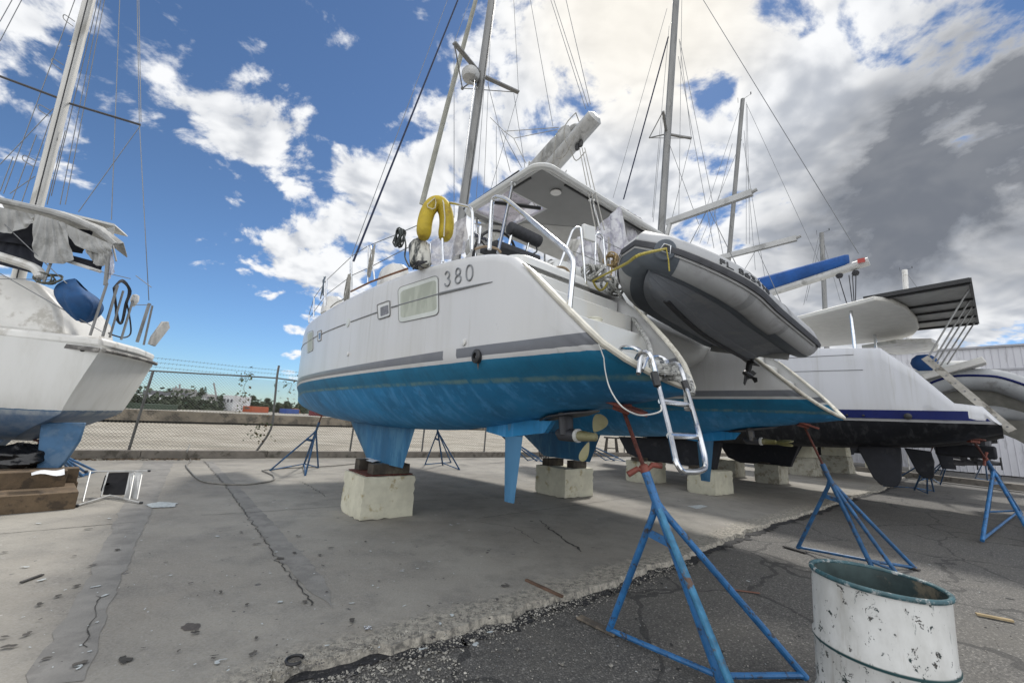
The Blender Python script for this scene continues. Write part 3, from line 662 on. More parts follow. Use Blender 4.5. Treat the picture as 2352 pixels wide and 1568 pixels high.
hwindow(((705.5, 765), (718.5, 758), (718.5, 804), (705.5, 811)), ((707, 767), (717.5, 761), (717.5, 803), (707, 809)), WFR, WPN)
GREY = M('stripe_grey', (.135, .145, .165), .5, var=.08, sc=4, stain=(.20, .21, .22), samt=.4, streak=True)
def stripe(s0, s1, zt, zb_, t0, side, mat, name='stripe', e0=0, e1=0):
    mb = MB(YM); k = max(2, int(abs(s1 - s0) / .12)); vs = []
    for i in range(k + 1):
        f = i / k
        for z0_, e in ((zt, 1), (zb_, 0)):
            s = lerp(s0, s1, f)
            if i == 0: s += e0 * e
            if i == k: s += e1 * e
            z = z0_ + .012 * s; vs.append(V3((t0 + side * (hb(s, z) + .004), s, z)))
    mb.add(vs, [(2 * i, 2 * i + 1, 2 * i + 3, 2 * i + 2) for i in range(k)]); part(mb, name, mat, cat, 40)
ST_, SB_ = 2.215, 2.115
for t0, sd in ((0, -1), (SP, 1), (SP, -1), (0, 1)):
    pass
def linedecal(name, pts, w_, mat, off=.005, taper=False):
    mb = MB(YM); P_ = [hs(x, y, off) for x, y in pts]; L_ = []
    for a, b in zip(P_, P_[1:]):
        for i in range(6): L_.append(a.lerp(b, i / 6))
    L_.append(P_[-1]); L_ = [V3((-(hb(p.y, p.z) + off), p.y, p.z)) for p in L_]; nn = len(L_)
    mb.tube(L_, [w_ * (1 - (i / nn) ** 3 if taper else 1) for i in range(nn)], 5); part(mb, name, mat, cat)
LG = M('graphic_grey', (.20, .21, .22), .5)
linedecal('side_line', [(690, 803), (706, 786), (731, 770)], .007, LG); linedecal('side_line', [(738, 767), (793, 744)], .008, LG); linedecal('side_line', [(805, 739), (866, 717)], .008, LG)
linedecal('side_line', [(899, 705.5), (960, 688.5), (1008, 675)], .009, LG); linedecal('side_line', [(1009, 674.5), (1060, 662.5), (1131, 647)], .014, LG, taper=True)
def digit(pts, cx, cy, w_, h_, sh):
    return [(cx + x * w_ / 2, cy + y * h_ / 2 + sh * x * w_ / 2) for x, y in pts]
d3 = [(-.85, -.62), (-.5, -.9), (0, -1), (.6, -.85), (.85, -.5), (.6, -.18), (.1, -.03), (.6, .1), (1, .5), (.65, .88), (0, 1), (-.6, .88), (-1, .6)]
d8 = [(0, -.05), (-.6, -.2), (-.8, -.55), (-.5, -.9), (0, -1), (.5, -.9), (.8, -.55), (.6, -.2), (0, -.05), (-.7, .12), (-1, .5), (-.65, .88), (0, 1), (.65, .88), (1, .5), (.7, .12), (0, -.05)]
d0 = [(0, -1), (-.62, -.85), (-1, -.35), (-1, .35), (-.62, .85), (0, 1), (.62, .85), (1, .35), (1, -.35), (.62, -.85), (0, -1)]
for dd, cx, cy, w_, h_ in ((d3, 1027.3, 640, 12, 33), (d8, 1052, 633, 13, 34), (d0, 1078.2, 626, 14, 35)):
    P_ = [hs(x, y, .005) for x, y in digit(dd, cx, cy, w_, h_, -.28)]; P_ = spline(P_, 4); mb = MB(YM); mb.tube(P_, .0085, 6); part(mb, 'numeral', LG, cat)
mb = MB(YM); q = [hs(x, y, .006) for x, y in ((1096, 826), (1098.5, 826), (1099, 838), (1098, 850), (1096.5, 838))]; mb.add(q, [(0, 1, 2, 3, 4)]); part(mb, 'rust_run', M('rust_run', (.30, .17, .08), .8, var=.3, sc=20), cat, None)
p = hs(1094.6, 817.7, .0); mb = MB(YM); mb.lathe([(.062, -.03), (.064, .012), (.042, .024), (.030, .024), (.028, -.02)], tuple(p), (-1, 0, 0), 20); part(mb, 'exhaust_outlet', BLACK, cat)
for x, y in ((1067, 786), (800, 813)):
    p = hs(x, y, 0); mb = MB(YM); mb.lathe([(.03, 0), (.032, .015), (.015, .02)], tuple(p), (-1, 0, 0), 12); part(mb, 'skin_fitting', GEL, cat)
p = hs(799.7, 741, 0); mb = MB(YM); mb.lathe([(.07, 0), (.07, .008), (.03, .01)], tuple(p), (-1, 0, 0), 12); part(mb, 'vent_cover', WFR, cat)
linedecal('teak_rail', [(806, 669.5), (850, 648), (936, 617)], .014, TEAK, off=-.03)
# stanchions and lifelines --------------------------------------------------------
for b_, t_ in (((844.7, 651), (845.6, 564.6)), ((860.5, 644), (851, 562.8)), ((808.4, 667), (807.5, 588.8)), ((803, 668), (805, 600)), ((748, 702), (750.8, 642.7)), ((745, 704), (746, 645)), ((720.6, 728), (721.4, 683.7)), ((709.5, 741), (709.5, 724)), ((1018, 602), (1016, 548)), ((987, 600), (988, 560))):
    mb = MB(YM); mb.tube([bt(*b_, -.93), bt(*t_, -.93)], .013, 8); part(mb, 'stanchion', STEEL, cat)
mb = MB(YM); mb.tube([bt(x, y, -.93) for x, y in ((709.5, 724), (721.4, 683.7), (750.8, 642.7), (761, 633), (807.5, 589), (846, 564.6), (905, 541), (965, 515))], .006, 5); part(mb, 'lifeline', WIRE, cat)
mb = MB(YM); mb.tube([bt(x, y, -.93) for x, y in ((712, 728), (749, 677), (809, 632), (845, 616), (861, 608), (940, 567), (985, 545))], .006, 5); part(mb, 'lifeline', WIRE, cat)
def rail(pts, r=.016, name='handrail', rad=.12):
    mb = MB(YM); mb.tube(roundpath(pts, rad), r, 10); part(mb, name, STEEL, cat)
rail([bt(1084, 574, -.85), bt(1086, 476, -.85), bt(1030, 465, -.85), bt(1012, 468, -.85)], .016)
rail([bt(1124, 573, -.74), bt(1131, 450, -.74), bt(1160, 455, -.74), bt(1306, 578, -.74), bt(1318, 600, -.74), bt(1307, 712, -.74)], .022, rad=.16)
rail([bs(1283, 616, -3.85), bs(1318, 521, -3.85), bs(1342, 525, -3.85)], .014); rail([bs(1346, 657, -3.95), bs(1334, 524, -3.95)], .014)
rail([bs(1366, 640, -3.7), bs(1368, 534, -3.7), bs(1385, 540, -3.7), bs(1392, 640, -3.7)], .012)
mb = MB(YM); q = [bs(x, y, -3.97) for x, y in ((1341, 513), (1368, 521), (1369, 556), (1343, 548))]; mb.slab(q, (0, .04, 0)); part(mb, 'outboard_bracket_pad', GEL, cat, bevel=.01)
mb = MB(YM); mb.tube([bs(1366, 541, -3.7), bs(1400, 560, -3.6), bs(1432, 575, -3.5)], .005, 5); mb.tube([bs(1316, 577, -3.8), bs(1345, 588, -3.75), bs(1400, 612, -3.6), bs(1430, 622, -3.5)], .005, 5); part(mb, 'lifeline', WIRE, cat)
# helm bench, instruments, wheel
mb = MB(YM); a = bs(1168, 522, -2.95); b = bs(1240, 556, -2.95); mb.tube([a - V3((0, 0, 0)), a + (b - a) * .04, b - (b - a) * .04, b], [.05, .085, .085, .05], 12); part(mb, 'backrest_cushion', CUSH, cat)
mb = MB(YM); a = bs(1120, 566, -2.9); b = bs(1222, 602, -2.9); mb.beam(a, b, .35, .09); part(mb, 'seat_cushion', CUSH, cat, bevel=.02)
for x0, y0, x1, y1 in ((1165, 580, 1175, 538), (1203, 603, 1214, 556), (1100, 560, 1104, 520)):
    mb = MB(YM); mb.tube([bs(x0, y0, -2.95), bs(x1, y1, -2.95)], .016, 8); part(mb, 'bench_leg', STEEL, cat)
mb = MB(YM); mb.tube(roundpath([bs(1211, 590, -2.9), bs(1234, 578, -2.9), bs(1232, 565, -2.9), bs(1215, 556, -2.9)], .1), .010, 8); part(mb, 'bench_arm', BLACK, cat)
mb = MB(YM); q = [bs(x, y, -2.3) for x, y in ((1086, 536), (1122, 552), (1130, 580), (1090, 575))]; mb.slab(q, (0, .12, 0)); ip = part(mb, 'instrument_pod', GEL, cat, bevel=.02)
mb = MB(YM)
for x, y in ((1094, 541), (1106, 546), (1118, 551), (1097, 555)): mb.slab([bs(x + dx_, y + dy_, -2.33) for dx_, dy_ in ((-5, -5), (6, -1), (7, 6), (-4, 3))], (0, -.02, 0))
part(mb, 'display', M('display_glass', (.02, .025, .04), .1), ip, bevel=.004)
mb = MB(YM); c_ = bs(1138, 590, -2.5); mb.tube([c_ + V3((math.cos(a) * .36, -.1 * math.sin(a), math.sin(a) * .34)) for a in [2 * math.pi * k / 28 for k in range(28)]], .02, 8, closed=True)
for k in range(3): a = R(30 + 120 * k); mb.tube([c_, c_ + V3((math.cos(a) * .36, 0, math.sin(a) * .34))], .012, 6)
part(mb, 'steering_wheel', BLACK, cat)
# clear curtains
def sheetpart(name, corners, s, mat, amp=.06, nu=14, nv=14, frq=3, seed=0, parent=None, f=None):
    f = f or bs; q = [f(x, y, s) for x, y in corners]; mb = MB(YM)
    def fn(u, v):
        p = q[0] * (1 - u) * (1 - v) + q[1] * u * (1 - v) + q[2] * u * v + q[3] * (1 - u) * v
        k = amp * (math.sin(u * 6.3 * frq + seed + 2 * v) + .6 * math.sin(v * 9 + u * 11 + seed * 2)) * (.4 + .6 * v)
        return p + (V3((0, k, 0)) if f is bs else V3((k, 0, 0)))
    mb.grid(fn, nu, nv); return part(mb, name, mat, parent or cat, 180)
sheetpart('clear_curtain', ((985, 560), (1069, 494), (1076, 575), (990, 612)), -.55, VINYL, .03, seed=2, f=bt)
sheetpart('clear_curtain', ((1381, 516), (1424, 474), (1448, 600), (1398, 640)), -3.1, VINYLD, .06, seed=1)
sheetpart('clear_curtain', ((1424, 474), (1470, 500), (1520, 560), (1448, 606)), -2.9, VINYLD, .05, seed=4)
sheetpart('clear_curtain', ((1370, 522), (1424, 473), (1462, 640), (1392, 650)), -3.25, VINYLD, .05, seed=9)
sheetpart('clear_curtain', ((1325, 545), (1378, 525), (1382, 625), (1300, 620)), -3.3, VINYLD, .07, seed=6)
sheetpart('clear_curtain', ((1230, 618), (1300, 590), (1292, 622), (1257, 633)), -3.6, CANVAS, .03, seed=3)
sheetpart('canvas_flap', ((1303, 548), (1333, 550), (1322, 590), (1298, 582)), -3.7, CANVAS, .02, seed=5)
mb = MB(YM); mb.slab([bs(x, y, -3.05) for x, y in ((1410, 470), (1426, 473), (1475, 505), (1530, 560), (1520, 560))], (0, .02, 0)); part(mb, 'curtain_frame', CANVAS, cat)
# hose draped along the coaming
mb = MB(YM); mb.tube(spline([bs(x, y, -3.9) for x, y in ((1236, 630), (1255, 640), (1270, 645), (1278, 632), (1273, 620), (1283, 613), (1300, 617), (1312, 632), (1325, 643), (1345, 648))], 5), .014, 7)
mb.tube(spline([bs(x, y, -3.6) for x, y in ((1092, 572), (1115, 566), (1140, 571), (1150, 580))], 5), .014, 7); part(mb, 'hose', M('tan_hose', (.27, .20, .13), .6), cat)
# boarding ladder -----------------------------------------------------------------
lad = cat
mb = MB(YM); zpl = None
def lp(x, y, t=None): return bs(x, y, -5.50)
L1 = [bs(1462, 823, -5.36), bs(1470, 808, -5.42), bs(1492, 808, -5.50), bs(1503, 840, -5.52), bs(1512, 885, -5.55), bs(1540, 1000, -5.72), bs(1553, 1062, -5.80), bs(1566, 1083, -5.82), bs(1600, 1084, -5.82), bs(1620, 1076, -5.80), bs(1619, 1050, -5.78), bs(1603, 985, -5.72), bs(1578, 895, -5.55), bs(1566, 850, -5.50), bs(1555, 832, -5.45), bs(1535, 838, -5.38)]
mb.tube(roundpath(L1, .06, 4), .0140, 10)
bl = part(mb, 'boarding_ladder', STEEL, cat)
for (x0, y0), (x1, y1), s_ in (((1517, 921), (1584, 930), -5.6), ((1537, 1000), (1605, 1002), -5.72)): mb = MB(YM); mb.tube([bs(x0, y0, s_), bs(x1, y1, s_)], .0155, 8); part(mb, 'rung', STEEL, bl)
for (x0, y0), (x1, y1) in (((1502, 855), (1510, 886)), ((1571, 875), (1580, 898))): mb = MB(YM); mb.tube([bs(x0, y0, -5.53), bs(x1, y1, -5.555)], .022, 8); part(mb, 'grip_sleeve', BLACK, bl)
mb = MB(YM); mb.tube(roundpath([bs(1422, 806, -5.0), bs(1428, 798, -5.1), bs(1455, 798, -5.2), bs(1472, 806, -5.25), bs(1466, 858, -5.3)], .05, 4), .0165, 10)
mb.tube(roundpath([bs(1474, 850, -5.28), bs(1484, 820, -5.25), bs(1512, 818, -5.25), bs(1532, 828, -5.3), bs(1527, 872, -5.36)], .05, 4), .0165, 10); part(mb, 'grab_rail', STEEL, cat)
# mast and rigging ----------------------------------------------------------------
C_ = SP / 2
MB0 = bt(1065, 470, C_); MT = bt(1130, 0, C_); mdir = (MT - MB0).normalized(); mbase = MB0 - mdir * ((MB0.z - 4.1) / mdir.z); mtop = MB0 + mdir * ((18. - MB0.z) / mdir.z)
mb = MB(YM); mb.tube([mbase, mtop], [.105, .095], 14, flat=1.5, upv=(0, 0, 1)); mast = part(mb, 'mast', ALU, cat)
mb = MB(YM); mb.tube([mbase + V3((0, -.16, 0)), mtop + V3((0, -.15, 0))], .012, 4); part(mb, 'sail_track', BLACK, mast)
SR = bt(1105, 173, C_)
SL_ = hit(1043, 98, O1 + VV * 0, V3((0, 0, 1))) if False else None
spL = V3(bz(1043, 98, SR.z + .05)); spR = V3(bz(1191, 212.6, SR.z + .05))
for e in (spL, spR):
    mb = MB(YM); mb.beam(SR, e, .12, .04); part(mb, 'spreader', ALU, mast)
nd = V3(bz(1062, 203, SR.z - .05)); mb = MB(YM); mb.tube([SR, nd], .02, 6); mb.ball(nd, .05, 8); mb.tube([spL, nd], .018, 5); mb.tube([nd, spR], .012, 5); part(mb, 'mast_strut', ALU, mast)
rc = bt(1081, 172, C_ - .35); mb = MB(YM); mb.lathe([(.05, -.16), (.20, -.13), (.24, -.05), (.24, .05), (.19, .13), (.06, .16)], tuple(rc), (0, 0, 1), 20); mb.tube([rc - V3((0, 0, .2)), SR - V3((0, 0, .5))], .03, 6); part(mb, 'radar_dome', M('radar_grey', (.42, .42, .41), .5, stain=(.25, .25, .24), samt=.42), mast)
def wire(pts, r=.0065, name='shroud', mat=WIRE, par=None):
    mb = MB(YM); mb.tube(pts, r, 5); part(mb, name, mat, par or cat)
def w2(a, b, t_a, t_b, r=.0065, mat=WIRE, name='shroud'): wire([bt(*a, t_a), bt(*b, t_b)], r, name, mat)
w2((812, 600), (1052, 0), -.6, C_ - .8, .022, WIREB); w2((807, 590), (1028, 0), -.85, C_ - .9, .007)
mb = MB(YM); mb.tube([bt(969, 470, C_ - .05), bt(1028, 240, C_ - .02), bt(1093, 0, C_)], [.085, .075, .06], 10); part(mb, 'furled_jib', M('jib_sacrificial', (.30, .30, .26), .9, var=.15, sc=4, stain=(.3, .3, .26), samt=.4), cat)
for a, b, t1, t2 in (((1043, 500), (1043, 98), .3, spL.x), ((1052, 490), (1092, 170), .4, 1.9), ((1043, 98), (1080, 0), spL.x, C_ - .3), ((1092, 480), (1112, 200), C_ - .3, C_), ((1110, 470), (1130, 0), 2.6, 2.6), ((1120, 460), (1191, 213), 2.9, spR.x), ((1140, 450), (1140, 290), 3., 3.),
                     ((1191, 213), (1180, 0), spR.x, 2.9), ((1270, 290), (1218, 0), 2.3, 2.3), ((1345, 250), (1265, 0), 2.3, 2.3), ((1351, 245), (1272, 0), 2.32, 2.3), ((1356, 240), (1300, 0), 2.3, 2.35), ((1208, 400), (1180, 214), 2.3, 2.5), ((1075, 470), (1110, 180), 2.1, 2.2)):
    w2(a, b, t1, t2, .0065)
w2((1172, 395), (1120, 190), 2.3, 2.3, .008); w2((1198, 385), (1152, 300), 2.3, 2.3, .008)
for pts in (((1126, 270), (1158, 302), (1180, 318), (1280, 298)), ((1158, 302), (1200, 299), (1283, 293)), ((1180, 318), (1208, 375))): wire([bt(x, y, 2.3) for x, y in pts], .008, 'lazy_jack', ROPE)
# boom and stacked mainsail
bt_ = bt(1366, 270, C_); q_ = bt(1262, 390, C_); br_ = bt_ + (q_ - bt_) * ((1.55 - bt_.y) / (q_.y - bt_.y)); bd = (br_ - bt_).normalized()
mb = MB(YM); mb.tube([bt_ - bd * .05, bt_, br_], [.07, .13, .12], 12, flat=1.35, upv=(1, 0, 0)); bm = part(mb, 'boom', ALUL, cat)
mb = MB(YM)
def sailring(f, w_, h_, lift):
    c0 = bt_ + bd * f + V3((0, 0, lift)); return [c0 + V3((math.cos(a) * w_, 0, math.sin(a) * h_)) for a in [2 * math.pi * k / 14 for k in range(14)]]
mb.loft([sailring(.62, .10, .12, .22), sailring(.68, .17, .20, .27), sailring(1.1, .19, .24, .31), sailring(2.0, .20, .27, .34), sailring(3.2, .20, .28, .34), sailring(4.2, .18, .26, .32)], True, True, True); SAILM = M('greyed_sailcloth', (.34, .34, .33), .9, var=.2, sc=6, bump=.9, bsc=9, stain=(.22, .22, .21), samt=.45); part(mb, 'folded_mainsail', SAILM, cat, smooth=60)
mb = MB(YM); mb.ball(bt_ + bd * .85 + V3((0, 0, .50)), .13, 10, (.8, 1.3, .8)); mb.ball(bt_ + bd * .6 + V3((.05, 0, .35)), .12, 10, (.9, 1.2, .7)); part(mb, 'sail_headboard_fold', SAILM, cat, smooth=60)
rr_ = random.Random(5); mb = MB(YM)
for k in range(7):
    f = .5 + k * .42; c0 = bt_ + bd * f + V3((0, 0, .12 if k else .05)); wv = .24
    mb.tube(spline([c0 + V3((math.cos(a) * wv, rr_.uniform(-.08, .08), math.sin(a) * (.42 + rr_.uniform(-.05, .15)))) for a in [2 * math.pi * j / 9 for j in range(9)]], 3), .010, 5)
for k in range(9):
    a = bt_ + bd * (.4 + .3 * k) + V3((-.14, 0, -.1)); b = a + bd * rr_.uniform(.25, .5); mb.tube(sag(a, b, rr_.uniform(.08, .3), 6), .010, 5)
part(mb, 'reefing_lines', ROPE, cat)
for x, y in ((1334, 330), (1326, 338)): mb = MB(YM); c0 = bt(x, y, C_); mb.ball(c0, .07, 8, (.6, .8, 1.2)); part(mb, 'block', BLACK, cat)
for k, (x0, x1) in enumerate(((1331, 1368), (1337, 1377), (1343, 1388))): wire([bt(x0, 340, C_), bs(x1, 528, -3.6)], .008, 'mainsheet', ROPE)
# davits
for tp, tt in (((1728, 442), 1.8), ((1830, 547), 3.35)):
    tip = bt(*tp, tt); tip.z = tip.z; root = V3((tt, -3.4, 3.95)); mb = MB(YM); mb.beam(tip, V3((tt, tip.y + 1.05, tip.z)), .055, .075); mb.tube([V3((tt, tip.y + 1.0, tip.z)), V3((tt, -3.8, 3.0))], .03, 10); mb.tube([tip + V3((0, .02, 0)), tip + V3((0, -.05, .02))], .02, 6)
    part(mb, 'davit', ALUL, cat)
# ---------------------------------------------------------------- inflatable dinghy hung across the stern
TUB = M('dinghy_fabric_light', (.37, .375, .38), .6, var=.06, sc=2, stain=(.31, .31, .315), samt=.42)
TUBD = M('dinghy_fabric_dark', (.085, .10, .12), .6, var=.12, sc=3)
HUL = M('dinghy_hull_grey', (.20, .215, .245), .5, var=.10, sc=2, stain=(.24, .25, .27), samt=.42)
STR = M('dinghy_strake', (.035, .036, .042), .55, var=.3, sc=12)
SW = M('dinghy_strake_light', (.34, .34, .34), .6)
dst = V3((3.06, -4.68, 2.92)); dbw = V3((.36, -4.68, 3.17)); ax = (dbw - dst).normalized(); sd_ = V3((0, -1, 0)); upd = ax.cross(sd_); upd = upd if upd.z > 0 else -upd
Rl = Matrix.Rotation(R(-12), 3, ax)
sd_ = Rl @ sd_; upd = Rl @ upd
DM = YM @ Matrix(((ax.x, sd_.x, upd.x, dst.x), (ax.y, sd_.y, upd.y, dst.y), (ax.z, sd_.z, upd.z, dst.z), (0, 0, 0, 1)))
dg = thing('inflatable_dinghy', 'grey rigid inflatable dinghy FL 8634 slung bow-left under the davits of the 380 catamaran', 'dinghy', tuple(DM @ V3((1.5, 0, -.4))))
Ld, Wd, rt = 2.66, .55, .20
def dpath(side, n=30):
    P_ = []
    for i in range(n + 1):
        f = i / n
        x = Ld * f; y = Wd * (1 if f < .62 else math.cos((f - .62) / .38 * math.pi / 2) ** .75) * side; z = .16 * max(0, (f - .45) / .55) ** 2.0
        P_.append(V3((x, y, z)))
    return P_
full = dpath(1) + list(reversed(dpath(-1)))[1:]
full = [V3((-.32, Wd * .98, .0)), V3((-.22, Wd, 0))] + full + [V3((-.22, -Wd, 0)), V3((-.32, -Wd * .98, .0))]
rad = [.11, .175] + [rt * (1 - .10 * sm(.7, 1, abs(1 - abs(i / 30 - 1)))) for i in range(61)] + [.175, .11]
mb = MB(DM); mb.tube(full, rad, 20, upv=(0, 0, 1)); tubes = part(mb, 'buoyancy_tube', TUB, dg, smooth=60)
mb = MB(DM)                                                                     # dark reinforcement under bow and along the lower tubes
def tubewrap(i0, i1, a0, a1, off=.004, nn=8):
    rings = []
    for i in range(i0, i1 + 1):
        p = full[i]; d_ = (full[min(i + 1, len(full) - 1)] - full[max(i - 1, 0)]).normalized(); o_ = V3((d_.y, -d_.x, 0)).normalized()
        if o_.dot(V3((p.x - 1.2, p.y, 0))) < 0: o_ = -o_
        u_ = V3((0, 0, 1)); r_ = rad[i] + off
        rings.append([p + o_ * (math.cos(R(lerp(a0, a1, k / nn))) * r_) + u_ * (math.sin(R(lerp(a0, a1, k / nn))) * r_) for k in range(nn + 1)])
    return rings
mb.loft(tubewrap(30, 34, -9, -110), closed=False); mb.loft(tubewrap(1, 13, -62, -130), closed=False); mb.loft(tubewrap(51, 63, -62, -130), closed=False); mb.loft(tubewrap(13, 51, -82, -125), closed=False)
part(mb, 'chafe_patch', TUBD, dg, smooth=60)
mb = MB(DM); mb.loft(tubewrap(1, 63, -11, 5, .022, 4), closed=False); mb.loft(tubewrap(1, 63, 5, -11, .006, 4), closed=False); part(mb, 'rubbing_strake', STR, dg, smooth=60)
mb = MB(DM); mb.loft(tubewrap(2, 62, -18, -12, .010, 3), closed=False); mb.loft(tubewrap(2, 62, 5, 10, .012, 3), closed=False); part(mb, 'strake_edge', SW, dg, smooth=60)
mb = MB(DM)
def hsec(f):
    x = Ld * f * .955; w_ = .50 * (1 if f < .6 else max(.02, math.cos((f - .6) / .4 * math.pi / 2) ** .8)); zc = .16 * max(0, (f - .45) / .55) ** 2; dk = -.33 + .07 * sm(.35, 1, f) + zc * .9; zw_ = -.165 + zc
    if f > .93: dk = lerp(dk, zw_ - .06, (f - .93) / .07)
    return [V3((x, w_ * 1.0, zw_ + .06)), V3((x, w_ * .92, zw_ - .02)), V3((x, w_ * .62, lerp(zw_, dk, .30))), V3((x, w_ * .60, lerp(zw_, dk, .36))), V3((x, w_ * .3, lerp(zw_, dk, .68))), V3((x, w_ * .285, lerp(zw_, dk, .74))), V3((x, 0, dk)),
            V3((x, -w_ * .285, lerp(zw_, dk, .74))), V3((x, -w_ * .3, lerp(zw_, dk, .68))), V3((x, -w_ * .60, lerp(zw_, dk, .36))), V3((x, -w_ * .62, lerp(zw_, dk, .30))), V3((x, -w_ * .92, zw_ - .02)), V3((x, -w_, zw_ + .06))]
mb.loft([hsec(i / 26) for i in range(27)], closed=False, cap0=True); dh = part(mb, 'rigid_hull', HUL, dg, smooth=24)
mb = MB(DM); kp = [hsec(f)[6] + V3((0, 0, -.004)) for f in [i / 20 * .84 for i in range(21)]]; mb.loft([[p + V3((0, .035, .012)), p + V3((0, .035, -.006)), p + V3((0, -.035, -.006)), p + V3((0, -.035, .012))] for p in kp], True, True, True); part(mb, 'keel_strip', STR, dg)
mb = MB(DM); mb.box((.0, 0, -.02), (.04, 1.0, .5)); part(mb, 'transom', M('dinghy_transom', (.30, .30, .29), .6), dg, bevel=.01)
ptow = full[24] + V3((0, 0, 0))
mb = MB(DM)
def hook(i, ang):
    p = full[i]; d_ = (full[i + 1] - full[i - 1]).normalized(); o_ = V3((d_.y, -d_.x, 0)).normalized(); o_ = o_ if o_.x > 0 or abs(o_.y) > .9 else -o_
    if o_.dot(V3((p.x - 1.2, p.y, 0))) < 0: o_ = -o_
    c0 = p + o_ * math.cos(R(ang)) * (rad[i] + .006) + V3((0, 0, math.sin(R(ang)) * (rad[i] + .006))); return c0, o_ * math.cos(R(ang)) + V3((0, 0, math.sin(R(ang)))), d_
hc, hn, hd = hook(31, -8)
mb.lathe([(.10, 0), (.09, .008), (.03, .012)], tuple(hc - hn * .002), tuple(hn), 18); part(mb, 'towing_patch', TUBD, dg)
mb = MB(DM); ud = hn.cross(hd).normalized(); mb.tube([hc + hn * .03 + hd * a + ud * b for a, b in ((-.05, .03), (.05, .03), (.03, -.04), (-.03, -.04))], .006, 6, closed=True); part(mb, 'towing_ring', STEEL, dg)
mb = MB(DM); mb.ball((.75, 0, .20), .2, 10, (.9, 1.6, .5)); part(mb, 'seat', GELD, dg)
def text_mesh(txt, size, ext=.003):
    cu = bpy.data.curves.new('t', 'FONT'); cu.body = txt; cu.size = size; cu.extrude = ext; ob = bpy.data.objects.new('t', cu); COL.objects.link(ob); bpy.context.view_layer.update()
    me = bpy.data.meshes.new_from_object(ob.evaluated_get(bpy.context.evaluated_depsgraph_get())); vs = [v.co.copy() for v in me.vertices]; fs = [tuple(p.vertices) for p in me.polygons]
    bpy.data.objects.remove(ob); bpy.data.meshes.remove(me); return vs, fs
vs, fs = text_mesh('FL 8634 NF', .15)
wtx = max(v.x for v in vs)
sgn = 1
outv = []
side_y = Wd                                                                    # starboard side faces the camera (sd_ = aft)
for v in vs:
    xx = 2.22 - v.x * .95; an = R(13) + v.y / (rt + .004) * .62
    f = xx / Ld; i = 2 + max(0, min(30, f * 30)); p = full[int(i)].lerp(full[min(int(i) + 1, 32)], i - int(i)); q_ = full[min(int(i) + 1, 32)] - full[int(i)]; q_ = q_.normalized(); o_ = V3((-q_.y, q_.x, 0)).normalized()
    rr1 = rad[int(i)] + .004 + v.z
    outv.append(p + o_ * math.cos(an) * rr1 + V3((0, 0, math.sin(an) * rr1)))
mb = MB(DM); mb.add(outv, fs); part(mb, 'registration', BLACK, dg, None)
SEAM = M('dinghy_seam', (.26, .265, .27), .6)
for i_ in (12, 22, 42, 52):
    mb = MB(DM); mb.loft(tubewrap(i_, i_ + 1, -170, 175, .003, 24), closed=False); part(mb, 'seam_tape', SEAM, dg, smooth=60)
for i_ in ():
    hc2, hn2, hd2 = hook(i_, -34); mb = MB(DM); mb.lathe([(.045, 0), (.04, .008), (.02, .012)], tuple(hc2 - hn2 * .002), tuple(hn2), 14); mb.tube(roundpath([hc2 - hd2 * .10, hc2 - hd2 * .07 + hn2 * .03, hc2 + hd2 * .07 + hn2 * .03, hc2 + hd2 * .10], .03, 3), .009, 6); part(mb, 'grab_handle', TUBD, dg)
# falls
for (tp, tt, xd, lb_n) in (((1728, 442), 1.8, 1.45, 'forward pair of thin falls from the upper davit to the dinghy'), ((1830, 547), 3.35, .1, 'pair of thin falls from the lower davit to the dinghy stern')):
    tip = bt(*tp, tt); mb = MB(YM); q = [YI @ (DM @ V3((xd, yo * 1.1, .15))) for yo in (-.45, .45)]; mb.tube([q[0], tip + V3((0, .5, 0)), q[1]], .006, 5)
    solo(mb, 'davit_tackle', WIRE, lb_n, 'rope')
# outboard lower unit
ob_ = thing('outboard_motor', 'black outboard engine with its leg and propeller hanging below the grey dinghy transom', 'outboard motor', tuple(DM @ V3((-.2, 0, -.6))))
OM = DM @ Matrix.Translation(V3((-.02, .0, 0))) @ Matrix.Rotation(R(-4), 4, 'Y') @ Matrix.Diagonal(V3((.85, .85, .80, 1)))
mb = MB(OM); mb.loft([[V3((x + a * .16, b * .13, z)) for a, b in [(math.cos(2 * math.pi * k / 14), math.sin(2 * math.pi * k / 14)) for k in range(14)]] for x, z in ((-.22, .18), (-.24, .3), (-.24, .42), (-.2, .5))], True, True, True); part(mb, 'cowling', BLACK, ob_, smooth=50)
mb = MB(OM); mb.tube([(-.18, 0, .2), (-.18, 0, -.42)], [.07, .055], 10, flat=.8); mb.box((-.22, 0, -.40), (.30, .17, .015)); mb.tube([(-.18, 0, -.42), (-.19, 0, -.66)], [.055, .04], 10, flat=.5, upv=(1, 0, 0)); mb.tube([(-.06, 0, -.62), (-.1, 0, -.62), (-.3, 0, -.62), (-.36, 0, -.62)], [.012, .045, .05, .035], 10)
mb.slab([(-.10, -.008, -.65), (-.24, -.008, -.65), (-.20, -.008, -.82), (-.14, -.008, -.80)], (0, .016, 0)); mb.beam((-.03, 0, -.05), (-.17, 0, -.2), .16, .05); part(mb, 'leg', BLACK, ob_, bevel=.004)
mb = MB(OM)
for k in range(3):
    a = R(90 + 120 * k); d_ = V3((0, math.cos(a), math.sin(a))); s2 = V3((.6, -math.sin(a) * .8, math.cos(a) * .8)).normalized()
    mb.slab([V3((-.37, 0, -.62)) + d_ * r_ + s2 * w_ for r_, w_ in ((.03, -.03), (.09, -.06), (.125, 0), (.09, .06), (.03, .03))], (.008, 0, 0))
mb.tube([(-.34, 0, -.62), (-.43, 0, -.62)], [.035, .02], 8); part(mb, 'propeller', BLACK, ob_)
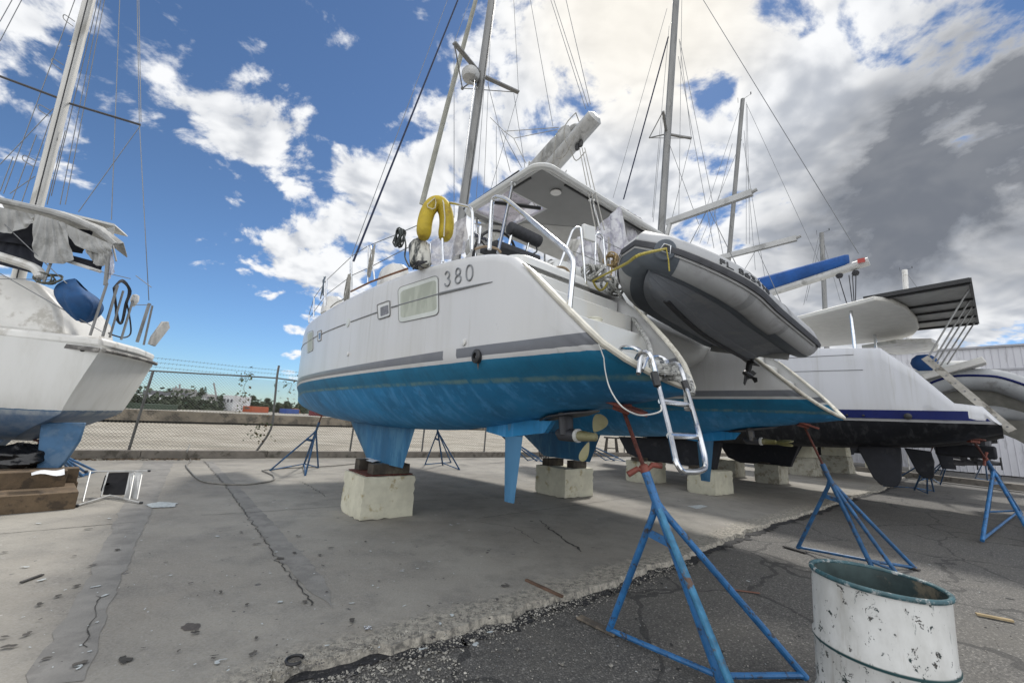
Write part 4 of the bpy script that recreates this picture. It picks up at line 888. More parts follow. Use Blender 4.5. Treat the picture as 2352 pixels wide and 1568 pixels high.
# ropes and gear on and around the catamaran ---------------------------------------
YEL = M('yellow_rope', (.34, .28, .05), .85, var=.25, sc=60)
mb = MB(YM); hw = YI @ (DM @ (hc + hn * .04)); mb.tube(spline([hw, bs(1470, 585, -5.15), bs(1440, 604, -4.9), bs(1400, 625, -4.3), bs(1362, 645, -3.95)], 5), .013, 6); mb.tube([hw, hw + V3((-.03, -.02, -.02)), hw + V3((-.05, -.05, -.14)), hw + V3((-.04, -.05, -.24))], .006, 6); mb.tube(sag(bs(1362, 645, -3.95), bs(1395, 650, -3.95), .1, 8), .013, 6)
solo(mb, 'painter_line', YEL, 'yellow painter rope running from the dinghy bow ring to the stern deck', 'rope')
def tangle(c_, rx, rz_, k, r, mat, name, label, seed, squash=.5, tail=None, frame=YM):
    rr = random.Random(seed); mb = MB(frame)
    for j in range(k):
        ph = rr.uniform(0, 6); tilt = rr.uniform(-.5, .5); ex = rr.uniform(.7, 1.1)
        mb.tube([V3((c_.x + math.sin(a + ph) * rx * squash + rr.gauss(0, .004), c_.y + math.cos(a) * rx * ex + tilt * .1, c_.z + math.sin(a) * rz_ * ex + tilt * math.cos(a) * rx * .4)) for a in [2 * math.pi * q / 14 for q in range(14)]], r, 5, closed=True)
    if tail: mb.tube(spline(tail, 4), r, 5)
    return solo(mb, name, mat, label, 'rope')
tangle(bt(919, 545, -.95), .09, .115, 9, .011, M('dark_green_rope', (.045, .052, .05), .9, var=.5, sc=60), 'rope_coil', 'dark coil of rope hung on the lifeline left of the yellow lifebuoy', 3, .35, [bt(928, 540, -.95), bt(932, 565, -.95), bt(930, 590, -.95), bt(940, 612, -1.0)])
c_ = bs(1405, 598, -3.7); tangle(c_, .08, .08, 6, .012, M('tan_rope', (.30, .22, .11), .9, var=.4, sc=70), 'rope_coil', 'tan coil of rope hanging under the clear curtain beside the dinghy bow', 4, .8, [c_, c_ - V3((0, 0, .15)), c_ - V3((.03, 0, .32)), c_ - V3((-.02, 0, .42)), c_ - V3((.05, 0, .3))])
tangle(bt(799, 665, -.97), .05, .26, 9, .010, ROPE, 'rope_coil', 'long grey hank of rope tied to the stanchion left of the teak rail', 6, .4, [bt(799, 655, -.98), bt(790, 685, -1.03), bt(775, 693, -1.04), bt(765, 700, -1.05), bt(759, 706, -1.06)])
tangle(bt(853, 600, -.93), .045, .24, 4, .009, ROPE, 'rope_coil', 'grey rope looped over the stanchion right of the furled forestay', 8, .3)
tangle(bt(742, 660, -.93), .05, .22, 4, .009, M('blue_grey_rope', (.12, .15, .18), .9, var=.4, sc=60), 'rope_coil', 'blue grey rope loops on the foremost pair of stanchions', 9, .4)
mb = MB(YM)
P_ = [bs(1378, 636, -3.9), bs(1400, 650, -3.95), bs(1420, 672, -4.0), bs(1440, 705, -4.12), bs(1462, 745, -4.45), bs(1482, 775, -4.75), bs(1492, 800, -5.0), bs(1497, 840, -5.2), bs(1503, 868, -5.3), bs(1530, 866, -5.33), bs(1562, 872, -5.42), bs(1576, 890, -5.47), bs(1579, 915, -5.5), bs(1580, 940, -5.52)]
DOT = M('flecked_mooring_rope', (.34, .34, .32), .9, var=.5, sc=45, stain=(.05, .05, .06), samt=.42, ssc=28)
mb.tube(spline(P_, 6), .022, 8); mb.tube(spline([p + V3((.02, -.02, .03)) for p in P_[-6:-1]], 5), .02, 8)
for k in range(5): mb.tube(spline([P_[9] + V3((math.cos(a) * .10, math.sin(a) * .06, .02 + .012 * k)) for a in [2 * math.pi * q / 8 for q in range(8)]], 3), .016, 6)
solo(mb, 'mooring_rope', DOT, 'thick black and white flecked rope lying down the stern steps and over the ladder', 'rope')
for k, (x, y, lb) in enumerate(((1368, 625, 'flecked rope bundle piled on the stern deck corner above the steps'), (1412, 655, 'loose flecked rope bundle by the aft cross beam under the dinghy bow'))):
    tangle(bs(x, y, -3.9), .10, .10, 7, .018, DOT, 'rope_pile', lb, 20 + k, .9)
mb = MB(YM)
for (a, b) in (((1380, 610), (1372, 560)), ((1384, 640), (1402, 560)), ((1400, 650), (1398, 545)), ((1418, 660), (1412, 600)), ((1375, 580), (1395, 655))): mb.tube(sag(bs(*a, -3.75), bs(*b, -3.6), .04, 6), .010, 5)
solo(mb, 'tail_ropes', ROPE, 'grey rope tails hanging from the gate rails beside the tan coil', 'rope')
mb = MB(YM); mb.tube(spline([bs(1387, 822, -5.15), bs(1390, 850, -5.17), bs(1400, 890, -5.3), bs(1425, 930, -5.45), bs(1460, 951, -5.6), bs(1490, 952, -5.65), bs(1517, 944, -5.66), bs(1518, 930, -5.64)], 6), .0042, 6)
mb.tube([bs(1375, 790, -5.1), bs(1387, 822, -5.15)], .004, 5); solo(mb, 'thin_line', M('white_line', (.40, .40, .38), .8), 'thin pale line drooping from the rub rail to the boarding ladder', 'rope')
mb = MB(YM)
for k, x in enumerate((1503, 1512, 1521, 1530)): mb.tube(spline([bt(x, 716 + 4 * k, 2.9 + .12 * k), bt(x + 3, 750, 2.95 + .1 * k), bt(x + 12, 780, 3.0 + .1 * k), bt(x + 2, 797, 3.0 + .1 * k), bt(x + 14 + 3 * k, 775, 3.0 + .1 * k)], 5), .008, 5)
solo(mb, 'hanging_cords', BLKROPE, 'black cords dangling between the hulls behind the dinghy bow', 'rope')
lb_ = thing('lifebuoy', 'yellow horseshoe lifebuoy hung upside down on the stern rail', 'lifebuoy', tuple(YM @ bt(998, 560, -.98)))
YF = M('yellow_lifebuoy_cover', (.42, .31, .02), .7, var=.14, sc=6, bump=.7, bsc=18, stain=(.30, .20, .03), samt=.42, ssc=4)
cen = [(973, 548), (974, 528), (977, 505), (985, 482), (999, 468), (1013, 470), (1023, 487), (1026, 510), (1024, 532), (1019, 550)]
LBP = bt(998, 505, -.98); LBN = V3((-.45, -.89, 0)).normalized()
def lbp(x, y, o=0):
    d_ = (YI.to_3x3() @ ray(x, y)); c_0 = YI @ EYEP; return c_0 + d_ * ((LBP - c_0).dot(LBN) / d_.dot(LBN)) + LBN * o
mb = MB(YM); mb.tube(spline([lbp(x, y) for x, y in cen], 4), [.050 + .032 * math.sin(min(1, i / 4, (36 - i) / 4 + .0) * math.pi / 2) for i in range(37)], 14, flat=1.25, upv=tuple(LBN)); part(mb, 'foam_cover', YF, lb_, smooth=60)
mb = MB(YM); q = [lbp(x, y, .115) for x, y in ((981, 481), (998, 466), (1000, 477), (998, 489), (992, 492), (981, 487))]; mb.tube(q, .006, 5, closed=True); mb.tube([lbp(1013, 456, .06), lbp(1017, 478, .115), lbp(1020, 510, .115), lbp(1018, 552, .10)], .008, 5); part(mb, 'webbing', M('white_webbing', (.5, .47, .36), .8), lb_)
mb = MB(YM); a = bt(963, 566, -1.02); b = bt(966, 606, -1.02); mb.tube([a + V3((0, 0, .10)), a + V3((0, 0, .06)), a, b, b - V3((0, 0, .02))], [.03, .08, .12, .12, .10], 16)
solo(mb, 'fender_cover', M('mildewed_white_cloth', (.52, .51, .46), .9, var=.2, sc=6, stain=(.045, .05, .05), samt=.46, ssc=8, bump=.6, bsc=16, streak=True), 'mildewed white cloth cylinder tied to the rail below the lifebuoy', 'fender')
mb = MB(YM)
for k in range(6): a = bt(966 + k * 3, 600, -1.12); mb.tube([a, a + V3((-.05, .03 * (k - 2), -.03)), bt(944 + 7 * k % 30, 612 + 3 * (k % 3), -1.15)], .009, 5)
solo(mb, 'tie_cord', BLKROPE, 'dark cord lashing the bottom of the mildewed fender to the rail', 'rope')
mb = MB(YM); c0 = bs(1351, 712, -4.3); mb.lathe([(.075, 0), (.085, .09), (.092, .09), (.092, .10), (.078, .10), (.07, .01)], tuple(V3((c0.x, -4.36, 2.50))), (0, 0, 1), 20)
solo(mb, 'small_tub', M('cream_plastic', (.60, .59, .50), .5), 'small cream plastic tub standing on the stern steps', 'tub')
# ---------------------------------------------------------------- boat stands
BLU = M('blue_stand_paint', (.024, .125, .30), .45, var=.22, sc=8, stain=(.04, .035, .035), samt=.40, ssc=16, bump=.3)
BLUR = M('rusting_blue_paint', (.04, .17, .30), .6, var=.3, sc=14, stain=(.12, .07, .045), samt=.40, ssc=9, bump=.4)
BLUD = M('weathered_blue_paint', (.018, .085, .20), .55, var=.3, sc=9, stain=(.05, .04, .035), samt=.4, ssc=12)
RED = M('red_oxide', (.19, .050, .034), .65, var=.2, sc=9, stain=(.10, .03, .02), samt=.45, ssc=9, bump=.3)
RUST = M('rusty_screw', (.085, .022, .015), .8, var=.4, sc=25, bump=.7, bsc=120)
def stand(label, pad, feet, frac=.3, r=.024, main=BLU, group=None, padn=None, handle=True, pads=1.0, rust=None, boards=()):
    pad = V3(pad); feet = [V3(f) for f in feet]; C0 = feet[0]; base = sum(feet, V3()) / len(feet); base.z = 0
    st = thing('boat_stand', label, 'boat stand', tuple(base), 0, group)
    top = pad.lerp(C0, frac); d_ = (C0 - pad).normalized()
    mb = MB(); mb.tube([top, top.lerp(C0, .28), C0], [r * 1.35, r * 1.2, r * 1.2], 10); part(mb, 'center_post', main, st)
    join = top.lerp(C0, .16)
    for k, f in enumerate(feet[1:]):
        mb = MB(); mb.tube(roundpath([join + (f - join).normalized() * .0, join.lerp(f, .06) + (C0 - top) * .02, f], .1), r, 10); part(mb, 'leg', (rust if (rust and k == 1) else main), st)
    cb = C0.lerp(top, .06)
    for f in feet[1:]: mb = MB(); fb = f.lerp(join, .015); mb.tube([cb, fb], r * .75, 8); part(mb, 'base_bar', main, st)
    mb = MB(); a = join.lerp(feet[1], .22); b = join.lerp(C0, .26); mb.slab([a + V3((0, 0, .03)), a - V3((0, 0, .03)), b - V3((0, 0, .03)), b + V3((0, 0, .03))], d_.cross(b - a).normalized() * .008)
    part(mb, 'gusset', main, st)
    mb = MB(); n_ = 40; mb.tube([pad.lerp(top, i / n_) for i in range(n_ + 1)] if handle else [pad, top], [r * (.62 if i % 2 else .72) for i in range(n_ + 1)] if handle else r * .6, 8); part(mb, 'screw', RUST, st)
    if handle:
        sd = d_.cross(V3((0, 1, 0))).normalized(); mb = MB()
        mb.lathe([(r * 1.1, -.02), (r * 1.45, -.015), (r * 1.45, .035), (r * 1.0, .045)], tuple(top), tuple(-d_), 12)
        for s_ in (-1, 1):
            mb.tube([top + sd * s_ * r, top + sd * s_ * .06 + V3((0, 0, .025)), top + sd * s_ * .14 + V3((0, 0, .0))], [.014, .022, .024], 10)
        part(mb, 'screw_handle', RED, st)
    pn = V3(padn or (0, 0, 1)).normalized(); x_ = pn.cross(V3((.3, 1, 0))).normalized(); y_ = pn.cross(x_); mb = MB(); q = [pad + (x_ * a + y_ * b) * pads for a, b in ((-.21, -.10), (-.14, -.15), (.14, -.15), (.21, -.10), (.21, .10), (.14, .15), (-.14, .15), (-.21, .10))]
    mb.slab([p + pn * .0 for p in q], pn * .028); mb.beam(pad - x_ * .07, pad + x_ * .07, .10, .09); part(mb, 'pad', RED, st, bevel=.004)
    return st
def gz(x, y): return G(x, y, .0)
A1 = G(1398, 1449, -.045); C1 = G(1664, 1588, -.05); B1 = G(1851, 1556, -.05); D1 = G(1703, 1632, -.05)
pad1 = YM @ V3((.02, -4.72, 1.765))
stand('nearest blue boat stand with red pad and handle, standing beside the white drum', pad1, [C1, A1, D1, B1], .27, .026, BLU, 'boat stands', (.28, -.22, 1), rust=BLUR)
pad2 = YM @ V3((SP - .02, -4.85, 1.79))
stand('blue boat stand with thin rusty screw under the far stern of the 380 catamaran', pad2, [G(2003, 1302, -.05), G(1832, 1258, -.05), G(2057, 1313, -.05), G(2103, 1306, -.05)], .30, .026, BLUD, 'boat stands', (.28, -.22, 1), handle=False, pads=.85)
WD = M('weathered_board', (.15, .125, .095), .9, var=.25, sc=5, bump=.5, bsc=30, stain=(.07, .06, .05), samt=.45)
WDD = M('dark_board', (.045, .042, .04), .9, var=.3, sc=5, bump=.5, bsc=30)
def board(a, b, wd, th, label, mat=WD, z=-.035, cat_='board', name='wooden_board', grp=None):
    a = G(*a, z); b = G(*b, z); mb = MB(); mb.beam(a + V3((0, 0, th / 2)), b + V3((0, 0, th / 2)), wd, th); return solo(mb, name, mat, label, cat_, grp, None, .003)
board((1330, 1418), (1416, 1460), .075, .018, 'weathered board under the left foot of the nearest boat stand', z=-.052)
board((1800, 1255), (1852, 1270), .07, .018, 'dark board under the left foot of the second blue stand', WDD, z=-.05)
board((2072, 1298), (2112, 1310), .07, .018, 'dark board under the right foot of the second blue stand', WDD, z=-.05)
board((2242, 1411), (2328, 1428), .04, .02, 'loose pale strip of wood lying on the asphalt right of the drum', M('pale_lath', (.30, .23, .13), .8, var=.2, bump=.4), z=-.05)
board((1208, 1333), (1292, 1372), .035, .02, 'splintered brown stick lying on the broken edge of the concrete', M('brown_stick', (.10, .06, .04), .9, var=.3, bump=.5), z=.0)
board((1665, 1352), (1745, 1362), .03, .008, 'thin reddish splinter of wood on the asphalt behind the nearest stand', M('red_splinter', (.16, .08, .055), .9), z=-.05)
board((48, 1338), (98, 1320), .03, .012, 'dark flat metal strip lying on the concrete at the far left', WDD, z=.006)
# ---------------------------------------------------------------- concrete keel blocks
BLK = M('cream_painted_concrete', (.52, .50, .395), .85, var=.10, sc=5, bump=.5, bsc=13, stain=(.34, .29, .17), samt=.38, ssc=3.6)
BLK2 = M('bare_concrete_block', (.40, .385, .32), .9, var=.12, sc=6, bump=.6, bsc=14, stain=(.24, .22, .17), samt=.45, ssc=4)
def block(t, s, wt, ws, h, label, mat=BLK, taper=0, name='concrete_block', z=0, grp='concrete keel blocks'):
    rr = random.Random(int(t * 77 + s * 31)); mb = MB(YM); n_ = 9; vs = []
    def pt(u, v, w_): return V3((t + (u - .5) * wt * (1 - taper * w_) + rr.gauss(0, .004), s + (v - .5) * ws * (1 - taper * w_) + rr.gauss(0, .004), z + w_ * h + rr.gauss(0, .003)))
    def face(fn):
        o = len(mb.v); mb.add([fn(i / n_, j / n_) for i in range(n_ + 1) for j in range(n_ + 1)], [(i * (n_ + 1) + j, (i + 1) * (n_ + 1) + j, (i + 1) * (n_ + 1) + j + 1, i * (n_ + 1) + j + 1) for i in range(n_) for j in range(n_)])
    def jt(u, v, w_):
        e = sum(1 for q in (u, v, w_) if q < .02 or q > .98); r3 = random.Random(int(u * 9001 + v * 733 + w_ * 57)); k = .0 if e < 2 else r3.choice((.002, .004, .006, .02))
        c = V3((.5, .5, .5)); p = V3((u, v, w_)); p = p + (c - p) * k * 2; jx = r3.gauss(0, .003)
        return V3((t + (p.x - .5) * wt * (1 - taper * p.z) + jx, s + (p.y - .5) * ws * (1 - taper * p.z) + jx, z + p.z * h))
    face(lambda a, b: jt(a, 0, b)); face(lambda a, b: jt(a, 1, b)); face(lambda a, b: jt(0, a, b)); face(lambda a, b: jt(1, a, b)); face(lambda a, b: jt(a, b, 1))
    return solo(mb, name, mat, label, 'concrete block', grp, 50)
block(0, 0, .87, .88, .635, 'large cream concrete block with chipped corner under the near blue keel')
block(4.52, 0, .98, .94, .62, 'cream concrete block under the second blue keel')
TIM = M('old_dark_timber', (.055, .045, .035), .9, var=.35, sc=6, bump=.6, bsc=40, stain=(.11, .10, .07), samt=.42)
def timber(t, s, dt, ds, dz, z, label, mat=TIM, cat_='timber', rz=0, name='timber_block', grp='timber packing'):
    mb = MB(YM); mb.box((t, s, z + dz / 2), (dt, ds, dz), Matrix.Rotation(rz, 3, 'Z')); return solo(mb, name, mat, label, cat_, grp, None, .006)
timber(.02, -.28, .62, .22, .15, .66, 'dark timber baulk at the near edge of the first block, below the blue keel'); timber(-.05, .28, .5, .2, .17, .66, 'brown upright timber at the far side of the first block')
timber(.0, 0, .78, .80, .02, .637, 'thin rusty plate lying on top of the near block', RUST, 'plate', name='steel_plate', grp=None)
timber(4.6, -.3, .46, .2, .16, .62, 'dark timber baulk at the near edge of the second block'); timber(4.35, .22, .5, .22, .16, .62, 'dark timber baulk at the far side of the second block')
PAPER = M('white_sheet', (.6, .61, .63), .7, var=.1)
mb = MB(YM); mb.grid(lambda u, v: V3((-.2 + .5 * u, -.1 + .5 * v, .815 + .02 * math.sin(u * 7))), 6, 6); solo(mb, 'plastic_sheet', PAPER, 'white plastic sheet between the near keel and its timbers', 'plastic sheet')
mb = MB(YM); mb.grid(lambda u, v: V3((4.65 + .3 * u, -.35 + .3 * v, .79 + .05 * u * u + .02 * math.sin(v * 6))), 6, 6); solo(mb, 'plastic_sheet', PAPER, 'curled white sheet on the timbers under the second keel', 'plastic sheet')
# ---------------------------------------------------------------- painted steel drum
m, n = newmat('chipped_white_drum'); p = n.obj(); x, y, z = n.xyz(p)
chip = n.noise(n.scale(p, (1, 1, .8)), 17, 8, .75, .3); low = 1. - z.ss(.1, .72); cm = (chip + low * .075).ss(.590, .602); sc_ = n.noise(n.scale(p, (1.2, 1.2, .25), (2, 5, 1)), 40, 4, .6).ss(.66, .69)
st_ = n.noise(n.scale(p, (1, 1, .5)), 6, 6, .6)
c = n.mix(st_.ss(.32, .70) * .75, (.58, .58, .56), (.36, .355, .33)); c = n.mix(n.noise(n.scale(p, (1, 1, .12), (4, 4, 1)), 9, 5, .7).ss(.6, .72) * .5, c, (.24, .20, .15)); c = n.mix(sc_ * .6, c, (.16, .18, .17)); c = n.mix(cm, c, n.mix(n.noise(p, 30, 3).ss(.4, .6), (.012, .03, .03), (.05, .045, .04)))
for zr in (.285, .58): c = n.mix(1. - (z - zr).abs().ss(.004, .012), c, (.012, .05, .055))
finish(n, c, .5 + cm * .2, 0, cm * -1. + st_ * .2, .5, .004); DRM = m
dr = thing('steel_drum', 'open white steel drum with chipped paint in the right foreground', 'drum', (2.035, 2.42, -.055))
mb = MB(Matrix.Translation(V3((2.035, 2.42, -.055))) @ Matrix.Rotation(R(2), 4, 'Y'))
H_ = .915; rd = .287
pr = [(rd - .01, 0), (rd, .012)]
for zc in (.285, .58): pr += [(rd, zc - .025), (rd + .009, zc - .008), (rd + .009, zc + .008), (rd, zc + .025)]
pr += [(rd, H_ - .03), (rd - .002, H_ - .01)]
mb.lathe(pr, n=64, caps=False); mb.lathe([(rd - .006, H_ - .01), (rd - .006, .02), (.01, .012)], n=64, caps=False)
mb.cur = 0; db = part(mb, 'drum_body', DRM, dr, smooth=40)
mb = MB(Matrix.Translation(V3((2.035, 2.42, -.055))) @ Matrix.Rotation(R(2), 4, 'Y')); mb.tube([(rd * math.cos(a), rd * math.sin(a), H_) for a in [2 * math.pi * k / 64 for k in range(64)]], .0125, 10, closed=True)
part(mb, 'rim', M('teal_rim_paint', (.03, .085, .10), .5, var=.3, sc=14, stain=(.38, .39, .38), samt=.40, ssc=20), dr)
mb = MB(Matrix.Translation(V3((2.035, 2.42, -.055))) @ Matrix.Rotation(R(2), 4, 'Y')); mb.lathe([(rd - .013, H_ - .004), (rd - .02, H_ - .1), (rd - .012, .05), (.01, .03)], n=64, caps=False)
part(mb, 'lining', M('stained_drum_inside', (.03, .05, .05), .6, var=.5, sc=5, stain=(.16, .14, .10), samt=.42, ssc=6), dr)
# ---------------------------------------------------------------- second catamaran (navy stripe, black bottom)
def generic_hull(parent, t0, st, planf, zbf, ztf, mat, zw=2.05, name='hull', n=14, expo=.45, closed=True):
    mb = MB(YM)
    def R_(s):
        zt = ztf(s); zb = zbf(s); B = planf(s); r_ = min(.10, B * .3, (zt - zb) * .3); q = [(B - r_, zt), (B - r_ * .3, zt - r_ * .15), (B, zt - r_)]
        for i in range(1, n + 1):
            z = zb + (zt - r_ - zb) * (1 - i / n) ** 1.3; k = 1. if z > zw else max(0., (z - zb) / max(.01, zw - zb)) ** expo; q.append((B * k, z))
        return [V3((t0 - max(a, .004), s, z)) for a, z in q] + [V3((t0 + max(a, .004), s, z)) for a, z in reversed(q[:-1])]
    mb.loft([R_(s) for s in st], closed=closed, cap0=closed, cap1=True); return part(mb, name, mat, parent, smooth=40)
c2 = thing('catamaran', 'white catamaran with navy stripe and black bottom, second catamaran beyond the 380', 'catamaran', tuple(Wp(11.1, 0, 0)), math.atan2(VV.y, VV.x))
HM2 = hull_mat('navy_stripe_hull_paint', (.54, .55, .58), (.007, .008, .012), None, 2.0, 0)
TN = 7.9
pk = [bt(x, y, TN) for x, y in ((2020, 797), (2105, 858), (2190, 925), (2255, 931), (2290, 985))]
zt2 = (lambda tab: (lambda s: interp(tab, s)))([(-6.78, 2.02), (pk[3].y, pk[3].z), (pk[2].y + .02, pk[2].z + .01), (pk[1].y, pk[1].z + .04), (pk[0].y, pk[0].z), (-3, 3.68), (5.5, 3.8)])
pl2 = curve_tab([(-6.78, .60), (-6.4, .80), (-5, .85), (1.5, .85), (3.5, .6), (5.5, .04)]); zb2 = curve_tab([(-6.78, 1.86), (-6, 1.62), (-4, 1.40), (0, 1.32), (4, 1.45), (5.5, 1.8)])
ss2 = [-6.78, -6.7, -6.6, pk[3].y, -6.35, pk[2].y, -5.9, pk[1].y, -5.35, pk[0].y, pk[0].y + .05, -4.5, -4, -3, -2, -1, 0, 1, 2, 3, 3.8, 4.5, 5, 5.4, 5.5]
NAVY = M('navy_stripe', (.006, .012, .085), .6, var=.1, spec=.2)
for t0 in (8.75, 13.5):
    generic_hull(c2, t0, ss2, pl2, zb2, zt2, HM2)
mb = MB(YM); vs = []
for i in range(41):
    s = lerp(-6.66, 5.2, i / 40); b_ = pl2(s) + .012; sh = .10 if i == 0 else 0; vs += [V3((8.75 - b_, s + sh, 2.215)), V3((8.75 - b_, s, 2.05))]
mb.add(vs, [(2 * i, 2 * i + 1, 2 * i + 3, 2 * i + 2) for i in range(40)]); part(mb, 'stripe', NAVY, c2)
for q_ in (((1799, 854), (1900, 851), (1982, 849)), ((1762, 824), (1860, 819), (1960, 814))):
    mb = MB(YM); mb.tube([bt(x, y, 7.893) for x, y in q_], .006, 4); part(mb, 'pinstripe', LG, c2)
for px, r_ in ((2087, .055), (1947, .02), (1985, .02)):
    p = bt(px, 964, 8.75 - .85); mb = MB(YM); mb.lathe([(r_, 0), (r_ * 1.1, .04), (r_ * .7, .05)], (7.9, p.y, 2.10), (-1, 0, 0), 14); part(mb, 'skin_fitting', BLACK, c2)
def blade(parent, pts, t0, th, mat, name):
    mb = MB(YM); mb.slab([bt(x, y, t0 - th / 2) for x, y in pts], (th, 0, 0)); part(mb, name, mat, parent, bevel=.015)
BLKB = M('black_antifouling', (.008, .009, .014), .7, var=.3, sc=4, stain=(.03, .03, .035), samt=.36)
blade(c2, ((1965, 1020), (2069, 1028), (2071, 1060), (2070, 1100), (2062, 1116), (2045, 1119), (2022, 1113), (2005, 1096)), 8.75, .09, BLKB, 'rudder')
blade(c2, ((2076, 1028), (2138, 1036), (2146, 1060), (2145, 1094), (2140, 1099), (2120, 1097), (2106, 1084)), 13.5, .09, BLKB, 'rudder')
blade(c2, ((1420, 1002), (1655, 1010), (1640, 1078), (1600, 1072), (1475, 1056), (1440, 1040)), 8.75, .22, BLKB, 'keel')
blade(c2, ((1650, 1015), (1838, 1015), (1815, 1072), (1700, 1062), (1672, 1050)), 13.5, .22, BLKB, 'keel')
mb = MB(YM); roundbox(mb, 9.5, 12.7, -5.0, 4, 2.5, 3.55, .1); part(mb, 'bridge_deck', GEL, c2, smooth=40)
mb = MB(YM); roundbox(mb, 9.6, 12.6, -2.6, 2, 3.5, 4.15, .3); part(mb, 'cabin', GEL, c2, smooth=40)
ZH = 4.62
hp = [bz(x, y, ZH) for x, y in ((1790, 745), (2010, 690), (2050, 695), (2085, 712), (2107, 735), (2112, 755), (2098, 770), (2060, 783), (1850, 800))]
mb = MB(YM); mb.slab(hp, (0, 0, .11)); part(mb, 'hardtop', M('cat_hardtop', (.56, .55, .51), .45, var=.06), c2, bevel=.03)
for x, y0, y1, t_ in ((1955, 800, 714, 9.3), (2010, 790, 768, 11.5)):
    mb = MB(YM); a = bz(x - 1, y1, ZH); mb.tube([V3((a.x, a.y, 3.5)), a], .035, 10); part(mb, 'support_post', STEEL, c2)
mb = MB(YM); sp_ = [bz(x, y, ZH + .13) for x, y in ((1984, 688), (2228, 645), (2246, 742), (2104, 756))]
mb.slab(sp_, (0, 0, .05)); pv = part(mb, 'solar_array', M('solar_back_sheet', (.30, .30, .29), .6, var=.1), c2)
mb = MB(YM)
for f in (.02, .33, .53, .76, .98):
    a = sp_[0].lerp(sp_[3], f); b = sp_[1].lerp(sp_[2], f); mb.beam(a - V3((0, 0, .03)), b - V3((0, 0, .03)), .05, .05)
mb.beam(sp_[1] + V3((0, 0, .02)), sp_[2] + V3((0, 0, .02)), .05, .09); mb.beam(sp_[0] + V3((0, 0, .02)), sp_[1] + V3((0, 0, .02)), .05, .09)
part(mb, 'mounting_rail', BLACK, pv)
for (a, b) in (((2224, 666), (2133, 818)), ((2227, 690), (2143, 829)), ((2232, 705), (2150, 834)), ((2236, 722), (2161, 839)), ((2239, 740), (2176, 836))):
    mb = MB(YM); p = bz(*a, ZH + .1); q = bt(*b, p.x - .6); mb.tube([p, q], .016, 8); part(mb, 'array_strut', ALU, c2)
mb = MB(YM); p = bt(1826, 800, 8.2); mb.tube(roundpath([bt(1828, 880, 7.0), bt(1828, 825, 7.0), bt(1812, 806, 7.0), bt(1790, 803, 7.0)], .1), .02, 8)
# mast, boom and rig of the second catamaran
c2m = MB(YM); a = bt(1520, 515, 11.1); b = bt(1553, 0, 11.1); dd = (b - a).normalized(); a0 = a - dd * ((a.z - 4.0) / dd.z); b0 = a + dd * 12.5
c2m.tube([a0, b0], [.14, .12], 12, flat=1.3); part(c2m, 'mast', ALU, c2)
def wr(parent, a, b, t1, t2, r=.009, mat=WIRE, name='shroud'):
    mb = MB(YM); mb.tube([bt(*a, t1), bt(*b, t2)], r, 5); part(mb, name, mat, parent)
for a, b in (((1432, 458), (1535, 85)), ): wr(c2, a, b, 11.1, 11.1, .03, WIREB, 'furled_jib')
root2 = bt(1531, 308, 11.1)
for e in (bz(1523, 256, root2.z + .2), bz(1588, 318, root2.z)):
    mb = MB(YM); mb.beam(root2, e, .1, .06); part(mb, 'spreader', ALU, c2)
mb = MB(YM); nn_ = bt(1491, 317, 11.1); mb.tube([root2, nn_], .025, 6); mb.tube([nn_, bz(1588, 318, root2.z)], .015, 5); mb.tube([nn_, bz(1523, 256, root2.z + .2)], .02, 5); part(mb, 'mast_strut', ALU, c2)
for a, b in (((1408, 455), (1532, 20)), ((1500, 510), (1523, 256)), ((1588, 318), (1544, 500)), ((1588, 318), (1560, 90)), ((1640, 570), (1558, 130)), ((1668, 620), (1562, 95)), ((1498, 500), (1537, 60)), ((1559, 510), (1566, 0)), ((1530, 310), (1605, 515))): wr(c2, a, b, 11.1, 11.1, .010)
bt2 = bt(1996, 600, 11.1); br2 = bt(1770, 672, 11.1); bd2 = (br2 - bt2).normalized()
mb = MB(YM); mb.tube([bt2, br2 + bd2 * 3.0], [.10, .11], 12, flat=1.2, upv=(0, 0, 1)); part(mb, 'boom', ALUL, c2)
mb = MB(YM); up_ = V3((0, 0, 1))
mb.loft([[bt2 + bd2 * f + V3((math.cos(a) * w_, 0, lift + math.sin(a) * h_)) for a in [2 * math.pi * k / 12 for k in range(12)]] for f, w_, h_, lift in ((.42, .06, .12, .26), (.5, .15, .17, .24), (1.5, .2, .22, .28), (3, .22, .30, .34), (5, .24, .4, .4))], True, True, True)
part(mb, 'sail_cover', M('royal_blue_canvas', (.008, .065, .24), .8, var=.2, sc=3, bump=.5, bsc=6), c2, smooth=60)
mb = MB(YM)
for k, (x0, x1) in enumerate(((1925, 1945), (1950, 1958), (1958, 1962), (1966, 1965))): mb.tube([bt(x0, 632, 11.1), bt(x1, 697, 10.5)], .012, 5)
for x, y in ((1928, 633), (1965, 627)): mb.ball(bt(x, y, 11.1), .09, 8)
part(mb, 'mainsheet', BLKROPE, c2)
wr(c2, (1615, 0), (1972, 582), 11.1, 11.1, .012, name='topping_lift'); wr(c2, (1715, 240), (1890, 620), 20, 20, .010); 
mb = MB(YM); mb.box(bt(1978, 598, 10.94), (.01, .16, .12)); part(mb, 'red_badge', M('red_badge', (.35, .04, .03), .5), c2)
